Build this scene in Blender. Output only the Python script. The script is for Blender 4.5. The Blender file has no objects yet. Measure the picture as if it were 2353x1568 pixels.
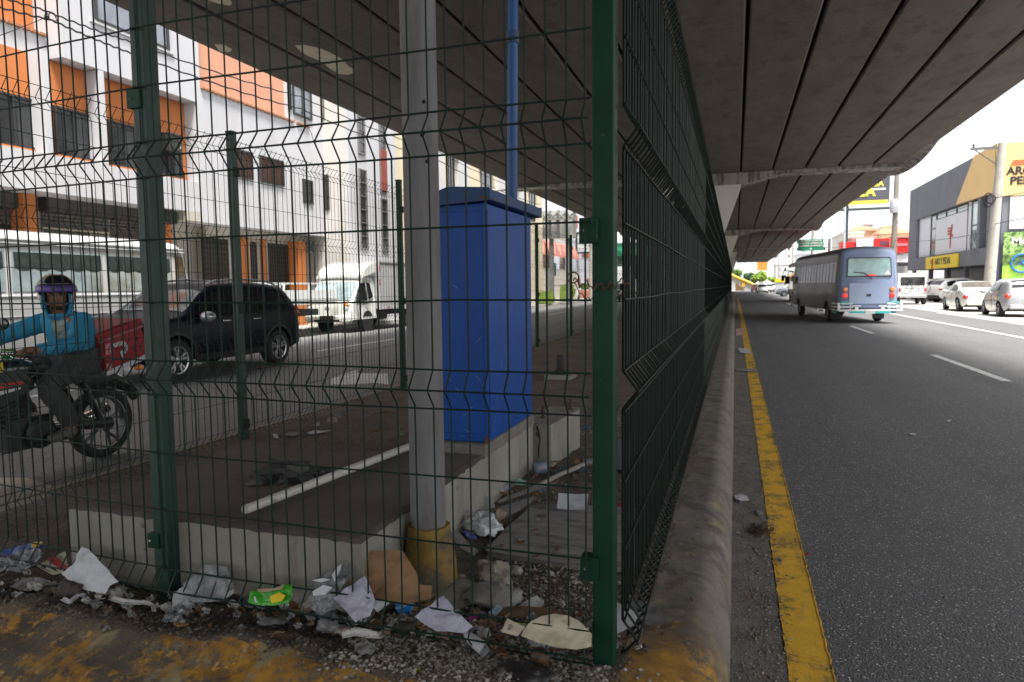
import bpy, bmesh, math, random
from mathutils import Vector, Matrix, noise as mnoise
random.seed(7)
S = bpy.context.scene
COL = S.collection
PI = math.pi
R_ = math.radians
# ------------------------------------------------------------------ camera
HC = 1.4
RM = Matrix(((0.9506387823387303, 0.01370386679670891, -0.3099969508694472),
             (0.31009877512427203, -0.07790212656481224, 0.9475072603115536),
             (-0.01116490841711343, -0.9968668229565563, -0.07830633504729638)))
cd = bpy.data.cameras.new('camera'); cam = bpy.data.objects.new('camera', cd); COL.objects.link(cam)
cx, cy, cz = RM.col[0], -RM.col[1], -RM.col[2]
cam.matrix_world = Matrix(((cx[0], cy[0], cz[0], 0), (cx[1], cy[1], cz[1], 0), (cx[2], cy[2], cz[2], HC), (0, 0, 0, 1)))
cd.lens = 24.0; cd.sensor_width = 36; cd.clip_start = .05; cd.clip_end = 3000
cd.dof.use_dof = True; cd.dof.focus_distance = 3.2; cd.dof.aperture_fstop = 5.0
S.camera = cam
S.view_settings.view_transform = 'Standard'; S.view_settings.look = 'None'
S.view_settings.exposure = 1.02; S.view_settings.gamma = 1
# ------------------------------------------------------------------ sky and sun
W = bpy.data.worlds.new('World'); S.world = W; W.use_nodes = True
wn = W.node_tree.nodes; wl = W.node_tree.links; wn.clear()
SUN_EL, SUN_AZ = R_(68), R_(140)
sky = wn.new('ShaderNodeTexSky'); sky.sky_type = 'NISHITA'; sky.sun_disc = False
sky.sun_elevation = SUN_EL; sky.sun_rotation = SUN_AZ; sky.air_density = 1.0; sky.dust_density = 1.0; sky.ozone_density = 1.0
hs = wn.new('ShaderNodeHueSaturation'); hs.inputs['Saturation'].default_value = .12; hs.inputs['Value'].default_value = 1.25
tc = wn.new('ShaderNodeTexCoord'); nz = wn.new('ShaderNodeTexNoise'); nz.inputs['Scale'].default_value = 2.2; nz.inputs['Detail'].default_value = 6
mr = wn.new('ShaderNodeMapRange'); mr.inputs['From Min'].default_value = .3; mr.inputs['From Max'].default_value = .7
mr.inputs['To Min'].default_value = .92; mr.inputs['To Max'].default_value = 1.12
mx = wn.new('ShaderNodeMix'); mx.data_type = 'RGBA'; mx.blend_type = 'MULTIPLY'; mx.inputs['Factor'].default_value = 1
bg = wn.new('ShaderNodeBackground'); bg.inputs['Strength'].default_value = .13
wo = wn.new('ShaderNodeOutputWorld')
wl.new(sky.outputs[0], hs.inputs['Color']); wl.new(tc.outputs['Generated'], nz.inputs['Vector'])
wl.new(nz.outputs['Fac'], mr.inputs['Value']); wl.new(hs.outputs[0], mx.inputs['A']); wl.new(mr.outputs[0], mx.inputs['B'])
wl.new(mx.outputs['Result'], bg.inputs['Color']); wl.new(bg.outputs[0], wo.inputs['Surface'])
sd = bpy.data.lights.new('sun', 'SUN'); sd.energy = 5.0; sd.angle = R_(16); sd.color = (1, .96, .9)
sun = bpy.data.objects.new('sun', sd); COL.objects.link(sun)
# sun_rotation turns clockwise from +Y seen from above
sdir = Vector((math.sin(SUN_AZ) * math.cos(SUN_EL), math.cos(SUN_AZ) * math.cos(SUN_EL), math.sin(SUN_EL)))
sun.rotation_euler = sdir.to_track_quat('Z', 'Y').to_euler()
# ------------------------------------------------------------------ materials
MATS = {}
def srgb(r, g, b):
    f = lambda c: (c / 255 / 12.92) if c <= 10 else ((c / 255 + .055) / 1.055) ** 2.4
    return (f(r), f(g), f(b))
def mat(name, c, r=.6, v=.12, s=6., b=0., bs=60., metal=0., coat=0., dirt=None, ds=2.5, dt=.5, dw=.15, da=.8,
        stretch=None, trans=0., alpha=1., spec=.5, emit=0., sheen=0.):
    """Principled surface: base colour varied by noise, optional stains of a second colour, optional bump."""
    if name in MATS: return MATS[name]
    m = bpy.data.materials.new(name); m.use_nodes = True; MATS[name] = m
    n = m.node_tree.nodes; l = m.node_tree.links
    p = n['Principled BSDF']
    p.inputs['Roughness'].default_value = r; p.inputs['Metallic'].default_value = metal
    p.inputs['Coat Weight'].default_value = coat; p.inputs['Coat Roughness'].default_value = .06
    p.inputs['Specular IOR Level'].default_value = spec
    p.inputs['Transmission Weight'].default_value = trans; p.inputs['Alpha'].default_value = alpha
    co = n.new('ShaderNodeTexCoord'); src = co.outputs['Object']
    if stretch:
        mp = n.new('ShaderNodeMapping'); mp.inputs['Scale'].default_value = stretch
        l.new(src, mp.inputs['Vector']); src = mp.outputs[0]
    def noise(scale, det=5.):
        q = n.new('ShaderNodeTexNoise'); q.inputs['Scale'].default_value = scale; q.inputs['Detail'].default_value = det
        q.inputs['Roughness'].default_value = .6
        l.new(src, q.inputs['Vector']); return q.outputs['Fac']
    def rng(sock, a, bb, c0, c1):
        q = n.new('ShaderNodeMapRange'); q.inputs['From Min'].default_value = a; q.inputs['From Max'].default_value = bb
        q.inputs['To Min'].default_value = c0; q.inputs['To Max'].default_value = c1
        l.new(sock, q.inputs['Value']); return q.outputs[0]
    def mix(fac, a, bb):
        q = n.new('ShaderNodeMix'); q.data_type = 'RGBA'
        if isinstance(fac, (int, float)): q.inputs['Factor'].default_value = fac
        else: l.new(fac, q.inputs['Factor'])
        for sk, val in (('A', a), ('B', bb)):
            if isinstance(val, tuple): q.inputs[sk].default_value = (*val[:3], 1)
            else: l.new(val, q.inputs[sk])
        return q.outputs['Result']
    colr = mix(rng(noise(s), .3, .7, 0, 1), tuple(x * (1 - v) for x in c), tuple(min(1, x * (1 + v)) for x in c))
    if dirt:
        colr = mix(rng(noise(ds, 8.), dt, dt + dw, 0, da), colr, dirt)
    l.new(colr, p.inputs['Base Color'])
    if emit:
        p.inputs['Emission Color'].default_value = (*c, 1); p.inputs['Emission Strength'].default_value = emit
    if b:
        bp = n.new('ShaderNodeBump'); bp.inputs['Strength'].default_value = b; bp.inputs['Distance'].default_value = .02
        l.new(noise(bs, 6.), bp.inputs['Height']); l.new(bp.outputs[0], p.inputs['Normal'])
    m['_'] = 0
    return m
# ------------------------------------------------------------------ mesh builder
XF = {}
class M:
    def __init__(s): s.v = []; s.f = []; s.k = []; s.m = 0
    def add(s, vs, fs):
        o = len(s.v); s.v += [tuple(p) for p in vs]
        for f in fs: s.f.append(tuple(o + i for i in f)); s.k.append(s.m)
        return s
    def poly(s, pts): return s.add(pts, [tuple(range(len(pts)))])
    def box(s, x0, x1, y0, y1, z0, z1):
        return s.add([(x0, y0, z0), (x1, y0, z0), (x1, y1, z0), (x0, y1, z0), (x0, y0, z1), (x1, y0, z1), (x1, y1, z1), (x0, y1, z1)],
                     [(0, 3, 2, 1), (4, 5, 6, 7), (0, 1, 5, 4), (1, 2, 6, 5), (2, 3, 7, 6), (3, 0, 4, 7)])
    def cbox(s, c, d, rot=None):
        """box by centre and size, optionally turned by a Matrix"""
        h = [x / 2 for x in d]; o = len(s.v)
        s.box(-h[0], h[0], -h[1], h[1], -h[2], h[2]); c = Vector(c)
        for i in range(o, len(s.v)):
            p = Vector(s.v[i]); p = (rot @ p if rot else p) + c; s.v[i] = tuple(p)
        return s
    def prism(s, pts, a, b, ax='y'):
        """2-D outline extruded along ax from a to b; outline coordinates are the other two axes in order"""
        def mk(p, t):
            return {'x': (t, p[0], p[1]), 'y': (p[0], t, p[1]), 'z': (p[0], p[1], t)}[ax]
        n = len(pts)
        return s.add([mk(p, a) for p in pts] + [mk(p, b) for p in pts],
                     [tuple(range(n)), tuple(range(2 * n - 1, n - 1, -1))] + [(i, (i + 1) % n, n + (i + 1) % n, n + i) for i in range(n)])
    def tube(s, pts, r, n=6, cap=True):
        P = [Vector(p) for p in pts]; vs = []; fs = []
        rr = r if isinstance(r, (list, tuple)) else [r] * len(P)
        prev = None
        for i, p in enumerate(P):
            d = (P[min(i + 1, len(P) - 1)] - P[max(i - 1, 0)])
            d = d.normalized() if d.length > 1e-9 else Vector((0, 0, 1))
            if prev is None: prev = d.orthogonal().normalized()
            u = (prev - d * prev.dot(d)); u = u.normalized() if u.length > 1e-6 else d.orthogonal().normalized()
            w = d.cross(u); prev = u
            for k in range(n):
                a = 2 * PI * k / n; vs.append(p + (u * math.cos(a) + w * math.sin(a)) * rr[i])
        for i in range(len(P) - 1):
            for k in range(n):
                a, b = i * n + k, i * n + (k + 1) % n; fs.append((a, b, b + n, a + n))
        if cap: fs += [tuple(range(n - 1, -1, -1)), tuple((len(P) - 1) * n + k for k in range(n))]
        return s.add(vs, fs)
    def lathe(s, prof, c=(0, 0, 0), ax='z', n=24, closed=False):
        """prof: (radius, along-axis) pairs"""
        vs = []; fs = []
        for (r, h) in prof:
            for k in range(n):
                a = 2 * PI * k / n; x, y = r * math.cos(a), r * math.sin(a)
                q = {'z': (x, y, h), 'y': (x, h, y), 'x': (h, x, y)}[ax]
                vs.append((q[0] + c[0], q[1] + c[1], q[2] + c[2]))
        m = len(prof)
        for i in range(m if closed else m - 1):
            for k in range(n):
                a, b = i * n + k, i * n + (k + 1) % n; j = ((i + 1) % m) * n
                fs.append((a, b, j + (k + 1) % n, j + k))
        return s.add(vs, fs)
    def ball(s, c, r, n=10, m=7, jit=0., rot=None, half=False):
        if isinstance(r, (int, float)): r = (r, r, r)
        vs = []; fs = []
        m0 = m // 2 if half else m
        for i in range(m0 + 1):
            t = PI * i / m
            for k in range(n):
                a = 2 * PI * k / n; j = 1 + random.uniform(-jit, jit)
                p = Vector((r[0] * math.sin(t) * math.cos(a) * j, r[1] * math.sin(t) * math.sin(a) * j, r[2] * math.cos(t) * j))
                if rot: p = rot @ p
                vs.append((c[0] + p[0], c[1] + p[1], c[2] + p[2]))
        for i in range(m0):
            for k in range(n):
                a, b = i * n + k, i * n + (k + 1) % n; fs.append((a, a + n, b + n, b))
        return s.add(vs, fs)
    def grid(s, rows):
        n = len(rows[0]); fs = []
        for i in range(len(rows) - 1):
            for k in range(n - 1):
                a = i * n + k; fs.append((a, a + 1, a + n + 1, a + n))
        return s.add([p for r in rows for p in r], fs)
    def build(s, name, ms, parent=None, smooth=False, bevel=0., world=True, label=None, weld=False, segs=2, thick=0., sub=0):
        me = bpy.data.meshes.new(name)
        vs = s.v
        if parent is not None and world and parent.name in XF:
            inv = XF[parent.name].inverted(); vs = [tuple(inv @ Vector(p)) for p in vs]
        me.from_pydata(vs, [], s.f)
        ms = ms if isinstance(ms, (list, tuple)) else [ms]
        for q in ms: me.materials.append(q)
        if len(ms) > 1: me.polygons.foreach_set('material_index', s.k)
        if weld or smooth:
            bm = bmesh.new(); bm.from_mesh(me)
            if weld: bmesh.ops.remove_doubles(bm, verts=bm.verts, dist=1e-5)
            bmesh.ops.recalc_face_normals(bm, faces=bm.faces); bm.to_mesh(me); bm.free()
        if smooth:
            me.polygons.foreach_set('use_smooth', [True] * len(me.polygons))
            try: me.set_sharp_from_angle(angle=R_(smooth if smooth is not True else 40))
            except Exception: pass
        me.update()
        o = bpy.data.objects.new(name, me); COL.objects.link(o)
        if parent is not None:
            o.parent = parent
            if parent.name in XF: XF[o.name] = XF[parent.name]
        if thick:
            q = o.modifiers.new('thick', 'SOLIDIFY'); q.thickness = thick; q.offset = 0
        if sub:
            q = o.modifiers.new('sub', 'SUBSURF'); q.levels = sub; q.render_levels = sub
        if bevel:
            q = o.modifiers.new('edge', 'BEVEL'); q.width = bevel; q.segments = segs; q.limit_method = 'ANGLE'; q.angle_limit = R_(35)
        if label: o['label'] = label
        return o
def thing(name, label, cat, loc=(0, 0, 0), rotz=0., group=None):
    o = bpy.data.objects.new(name, None); COL.objects.link(o); o.empty_display_size = .1
    o.location = loc; o.rotation_euler = (0, 0, rotz); o['label'] = label; o['category'] = cat
    if group: o['group'] = group
    XF[o.name] = Matrix.Translation(loc) @ Matrix.Rotation(rotz, 4, 'Z')
    return o
def tag(o, label, cat, group=None, kind=None):
    o['label'] = label; o['category'] = cat
    if group: o['group'] = group
    if kind: o['kind'] = kind
    return o
def struct(o): o['kind'] = 'structure'; return o
def dup(root, loc, rotz, label=None, group=None):
    r = root.copy(); COL.objects.link(r); r.location = loc; r.rotation_euler = (0, 0, rotz)
    if label: r['label'] = label
    if group: r['group'] = group
    for ch in list(root.children):
        c = ch.copy(); COL.objects.link(c); c.parent = r
        for g in ch.children:
            d = g.copy(); COL.objects.link(d); d.parent = c
    return r
def text(name, s, m, parent, loc, right, up, size, depth=.01, width=None, shear=0., bold=0.):
    """lettering as a mesh; loc = lower-left corner; right, up = unit directions; fitted to a width if given"""
    cu = bpy.data.curves.new(name, 'FONT'); cu.body = s; cu.size = 1; cu.extrude = depth / size / 2; cu.shear = shear
    cu.offset = bold; cu.space_line = .9
    to = bpy.data.objects.new(name, cu); COL.objects.link(to)
    bpy.context.view_layer.update()
    me = bpy.data.meshes.new_from_object(to.evaluated_get(bpy.context.evaluated_depsgraph_get()))
    bpy.data.objects.remove(to); bpy.data.curves.remove(cu)
    xs = [q.co.x for q in me.vertices]; ys = [q.co.y for q in me.vertices]
    x0, x1, y0, y1 = min(xs), max(xs), min(ys), max(ys)
    k = size / max(1e-6, (y1 - y0)); kx = (width / (x1 - x0)) if width else k
    r, u = Vector(right), Vector(up); nn = r.cross(u); L = Vector(loc)
    inv = XF[parent.name].inverted() if parent is not None and parent.name in XF else Matrix()
    for q in me.vertices:
        q.co = inv @ (L + r * ((q.co.x - x0) * kx) + u * ((q.co.y - y0) * k) + nn * (q.co.z * size))
    me.name = name; me.materials.clear(); me.materials.append(m)
    o = bpy.data.objects.new(name, me); COL.objects.link(o)
    if parent is not None:
        o.parent = parent
        if parent.name in XF: XF[o.name] = XF[parent.name]
    return o
# camera ray helpers: a place in the 2353 x 1568 view -> a point on a real plane
def ray(x, y): return RM @ Vector((x - 1176.5, y - 784., 1569.))
def onz(x, y, z=0.): v = ray(x, y); t = (z - HC) / v[2]; return Vector((0, 0, HC)) + v * t
def onx(x, y, X): v = ray(x, y); return Vector((0, 0, HC)) + v * (X / v[0])
def ony(x, y, Y): v = ray(x, y); return Vector((0, 0, HC)) + v * (Y / v[1])
def fbm(x, y, z=0., o=4): return mnoise.fractal(Vector((x, y, z)), 1., 2., o)
# ================================================================== SETTING: ground, roads, island
def custom_mat(name):
    m = bpy.data.materials.new(name); m.use_nodes = True
    n = m.node_tree.nodes; l = m.node_tree.links; p = n['Principled BSDF']
    co = n.new('ShaderNodeTexCoord').outputs['Object']
    def noise(scale, det=5., vec=None, rough=.6):
        q = n.new('ShaderNodeTexNoise'); q.inputs['Scale'].default_value = scale; q.inputs['Detail'].default_value = det; q.inputs['Roughness'].default_value = rough
        l.new(vec or co, q.inputs['Vector']); return q.outputs['Fac']
    def rng(sock, a, b, c0=0., c1=1.):
        q = n.new('ShaderNodeMapRange'); q.inputs['From Min'].default_value = a; q.inputs['From Max'].default_value = b
        q.inputs['To Min'].default_value = c0; q.inputs['To Max'].default_value = c1
        l.new(sock, q.inputs['Value']); return q.outputs[0]
    def mix(fac, a, b):
        q = n.new('ShaderNodeMix'); q.data_type = 'RGBA'
        if isinstance(fac, (int, float)): q.inputs['Factor'].default_value = fac
        else: l.new(fac, q.inputs['Factor'])
        for sk, val in (('A', a), ('B', b)):
            if isinstance(val, tuple): q.inputs[sk].default_value = (*val[:3], 1)
            else: l.new(val, q.inputs[sk])
        return q.outputs['Result']
    def math_(op, a, b):
        q = n.new('ShaderNodeMath'); q.operation = op
        for i, val in enumerate((a, b)):
            if isinstance(val, (int, float)): q.inputs[i].default_value = val
            else: l.new(val, q.inputs[i])
        return q.outputs[0]
    def xyz():
        q = n.new('ShaderNodeSeparateXYZ'); l.new(co, q.inputs[0]); return q.outputs
    def scaled(v):
        q = n.new('ShaderNodeMapping'); q.inputs['Scale'].default_value = v; l.new(co, q.inputs['Vector']); return q.outputs[0]
    def bump(h, st, dist=.02):
        q = n.new('ShaderNodeBump'); q.inputs['Strength'].default_value = st; q.inputs['Distance'].default_value = dist
        l.new(h, q.inputs['Height']); l.new(q.outputs[0], p.inputs['Normal'])
    def col(c): l.new(c, p.inputs['Base Color'])
    return m, p, dict(noise=noise, rng=rng, mix=mix, math=math_, xyz=xyz, scaled=scaled, bump=bump, col=col, n=n, l=l, co=co)

def asphalt_mat(name, base, speck):
    m, p, h = custom_mat(name)
    big = h['rng'](h['noise'](.35, 4.), .3, .7); mid = h['rng'](h['noise'](3., 5.), .25, .75)
    c = h['mix'](big, tuple(x * .85 for x in base), tuple(x * 1.2 for x in base))
    c = h['mix'](h['math']('MULTIPLY', mid, .35), c, tuple(x * .65 for x in base))
    # tyre-polished strips run along the road
    pt = h['rng'](h['noise'](.55, 7., h['scaled']((1., .25, 1.)), .65), .53, .60, 0, .45)
    c = h['mix'](pt, c, tuple(x * .6 for x in base))
    st = h['rng'](h['noise'](1.1, 3., h['scaled']((1., .03, 1.))), .4, .7, 0, .4)
    c = h['mix'](st, c, tuple(x * 1.45 for x in base))
    v = h['n'].new('ShaderNodeTexVoronoi'); v.inputs['Scale'].default_value = 115.; h['l'].new(h['co'], v.inputs['Vector'])
    sp = h['n'].new('ShaderNodeSeparateColor'); h['l'].new(v.outputs['Color'], sp.inputs[0])
    inside = h['rng'](v.outputs['Distance'], .25, .5, 1, 0)
    f = h['math']('MULTIPLY', h['rng'](sp.outputs[0], .66, .9, 0, .9), inside)
    c = h['mix'](f, c, speck)
    d = h['math']('MULTIPLY', h['rng'](sp.outputs[1], .55, .9, 0, .8), inside)
    c = h['mix'](d, c, tuple(x * .35 for x in base))
    v2 = h['n'].new('ShaderNodeTexVoronoi'); v2.inputs['Scale'].default_value = 48.; h['l'].new(h['co'], v2.inputs['Vector'])
    s2 = h['n'].new('ShaderNodeSeparateColor'); h['l'].new(v2.outputs['Color'], s2.inputs[0])
    g2 = h['math']('MULTIPLY', h['rng'](s2.outputs[2], .80, .84, 0, .9), h['rng'](v2.outputs['Distance'], .16, .26, 1, 0))
    c = h['mix'](g2, c, tuple(min(1, x * 1.5) for x in speck))
    h['col'](c); p.inputs['Roughness'].default_value = .7; p.inputs['Specular IOR Level'].default_value = .45
    hh = h['math']('ADD', h['math']('MULTIPLY', v.outputs['Distance'], -1.), h['noise'](45., 3.))
    h['bump'](hh, .5, .009)
    return m
ASPH = asphalt_mat('asphalt', (.116, .116, .119), (.40, .40, .40))
ASPH_L = asphalt_mat('asphalt_left', (.165, .16, .157), (.34, .335, .33))
m, p, h = custom_mat('far_ground'); h['col'](h['mix'](h['rng'](h['noise'](.2), .3, .7), (.2, .19, .17), (.3, .29, .27))); p.inputs['Roughness'].default_value = .9; FARG = m
PAVE = mat('pavement_concrete', (.36, .34, .31), .85, .15, 1.5, .25, 30, dirt=(.2, .185, .165), ds=1.2, dt=.52)
struct(M().poly([(-900, -700, -.012), (900, -700, -.012), (900, 1500, -.012), (-900, 1500, -.012)]).build('ground', FARG))
struct(M().poly([(-.02, -40, 0), (9.2, -40, 0), (9.2, 400, 0), (-.02, 400, 0)]).build('road', ASPH))
o = struct(M().poly([(-13.3, -40, .0), (-4.2, -40, .0), (-4.2, 400, .0), (-13.3, 400, .0)]).build('road', ASPH_L))
struct(M().poly([(-4.2, -40, -.004), (-.02, -40, -.004), (-.02, 1.9, -.004), (-4.2, 1.9, -.004)]).build('road', ASPH))
# pavement on the left: kerb step and slab
struct(M().box(-21, -13.3, -40, 130, -.05, .13).build('pavement', PAVE, bevel=.02))
# forecourt on the right: pale concrete, level with the road
struct(M().poly([(9.2, -40, .001), (40, -40, .001), (40, 130, .001), (9.2, 130, .001)]).build('pavement', mat('forecourt', (.40, .385, .36), .85, .1, .8, .15, 30, dirt=(.24, .23, .21), ds=.6, dt=.55)))
# ---- painted lines
m, p, h = custom_mat('yellow_paint')
wear = h['math']('MULTIPLY', h['rng'](h['noise'](5., 8.), .47, .6), h['rng'](h['noise'](55., 4.), .35, .6))
cc = h['mix'](h['rng'](h['noise'](14., 6.), .3, .7), (.76, .41, .015), (.90, .52, .035))
cc = h['mix'](h['math']('MULTIPLY', h['rng'](h['noise'](2.2, 6., h['scaled']((3., 1., 1.))), .52, .64), .8), cc, (.36, .22, .05))
h['col'](h['mix'](wear, cc, (.10, .085, .06))); p.inputs['Roughness'].default_value = .7; h['bump'](h['noise'](90., 4.), .5, .006)
YPAINT = m
m, p, h = custom_mat('white_paint')
h['col'](h['mix'](h['rng'](h['noise'](9., 8.), .5, .68, 0, .8), (.62, .62, .6), (.2, .2, .2))); p.inputs['Roughness'].default_value = .7; h['bump'](h['noise'](90., 4.), .4, .006)
WPAINT = m
def jag_strip(x0, x1, y0, y1, step, jit, z):
    mm = M(); rows = []; y = y0
    while y <= y1 + 1e-6:
        rows.append([(x0 + random.uniform(-jit, jit), y, z), ((x0 + x1) / 2, y, z), (x1 + random.uniform(-jit, jit), y, z)]); y += step if y < 8 else step * 8
    return mm.grid(rows)
YL = jag_strip(.2, .352, -4, 80, .03, .0035, .004)
# raised lip of thick thermoplastic along the outer edge
lip = []
y = -4.
while y < 12: lip.append((.353 + random.uniform(-.003, .003), y, .003)); y += .03
YL.tube(lip, .0042, 5)
struct(YL.build('road_line', YPAINT))
for k in range(-2, 9):
    y = 11.25 + k * 9.95
    struct(jag_strip(3.6, 3.73, y, y + 3.93, .12, .004, .004).build('road_line', WPAINT))
struct(jag_strip(6.78, 6.93, -4, 100, .2, .006, .004).build('road_line', WPAINT))
struct(jag_strip(8.9, 9.02, 14, 37, .2, .006, .0045).build('road_line', WPAINT))
for k in range(-1, 9):
    y = 13.3 + k * 9.9
    struct(jag_strip(-9.1, -8.97, y, y + 4., .12, .004, .004).build('road_line', WPAINT))
# turn arrow and bar in the near left lane
ar = M()
a0, a1, a2 = onz(795, 850, .004), onz(770, 880, .004), onz(895, 880, .004)
ar.poly([onz(q, w, .004) for q, w in ((762, 868), (822, 850), (822, 858), (890, 858), (893, 884), (862, 880), (800, 884), (760, 884))])
struct(ar.build('road_line', WPAINT))
struct(M().poly([onz(q, w, .004) for q, w in ((-60, 1098), (-40, 1180), (70, 1180), (180, 1135), (60, 1098))]).build('road_line', mat('concrete_strip', (.42, .37, .3), .8, .15, 4, .2, 40)))
# ---- the island between the two roads
def isl_d(x, y):
    """distance inside the island's outline (rounded rectangle)"""
    x0, x1, y0, y1, r = -4.27, .0, 1.36 + .13 * max(0, min(1, (x + 4) / 3.8)), 140., .42
    qx = max(x0 + r - x, x - (x1 - r)); qy = max(y0 + r - y, y - (y1 - r))
    return -(math.hypot(max(qx, 0), max(qy, 0)) + min(max(qx, qy), 0) - r)
def isl_z(x, y):
    d = isl_d(x, y)
    if d <= 0: return -.02
    rr = .14 + .26 * max(0, min(1, (2.3 - y) / .6))
    t = min(1, d / rr); z = .2 * math.sqrt(1 - (1 - t) ** 2) if t < 1 else .2
    if x < -3.7 and y > 2.2: z *= 1 - .22 * min(1, (-3.7 - x) / .4)
    amp = min(1, d / .15)
    z += amp * (.010 * fbm(x * 2.1, y * 2.1) + .003 * fbm(x * 9, y * 9, 3))
    if y < 2.1: z += amp * min(1, (2.1 - y) / .2) * (.014 * fbm(x * 5, y * 5, 11) + .008 * fbm(x * 15, y * 15, 6))
    yr_ = y - (1.74 + .13 * max(0, min(1, (x + 4) / 3.8)) + .03 * fbm(x * 3, 2))
    if y < 2.3: z += .032 * math.exp(-(yr_ / .085) ** 2) * max(0, min(1, (-.25 - x) / .4)) * (1 + .5 * fbm(x * 6, y * 4, 9))
    if d > .33: z += min(1, (d - .33) / .2) * (.012 * fbm(x * 1.3, y * 1.3, 8) + .01 * fbm(x * 6, y * 6, 5) - .012)
    return z
m, p, h = custom_mat('kerb_concrete')
X3 = h['xyz']()
base = h['mix'](h['rng'](h['noise'](3.5, 8.), .3, .7), (.135, .115, .095), (.20, .175, .148))
base = h['mix'](h['rng'](h['noise'](26., 6.), .5, .7, 0, .3), base, (.07, .058, .046))
front = h['math']('MAXIMUM', h['rng'](X3[1], 1.80, 2.12, 1, 0), h['math']('MULTIPLY', h['rng'](X3[0], -.45, -.2, 0, 1), h['rng'](X3[1], 2.16, 2.42, 1, 0)))                     # the nose of the island carries old yellow paint
n1 = h['noise'](3.2, 9., None, .78); n1b = h['noise'](19., 7., None, .7); n1c = h['noise'](1.3, 4.)
cov = h['math']('ADD', h['math']('MULTIPLY', n1, .62), h['math']('MULTIPLY', n1b, .38))
cov = h['math']('ADD', cov, h['math']('MULTIPLY', h['rng'](X3[0], -2.6, -.4, -.55, .35), .10))
pm = h['math']('MULTIPLY', h['rng'](cov, .45, .515), front)
base = h['mix'](h['math']('MULTIPLY', front, .8), base, h['mix'](h['rng'](h['noise'](7., 9., None, .75), .38, .62), (.045, .033, .022), (.15, .115, .075)))
base = h['mix'](h['rng'](h['noise'](5.5, 9., None, .75), .48, .62, 0, .75), base, (.055, .043, .034))
base = h['mix'](h['math']('MULTIPLY', pm, .9), base, h['mix'](h['rng'](h['noise'](11., 6.), .35, .65), (.24, .11, .012), (.56, .28, .02)))
base = h['mix'](h['math']('MULTIPLY', h['rng'](h['noise'](24., 5.), .60, .66, 0, .9), front), base, (.50, .29, .07))
base = h['mix'](h['math']('MULTIPLY', h['rng'](h['noise'](6.5, 7.), .60, .66, 0, .85), front), base, (.30, .25, .15))
side = h['math']('MULTIPLY', h['rng'](h['noise'](5., 8., None, .7), .58, .66), h['rng'](X3[1], 2., 9., .6, 0))
base = h['mix'](side, base, (.36, .28, .12))
base = h['mix'](h['rng'](h['noise'](2.1, 9., None, .78), .5, .66, 0, .45), base, (.075, .06, .05))
base = h['mix'](h['rng'](X3[0], -3.95, -3.80, .75, 0), base, (.30, .25, .17))
chip = h['rng'](h['noise'](16., 7.), .66, .72, 0, .8)
base = h['mix'](chip, base, (.38, .35, .30))
h['col'](base); p.inputs['Roughness'].default_value = .88; h['bump'](h['math']('ADD', h['noise'](30., 8.), h['noise'](140., 4.)), .22, .012)
KERB = m
m, p, h = custom_mat('island_soil')
c = h['mix'](h['rng'](h['noise'](1.6, 8.), .35, .65), (.085, .062, .045), (.17, .13, .10))
c = h['mix'](h['rng'](h['noise'](70., 5.), .5, .68, 0, .8), c, (.30, .25, .20))
c = h['mix'](h['rng'](h['noise'](9., 8.), .55, .68, 0, .6), c, (.05, .038, .03))
h['col'](c); p.inputs['Roughness'].default_value = .95; h['bump'](h['math']('ADD', h['noise'](22., 6.), h['noise'](110., 5.)), 1., .02)
SOIL = m
def lin(a, b, n): return [a + (b - a) * i / n for i in range(n + 1)]
ys = lin(1.3, 3.2, 95) + lin(3.24, 6, 60) + lin(6.1, 14, 60) + lin(14.5, 70, 80) + lin(72, 134, 20)
xs = lin(-4.32, -3.55, 26) + lin(-3.52, -.52, 90) + lin(-.5, .02, 34)
kb = M(); so = M()
V = {}
for j, y in enumerate(ys):
    for i, x in enumerate(xs): V[i, j] = (x, y, isl_z(x, y))
kf = []; sf = []
idx = lambda i, j: j * len(xs) + i
verts = [V[i, j] for j in range(len(ys)) for i in range(len(xs))]
for j in range(len(ys) - 1):
    for i in range(len(xs) - 1):
        mxx, myy = (xs[i] + xs[i + 1]) / 2, (ys[j] + ys[j + 1]) / 2
        d = isl_d(mxx, myy) + .05 * fbm(mxx * 3, myy * 3, 2)
        if isl_d(mxx, myy) < -.03: continue
        lim = .27 if mxx > -.6 and myy > 2.3 else (.34 if myy < 3 else .2)
        (kf if d < lim else sf).append((idx(i, j), idx(i + 1, j), idx(i + 1, j + 1), idx(i, j + 1)))
def sub_mesh(fs):
    used = sorted({q for f in fs for q in f}); mp = {q: k for k, q in enumerate(used)}
    return M().add([verts[q] for q in used], [tuple(mp[q] for q in f) for f in fs])
struct(sub_mesh(kf).build('kerb', KERB, smooth=180))
struct(sub_mesh(sf).build('dirt', SOIL, smooth=180))
# gutter dirt beside the right kerb
m, p, h = custom_mat('gutter_grit')
c = h['mix'](h['rng'](h['noise'](6., 8.), .35, .65), (.10, .09, .08), (.2, .18, .16)); c = h['mix'](h['rng'](h['noise'](120., 4.), .5, .7, 0, .7), c, (.3, .28, .25))
h['col'](c); p.inputs['Roughness'].default_value = .95; h['bump'](h['noise'](90., 6.), 1., .012); GRIT = m
g = M(); rows = []
y = -3.
while y < 60:
    w = .19 + .03 * fbm(y * 1.5, 1) + .02 * fbm(y * 8, 4)
    rows.append([(-.03, y, .0075), (w * .6, y, .006 + .004 * fbm(y * 5, 9)), (w + .008, y, .0012)]); y += .04 if y < 10 else .5
struct(g.grid(rows).build('gutter_dirt', GRIT, smooth=180))
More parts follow.
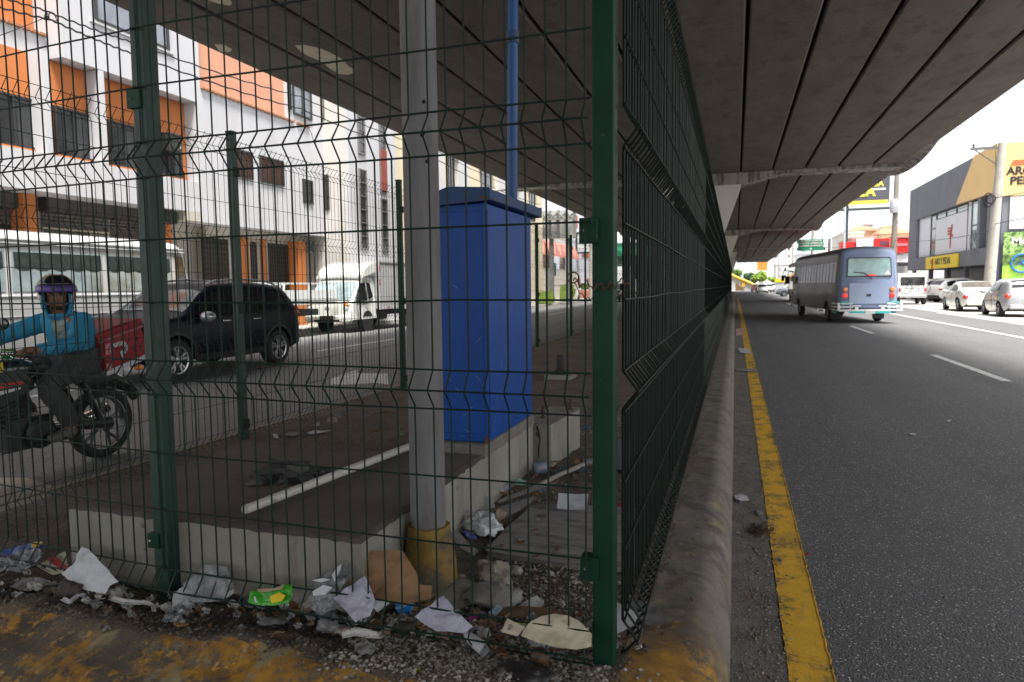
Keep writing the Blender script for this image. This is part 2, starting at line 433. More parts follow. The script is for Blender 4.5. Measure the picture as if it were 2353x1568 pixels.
# ================================================================== FLYOVER
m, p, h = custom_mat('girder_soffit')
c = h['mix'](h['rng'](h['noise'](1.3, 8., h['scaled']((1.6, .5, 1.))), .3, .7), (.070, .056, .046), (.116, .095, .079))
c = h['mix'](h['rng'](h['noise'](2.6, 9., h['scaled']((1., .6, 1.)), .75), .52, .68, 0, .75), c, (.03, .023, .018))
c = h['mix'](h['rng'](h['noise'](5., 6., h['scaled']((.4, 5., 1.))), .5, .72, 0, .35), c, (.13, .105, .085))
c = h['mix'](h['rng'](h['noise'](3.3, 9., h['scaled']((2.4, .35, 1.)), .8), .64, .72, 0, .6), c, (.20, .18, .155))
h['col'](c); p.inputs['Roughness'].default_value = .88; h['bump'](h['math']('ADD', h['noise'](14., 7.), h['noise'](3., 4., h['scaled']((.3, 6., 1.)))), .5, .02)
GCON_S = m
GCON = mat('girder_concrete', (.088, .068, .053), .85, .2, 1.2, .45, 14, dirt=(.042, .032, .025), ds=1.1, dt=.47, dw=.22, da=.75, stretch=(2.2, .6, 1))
CAPC = mat('cap_concrete', (.28, .26, .24), .85, .2, 1.5, .3, 20, dirt=(.05, .045, .04), ds=3.5, dt=.46, stretch=(1.6, 1, .35))
PIER = mat('pier_paint', (.62, .6, .56), .8, .08, 1.2, .1, 20, dirt=(.4, .37, .33), ds=1.5, dt=.55)
PATCH = mat('repair_plaster', (.52, .47, .38), .9, .12, 5, .3, 25, dirt=(.2, .17, .13), ds=9, dt=.6, dw=.05, da=.7)
ZD = 5.7
fly = thing('flyover', 'long concrete flyover with dark girder underside passing overhead', 'bridge', (-1.6, 28, 0))
gx = [-8.97, -7.80, -6.64, -5.47, -4.34, -3.2, -2.08, -.97, .13, 1.26, 2.40, 3.52, 4.68, 5.82]
spans = [(-27.5, .6), (.7, 28.1), (29.0, 56.9), (57.8, 85.4), (86.3, 113.6), (114.5, 141)]
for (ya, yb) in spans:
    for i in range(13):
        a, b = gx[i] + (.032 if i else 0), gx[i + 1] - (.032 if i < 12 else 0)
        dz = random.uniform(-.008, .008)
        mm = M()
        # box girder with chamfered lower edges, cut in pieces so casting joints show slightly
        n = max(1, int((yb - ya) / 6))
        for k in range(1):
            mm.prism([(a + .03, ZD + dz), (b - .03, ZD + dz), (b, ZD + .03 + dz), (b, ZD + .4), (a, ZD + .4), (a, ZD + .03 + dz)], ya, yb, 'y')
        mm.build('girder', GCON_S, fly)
    M().box(gx[0] - .02, gx[-1] + .02, ya - .3, yb + .5, ZD + .402, ZD + .62).build('deck_slab', GCON, fly)
    for (xa, xb) in ((gx[0] - .25, gx[0] - .022), (gx[-1] + .022, gx[-1] + .25)):
        M().box(xa, xb, ya - .3, yb + .5, ZD + .42, ZD + 1.5).build('parapet', CAPC, fly)
for yc in (28.12, 56.95, 85.45, 113.65):
    mm = M(); xc = -1.6
    prof = [(-4.0, 5.62), (-3.3, 5.60), (-2.75, 5.52), (-2.35, 5.40), (-1.9, 5.28), (1.9, 5.28), (2.35, 5.40), (2.75, 5.52), (3.3, 5.60), (4.0, 5.62), (7.5, 5.60), (7.75, 5.7), (7.75, 6.2), (-7.75, 6.2), (-7.75, 5.7), (-7.5, 5.60), (-7.4, 5.6)]
    mm.prism([(x + xc, z) for x, z in [prof[-2]] + prof[:14]], yc - .02, yc + .9, 'y').build('pier_cap', CAPC, fly, bevel=.02)
    M().prism([(xc - 1.72, 5.275), (xc - .85, 2.7), (xc - .85, 0), (xc + .85, 0), (xc + .85, 2.7), (xc + 1.72, 5.275)], yc + .12, yc + .8, 'y').build('pier', PIER, fly, bevel=.04)
    # drip hood where the cap meets the deck edge
    rows = []
    for k in range(21):
        t = k / 20; bulge = .11 * math.sin(PI * t) ** .7
        y = yc - 3.9 + 7.2 * t
        rows.append([(gx[-1] - .3, y, ZD + .05), (gx[-1] + bulge * .7, y, ZD - .28 * math.sin(PI * t) ** .8 + .03), (gx[-1] + .1 + bulge, y, ZD + .12), (gx[-1] + .1, y, ZD + .45)])
    M().grid(rows).build('edge_hood', CAPC, fly, smooth=True)
def patch(pts, name='repair_patch'):
    q = [onz(x, y, ZD - .012) for x, y in pts]; mm = M()
    mm.prism([(a[0], a[1]) for a in q], ZD - .014, ZD + .03, 'z'); return mm.build(name, PATCH, fly)
patch([(678, 105), (700, 104), (735, 112), (760, 122), (788, 138), (800, 152), (812, 160), (812, 168), (800, 172), (778, 170), (758, 158), (740, 142), (715, 132), (692, 120)])
patch([(493, 103), (516, 105), (533, 114), (528, 120), (505, 118)])
patch([(470, -6), (525, -6), (533, 8), (528, 13), (505, 9), (480, 2)])
# rusty conduit stub under the left side of the deck
M().tube([(-10.5 + .3 * 0, 28.0, 5.55), (-7.4, 28.0, 5.56)], .05, 8).build('drain_pipe', mat('pale_pipe', (.5, .47, .42), .6, .1, 5), fly)

# ================================================================== FENCES
GREEN = mat('fence_green', (.006, .021, .014), .55, .22, 9, .12, 50, dirt=(.018, .024, .02), ds=7, dt=.58, dw=.2, da=.45, spec=.25)
GREEN_R = mat('fence_green_dull', (.006, .012, .009), .6, .3, 9, .12, 50, spec=.18)
GREEN_P = mat('post_green', (.0022, .034, .019), .5, .25, 5, .1, 35, dirt=(.25, .24, .20), ds=24, dt=.70, dw=.03, da=.6, spec=.25)
GREY_P = mat('post_weathered', (.007, .034, .024), .5, .3, 8, .15, 40, dirt=(.09, .09, .075), ds=14, dt=.6, dw=.12, da=.5, stretch=(1, 1, .25))
FOLDS = (.262, 1.072, 1.885, 2.70); FOLDS_R = (.262, 1.072, 1.885, 2.585)
HZ = (.56, .784, 1.359, 1.592, 2.15, 2.36)
def wires(mm, A, B, out, step, zoff, rv, rh, n=5, top=2.79, ends=(0, 0), side=4, folds=FOLDS, jit=.0026):
    """one welded-mesh panel from A to B (x, y); out = the side the folds bulge to"""
    A, B, out = Vector((*A, 0)), Vector((*B, 0)), Vector((*out, 0)); L = (B - A).length; d = (B - A) / L; dep = .045
    prof = [(0, folds[0] - .045)] if True else []
    prof = [(.0, .212), (dep, folds[0])]
    for i, z in enumerate(folds):
        if i: prof += [(0, z - .058), (dep * .97, z - .004), (dep * .97, z + .004)]
        prof += [(0, z + .062)]
    prof += [(-.006, top)]
    kx = int(L / step + .5)
    for k in range(kx + 1):
        p = A + d * min(L, step * k + random.uniform(-jit, jit))
        ph = random.uniform(-jit, jit)
        mm.tube([p + out * (w + ph) + Vector((0, 0, z + zoff)) for w, z in prof], rv, side, True)
    hz = [(.0, .218)] + [(dep + rv, z) for z in folds] + [(rv * 1.6, z) for z in HZ] + [(rv * 1.6, z + .066) for z in folds] + [(rv * 1.6, z - .064) for z in folds[1:]]
    for w, z in hz:
        q = [A - d * .02 + out * w + Vector((0, 0, z + zoff))]
        for k in range(1, 4): q.append(A + d * (L * k / 4) + out * w + Vector((0, 0, z + zoff + random.uniform(-.0045, .0045))))
        q.append(B + d * .02 + out * w + Vector((0, 0, z + zoff)))
        mm.tube(q, rh, side, True)
    return mm
def fence_post(parent, x, y, z0, z1, w=.065, m=None, clamps=(), rot=0., cdir=(0, -1), lean=0.):
    mm = M(); t = Matrix.Rotation(rot, 3, 'Z')
    mm.cbox((x, y, (z0 + z1) / 2), (w, w, z1 - z0), t)
    mm.v = [(p[0] + lean * (p[2] - z0), p[1], p[2]) for p in mm.v]
    o = mm.build('post', m or GREEN_P, parent, bevel=.006)
    c = M(); c.cbox((x + lean * (z1 - z0), y, z1 + .006), (w + .006, w + .006, .014), t); c.build('post_cap', GREEN, o, bevel=.003)
    for z in clamps:
        c = M(); c.cbox((x + cdir[0] * (w / 2 + .004), y + cdir[1] * (w / 2 + .004), z), (w * .8 if cdir[0] == 0 else .03, w * .8 if cdir[1] == 0 else .03, .075), t)
        c.ball((x + cdir[0] * (w / 2 + .02), y + cdir[1] * (w / 2 + .02), z), .007, 6, 4)
        c.build('clamp', GREEN, o, bevel=.003)
    return o
YF = 2.06
ff = thing('wire_fence', 'green welded wire fence across the near end of the traffic island', 'fence', (-1.2, YF, .2))
XL, XC = -2.118, -.384
wires(M(), (XL + .02, YF - .035), (XC - .045, YF - .035), (0, -1), .0645, 0, .0031, .0033, side=6).build('wire_panel', GREEN, ff)
wires(M(), (-3.93, 2.155), (XL - .012, YF - .025), (-.04, -1), .0645, 0, .0031, .0033, side=6).build('wire_panel', GREEN, ff)
fence_post(ff, XL, YF + .005, .15, 2.86, .066, GREY_P, lean=.0075)
fence_post(ff, XC, YF + .045, .15, 2.86, .068, GREEN_P)
def clamp(x0, x1, z0, z1, y):
    c = M(); c.box(x0, x1, y - .006, y, z0, z1); c.box(x0, x1, y - .005, y + .05, z0 + .002, z1 - .002); c.build('clamp', GREEN_P, ff, bevel=.003)
    b = M(); b.lathe([(0, -.008), (.004, -.005), (.005, 0)], ((x0 + x1) / 2 - .012, y - .005, (z0 + z1) / 2), 'y', 8); b.build('bolt', mat('galvanised', (.5, .5, .5), .35, .1, 20, metal=1), ff)
clamp(-2.155, -2.092, 2.075, 2.145, YF - .032); clamp(-2.168, -2.115, .402, .462, YF - .032)
clamp(-.455, -.397, 1.53, 1.608, YF + .002); clamp(-.455, -.397, .475, .55, YF + .002)
# right-hand run along the kerb
rf = thing('wire_fence', 'long dark green wire fence running along the right kerb under the flyover', 'fence', (-.335, 2.2, .2))
y = 2.135; bay = 2.96; k = 0
while y < 66:
    near = y < 12
    step = .0645 if y < 30 else .129
    wires(M(), (-.333, y), (-.333, y + bay - .03), (1, 0), step, 0, .0052 if near else .0056, .0038 if near else .0045, side=5 if y < 6 else 3, jit=.002).build('wire_panel', GREEN_R, rf)
    if k: fence_post(rf, -.395, y - .015, .15, 2.84, .06, GREEN_P)
    y += bay; k += 1
# rear run along the left road
bf = thing('wire_fence', 'green wire fence along the far kerb between island and left road', 'fence', (-3.87, 2.2, .15))
posts_y = [2.15, 4.62, 7.5, 10.45, 13.5, 16.55, 19.6, 22.6, 25.6, 28.6, 31.6, 34.6, 37.6, 40.6]
for i in range(len(posts_y) - 1):
    ya, yb = posts_y[i] + .03, posts_y[i + 1] - .03
    wires(M(), (-3.85, ya), (-3.85, yb), (-1, 0), .0645, -.052 + (0.02 * (i > 2)), .0026, .0026, side=3 if i > 1 else 4, top=2.66, folds=FOLDS_R).build('wire_panel', GREEN, bf)
    lab = fence_post(bf, -3.865, posts_y[i + 1], .1, 2.66 + .03 * (i % 2), .06, GREY_P if i < 1 else GREEN_P, clamps=(2.35, 1.25, .3), cdir=(1, 0))
# rusty tie wire twisted round the corner post
tw = M(); pts = []
for k in range(60):
    t = k / 59
    pts.append((-.47 + .17 * t, YF - .012 - .02 * math.sin(t * 9) * (t > .1), 1.418 + .01 * math.sin(t * 31) - .018 * math.sin(PI * t) + .005 * math.sin(80 * t)))
tw.tube(pts, .0022, 5)
tw.tube([(-.47 + .018 * math.cos(a), YF - .02, 1.428 + .016 * math.sin(a)) for a in lin(0, 6.5, 20)], .0024, 5)
p0_ = Vector(pts[-1])
tw.tube([p0_ + Vector((-.17 + .02 * t, .02 + .34 * t, -.05 * math.sin(PI * t) + .006 * math.sin(t * 30))) for t in lin(0, 1, 30)], .0016, 5)
tag(tw.build('tie_wire', mat('rusty_wire', (.09, .04, .02), .8, .3, 60), smooth=True), 'thin rusty wire twisted around the green corner post', 'wire')
# ================================================================== ON THE ISLAND: slab, cabinet, poles
SLABTOP = mat('slab_top', (.105, .088, .076), .85, .2, 2.2, .25, 18, dirt=(.055, .045, .038), ds=1.3, dt=.48, dw=.2, da=.7)
m, p, h = custom_mat('slab_side')
c = h['mix'](h['rng'](h['noise'](2.5, 7.), .3, .7), (.20, .185, .155), (.31, .295, .25))
c = h['mix'](h['rng'](h['noise'](3., 8., h['scaled']((2.6, 2.6, .6)), .75), .52, .7, 0, .7), c, (.13, .11, .085))
c = h['mix'](h['rng'](h['noise'](13., 6.), .66, .7, 0, .8), c, (.09, .07, .055))
h['col'](c); p.inputs['Roughness'].default_value = .88; h['bump'](h['noise'](38., 7.), .35, .012); SLABS = m
SZ = .5
def slab_poly():
    base = [(-2.67, 2.10), (-1.262, 2.095), (-1.275, 4.32), (-1.62, 4.34), (-1.66, 3.42), (-2.05, 3.27), (-2.42, 3.33), (-2.80, 3.37)]
    out = []
    for i, a in enumerate(base):
        b = base[(i + 1) % len(base)]; n = max(2, int(math.hypot(b[0] - a[0], b[1] - a[1]) / .035))
        for k in range(n):
            t = k / n; j = .004 if k else 0
            out.append((a[0] + (b[0] - a[0]) * t + random.uniform(-j, j), a[1] + (b[1] - a[1]) * t + random.uniform(-j, j)))
    return out
sp = slab_poly(); sm = M(); n = len(sp)
cxs, cys = -2., 2.8
rim = [(x, y, SZ - .012 + random.uniform(-.006, .004)) for x, y in sp]
inner = []
for x, y in sp:
    dx, dy = cxs - x, cys - y; q = math.hypot(dx, dy); inner.append((x + dx / q * .03, y + dy / q * .03, SZ + random.uniform(-.002, .002)))
bot = [(x, y, .08) for x, y in sp]
sm.m = 1; sm.add(bot + rim, [(i, (i + 1) % n, n + (i + 1) % n, n + i) for i in range(n)])
sm.m = 0; sm.add(rim + inner, [(i, (i + 1) % n, n + (i + 1) % n, n + i) for i in range(n)]); sm.add(inner, [tuple(range(n))])
# bolt holes and scuffs as shallow rings
tag(sm.build('concrete_slab', [SLABTOP, SLABS], smooth=35), 'raised concrete slab with dark worn top holding the blue cabinet', 'slab')
pl = M(); pl.box(-1.70, -1.268, 3.40, 4.335, SZ - .02, .552)
tag(pl.build('plinth', mat('plinth_grey', (.17, .155, .135), .88, .2, 6, .4, 25, dirt=(.3, .28, .25), ds=9, dt=.6), bevel=.012), 'low grey mortar plinth directly under the blue cabinet', 'plinth')
bl = M(); bl.prism([(-1.36, 4.37), (-1.165, 4.385), (-1.105, 5.02), (-1.33, 5.05)], .12, .485, 'z')
bt = thing('concrete_block', 'small concrete footing with cracked end and a rusty bolt, behind cabinet', 'concrete block', (-1.22, 4.7, .12))
bl.build('block', SLABS, bt, bevel=.012)
def bolt(parent, x, y, z, hgt, r, mm=None):
    b = M(); b.lathe([(0, 0), (r * 2.2, 0), (r * 2.2, hgt * .15), (r, hgt * .16), (r, hgt * .45), (r * 1.7, hgt * .46), (r * 1.7, hgt * .66), (r, hgt * .67), (r * .95, hgt), (0, hgt)], (x, y, z), 'z', 6)
    return b.build('anchor_bolt', mat('rusty_steel', (.07, .045, .035), .8, .3, 30, .3, 60), parent)
bolt(bt, -1.27, 4.56, .484, .085, .009); bolt(bt, -1.16, 4.93, .484, .08, .009)
cr = M(); cr.tube([(-1.262, 4.372, .47), (-1.25, 4.372, .43), (-1.238, 4.373, .37), (-1.25, 4.371, .32), (-1.247, 4.37, .25)], [.004, .006, .004, .005, .003], 4); cr.build('crack', mat('crack_dark', (.02, .016, .012), .95), bt)
# blue cabinet
BLUE = mat('cabinet_blue', (.003, .062, .30), .42, .14, 2.2, .10, 30, dirt=(.003, .035, .20), ds=2.6, dt=.5, dw=.25, da=.7, stretch=(1, 1, .6), spec=.35)
SCRATCH = mat('paint_scratch', (.30, .36, .45), .7, .2, 30)
BLUE_D = mat('cabinet_blue_roof', (.008, .045, .15), .5, .2, 6, .15, 30, dirt=(.05, .055, .07), ds=7, dt=.5, da=.6)
ct = thing('electrical_cabinet', 'tall blue steel electrical cabinet with pitched lid on the concrete slab', 'cabinet', (-1.415, 3.87, .552))
X0, X1, Y0, Y1 = -1.572, -1.272, 3.45, 4.31
b = M(); b.box(X0, X1, Y0, Y1, .553, 1.852); b.build('cabinet_body', BLUE, ct, bevel=.008)
b = M(); b.box(X0 + .02, X1 - .02, Y0 - .005, Y0 + .003, .60, 1.81); b.build('cabinet_door', BLUE, ct, bevel=.003)
b = M(); b.box(X1 - .003, X1 + .005, Y0 + .03, Y1 - .03, .58, 1.82); b.build('side_panel', BLUE, ct, bevel=.003)
# lid: shallow gable with a rim
prof = [(X0 - .055, 1.842), (X1 + .04, 1.862), (X1 + .04, 1.920), (-1.43, 1.934), (-1.47, 1.934), (X0 - .055, 1.880)]
b = M(); b.prism(prof, Y0 - .045, Y1 + .11, 'y'); b.build('cabinet_lid', BLUE_D, ct, bevel=.004)
for k in range(26):
    sx_ = random.random() < .5; z_ = .58 + 1.2 * random.random() ** 2; l_ = random.uniform(.008, .03); a_n = random.uniform(-1, 1); b = M()
    if sx_: q_ = Vector((random.uniform(X0 + .06, X1 - .03), Y0 - .0062, z_)); dv = Vector((math.cos(a_n), 0, math.sin(a_n)))
    else: q_ = Vector((X1 + .0056, random.uniform(Y0 + .05, Y1 - .1), z_)); dv = Vector((0, math.cos(a_n), math.sin(a_n)))
    b.tube([q_ - dv * l_, q_ + Vector((0, 0, .003)), q_ + dv * l_], [.0004, .0011, .0004], 4); b.build('paint_scratch', SCRATCH, ct)
RUST = mat('rust_stain', (.16, .055, .02), .9, .3, 20)
b = M(); b.prism([(-1.29, .5536), (-1.255, .555), (-1.268, .60), (-1.285, .585)], Y0 - .0066, Y0 - .0052, 'y'); b.build('rust_spot', RUST, ct)
b = M(); b.prism([(X1 - .02, 1.868), (X1 + .038, 1.869), (X1 + .02, 1.884), (X1 - .01, 1.879)], Y0 - .0475, Y0 - .0455, 'y'); b.build('rust_spot', RUST, ct)
# blue conduit pole behind it
b = M(); b.tube([(-1.50, 4.58, .2), (-1.485, 4.58, 2.), (-1.43, 4.58, 5.68)], .036, 14)
bp = thing('conduit_pole', 'slim blue conduit pole rising behind the cabinet to the flyover', 'pole', (-1.49, 4.58, .2))
b.build('pipe', mat('conduit_blue', (.012, .075, .23), .45, .15, 4, .05, 20, dirt=(.05, .09, .18), ds=5, dt=.58, stretch=(1, 1, .2)), bp, smooth=True)
b = M(); b.lathe([(.036, -.04), (.044, -.04), (.044, .04), (.036, .04)], (-1.468, 4.58, 3.1), 'z', 14); b.build('pipe_coupling', BLUE_D, bp, smooth=True)
# grey steel pole with yellow concrete collar
POLE = mat('pole_grey', (.165, .16, .165), .6, .2, 4, .2, 30, dirt=(.075, .058, .05), ds=3., dt=.47, dw=.2, da=.75, stretch=(3, 3, .55))
pt = thing('steel_pole', 'grey steel pole with chipped yellow concrete collar behind the fence', 'pole', (-1.168, 2.447, .2))
b = M(); b.lathe([(.072, .15), (.07, 1.), (.0695, 2.), (.068, 5.6)], (-1.168, 2.455, 0), 'z', 20); b.build('shaft', POLE, pt, smooth=True)
m, p, h = custom_mat('collar_paint')
c = h['mix'](h['rng'](h['noise'](7., 7.), .3, .7), (.16, .10, .018), (.28, .185, .035)); c = h['mix'](h['rng'](h['noise'](6., 8., None, .7), .46, .58, 0, .9), c, (.075, .062, .05))
c = h['mix'](h['rng'](h['noise'](17., 5.), .68, .71, 0, .9), c, (.05, .045, .04))
h['col'](c); p.inputs['Roughness'].default_value = .8; h['bump'](h['noise'](25., 7.), .5, .012)
b = M(); rows = []
for i in range(17):
    z = .10 + .35 * i / 16; rad = .150 - .066 * (i / 16) ** .65; rows.append([(-1.165 + (rad + .006 * fbm(math.cos(a) * 2, math.sin(a) * 2, z * 7)) * math.cos(a), 2.455 + (rad + .006 * fbm(math.cos(a) * 2, math.sin(a) * 2, z * 7)) * math.sin(a), z + (.008 * fbm(math.cos(a) * 3, math.sin(a) * 3, 4) if i == 16 else 0)) for a in lin(0, 2 * PI, 28)])
rows.append([(-1.168 + .06 * math.cos(a), 2.455 + .06 * math.sin(a), .452) for a in lin(0, 2 * PI, 28)])
b.grid(rows).build('concrete_collar', m, pt, smooth=60, weld=True)
b = M(); b.ball((-1.045, 2.43, .17), (.13, .16, .06), 14, 8, .06); b.build('mortar_lump', SLABS, pt, smooth=True)
for z_, a_ in ((2.10, .3), (1.98, .4), (1.88, .2)):
    b = M(); b.lathe([(0, -.003), (.007 if z_ != 1.98 else .011, -.002), (.008, .002)], (-1.168 + .071 * math.cos(-a_ - .6), 2.455 + .071 * math.sin(-a_ - .6), z_), 'y', 8); b.build('bolt_hole', mat('hole_dark', (.01, .01, .01), .9), pt)
# white pipe lying on the slab
a = onz(562, 1172, .52); bb = onz(950, 1023, .52)
d = (bb - a).normalized(); ppm = M(); ppm.tube([a, a + d * .3, a + (bb - a) * .6, bb + d * .18], .0195, 14, False)
ppm.tube([a + d * .001, a + d * .3, bb + d * .17], .0155, 14, True)
o = tag(ppm.build('plastic_pipe', mat('white_pipe', (.52, .49, .44), .5, .1, 6, .1, 40, dirt=(.2, .15, .11), ds=9, dt=.58, dw=.1, da=.7), smooth=50), 'long scuffed white plastic pipe lying across the concrete slab', 'pipe')
# flat paving slab among the gravel
fs = M(); q = [onz(x, y, .215) for x, y in ((1120, 1265), (1300, 1295), (1465, 1300), (1480, 1225), (1465, 1170), (1300, 1158), (1225, 1163), (1170, 1210))]
fs.prism([(a[0], a[1]) for a in q], .14, .216, 'z')
tag(fs.build('paving_slab', mat('paver_grey', (.26, .245, .225), .85, .15, 5, .4, 25, dirt=(.12, .10, .085), ds=4, dt=.5, dw=.12, da=.8, stretch=(1, 3, 1)), bevel=.008), 'flat grey concrete paving slab lying in the gravel behind corner post', 'slab')
# iron stub with footing further back
st = thing('iron_stub', 'dark iron pipe stub on a small concrete footing in the soil', 'pipe stub', tuple(onz(1288, 868, .2)))
w = onz(1288, 868, .2); b = M(); b.cbox((w[0], w[1], .2), (.36, .36, .1)); b.build('footing', SLABS, st, bevel=.02)
b = M(); b.lathe([(0, .25), (.13, .25), (.07, .31), (.052, .33), (.052, .50), (.04, .50), (.04, .42), (0, .42)], (w[0], w[1], 0), 'z', 12); b.build('stub', mat('cast_iron', (.03, .028, .027), .7, .2, 10, .2, 40), st, smooth=40)
# ================================================================== LEFT SIDE BUILDINGS
WHITE = mat('white_render', (.47, .47, .49), .85, .04, 1.2, .06, 25, dirt=(.33, .315, .29), ds=.9, dt=.56, dw=.2, da=.45, stretch=(1., 1., .35))
WHITE2 = mat('white_render_old', (.48, .48, .48), .85, .05, 1.5, .08, 25, dirt=(.5, .47, .42), ds=1.4, dt=.55, dw=.2, da=.6, stretch=(1, 1, .35))
BEIGE = mat('beige_render', (.42, .39, .34), .85, .06, 2, .08, 25, dirt=(.38, .34, .29), ds=1.3, dt=.56, dw=.2, da=.6)
ORANGE = mat('orange_paint', (.48, .16, .045), .75, .07, 2, .05, 30)
SALMON = mat('salmon_paint', (.54, .27, .175), .8, .06, 2, .05, 30)
CREAM = mat('cream_render', (.58, .51, .36), .85, .06, 1.5, .08, 25, dirt=(.5, .45, .36), ds=1.6, dt=.56, dw=.15, da=.6, stretch=(1, 1, .3))
TILE = mat('clay_tile_edge', (.30, .14, .07), .85, .35, 14, .4, 30)
DARKF = mat('dark_frame', (.03, .03, .032), .45, .1, 10)
GLASSD = mat('dark_glass', (.035, .037, .04), .12, .3, 2, spec=.7)
GLASSG = mat('grey_glass', (.20, .22, .26), .15, .2, 2, spec=.7)
BLIND = mat('brown_blind', (.13, .075, .06), .6, .2, 4)
SHUT = mat('roller_shutter', (.115, .10, .095), .55, .18, 5, .1, 30)
GRILLE = mat('dark_grille', (.02, .018, .017), .7, .2, 10)
STEEL = mat('plain_steel', (.32, .32, .33), .4, .1, 10, metal=.6)
YP = lambda px, X, py=500: onx(px, py, X)[1]
def xwin(parent, X, ya, yb, za, zb, glass=GLASSD, frame=DARKF, fw=.05, bars=1, hbars=0, dep=.06, slats=False, side=1):
    """window in a wall facing +X (side=1) or -X; frame with its pane as a sub-part"""
    f = M(); a, b = (X - dep * .3, X + dep) if side > 0 else (X - dep, X + dep * .3)
    f.box(a, b, ya, yb, za, za + fw); f.box(a, b, ya, yb, zb - fw, zb); f.box(a, b, ya, ya + fw, za + fw, zb - fw); f.box(a, b, yb - fw, yb, za + fw, zb - fw)
    for i in range(bars):
        c = ya + (yb - ya) * (i + 1) / (bars + 1); f.box(a, b - side * .012 * (side > 0), c - fw * .45, c + fw * .45, za + fw, zb - fw)
    for i in range(hbars):
        c = za + (zb - za) * (i + 1) / (hbars + 1); f.box(a + .004, b - .016, ya + fw, yb - fw, c - fw * .3, c + fw * .3)
    o = f.build('window', frame, parent)
    g = M(); xx = X + side * .012
    if slats:
        n = int((zb - za) / .075)
        for i in range(n):
            z = za + fw + (zb - za - 2 * fw) * (i + .5) / n
            g.add([(xx, ya + fw, z - .03), (xx, yb - fw, z - .03), (xx + side * .03, yb - fw, z + .02), (xx + side * .03, ya + fw, z + .02)], [(0, 1, 2, 3)])
        g.box(xx - .02, xx - .004, ya + fw, yb - fw, za + fw, zb - fw)
        g.build('louvre', glass, o)
    else:
        g.box(min(xx, xx - side * .01), max(xx, xx - side * .01), ya + fw, yb - fw, za + fw, zb - fw); g.build('pane', glass, o)
    return o
XF_, XR = -14.5, -14.93
wb = thing('apartment_building', 'white building with orange window bays, salmon wall and shuttered shops below', 'building', (-16, 14, .13))
w = M()
w.box(-22, XF_, 4, 22.2, 3.62, 4.46)                                    # spandrel band over the shops
w.box(-22, XF_, 15.966, 22.2, 4.46, 7.12)                               # plain wall to the right of the bays
w.box(-22, XF_, 15.97, 22.2, 3.36, 3.62)
w.box(-22, XF_ - .002, 11.955, 16.15, 6.70, 13.5)                       # upper box
w.box(-22, -14.99, 4, 11.953, 6.69, 7.19)                               # balcony parapet
w.box(-22, XF_ - .004, 20.15, 22.19, 7.12, 13.5)
w.build('wall', WHITE, wb)
w = M(); w.box(-22, XR, 4, 15.96, 4.462, 6.688); w.box(-22, -15.32, 4, 11.95, 7.2, 9.6); w.build('orange_wall', ORANGE, wb)
w = M(); w.box(-22, XF_ - .12, 16.152, 20.148, 7.2, 11.5); w.build('salmon_wall', SALMON, wb)
def tile_edge(ya, yb, z, x):
    t = M(); y = ya
    while y < yb:
        t.prism([(y, z), (y + .17, z), (y + .15, z + .05), (y + .02, z + .055)], x, x + .14, 'x'); y += .18
    t.box(x - .3, x + .05, ya, yb, z + .02, z + .075); return t.build('tile_coping', TILE, wb)
tile_edge(16.15, 20.3, 7.12, XF_ - .06); tile_edge(6, 11.94, 7.19, -15.05); tile_edge(20.62, 21.3, 7.13, XF_ - .06)
for i, ya in enumerate((7.2, 8.62, 10.03, 11.445, 12.858, 14.27)):
    c = M(); c.box(XR - .02, XF_ - .003, ya, ya + .145, 4.464, 6.686); c.build('column', WHITE, wb)
    wa, wz = ya + .55, ya + 1.49
    xwin(wb, XR, wa - .02, wz, 4.57, 5.68, GLASSD, DARKF, .05, 1)
    c = M(); c.box(XR - .02, XR + .10, wa - .04, wz + .02, 4.47, 4.565); c.build('window_sill', ORANGE, wb)
def hvac(parent, x, y, z, d=(.3, .75, .5), mt=None, nm='air_conditioner', axis=1):
    b = M(); b.cbox((x, y, z), d); o = b.build(nm, mt or mat('aircon_white', (.6, .6, .58), .5, .08, 6), parent, bevel=.015)
    g = M(); g.lathe([(.0, .0), (.19, .0), (.2, .012)], (x + d[0] / 2 + .003, y, z), 'x', 16); g.build('fan_grille', DARKF, o)
    return o
hvac(wb, XR + .2, 15.2, 5.43, (.36, .42, .5), DARKF)
xwin(wb, XF_, 12.83, 15.05, 7.81, 9.4, GLASSG, DARKF, .06, 1)
sl = M(); sl.box(XF_ - .01, XF_ + .05, 12.7, 15.2, 7.74, 7.805); sl.build('window_sill', WHITE2, wb)
for (pa, pb) in ((531, 579), (596, 650)):
    xwin(wb, XF_ - .0, YP(pa, XF_, 390), YP(pb, XF_, 390), 4.86, 5.70, BLIND, DARKF, .045, 1, slats=True)
xwin(wb, XF_, YP(697, XF_), YP(719, XF_), 4.45, 5.28, GLASSD, DARKF, .05, 1, slats=True)
xwin(wb, XF_, YP(672, XF_, 240), YP(714, XF_, 240), 7.42, 8.55, GLASSG, DARKF, .06, 1)
xwin(wb, XF_ - .004, YP(657, XF_, 240) + .1, YP(661, XF_, 240) + .16, 7.5, 8.5, GLASSD, DARKF, .03, 0)
b = M(); b.tube([(XF_ + .02, 20.9, 7.6), (XF_ + .2, 21.2, 6.9), (XF_ + .22, 21.35, 6.55)], .012, 5); b.build('cable_stub', DARKF, wb)
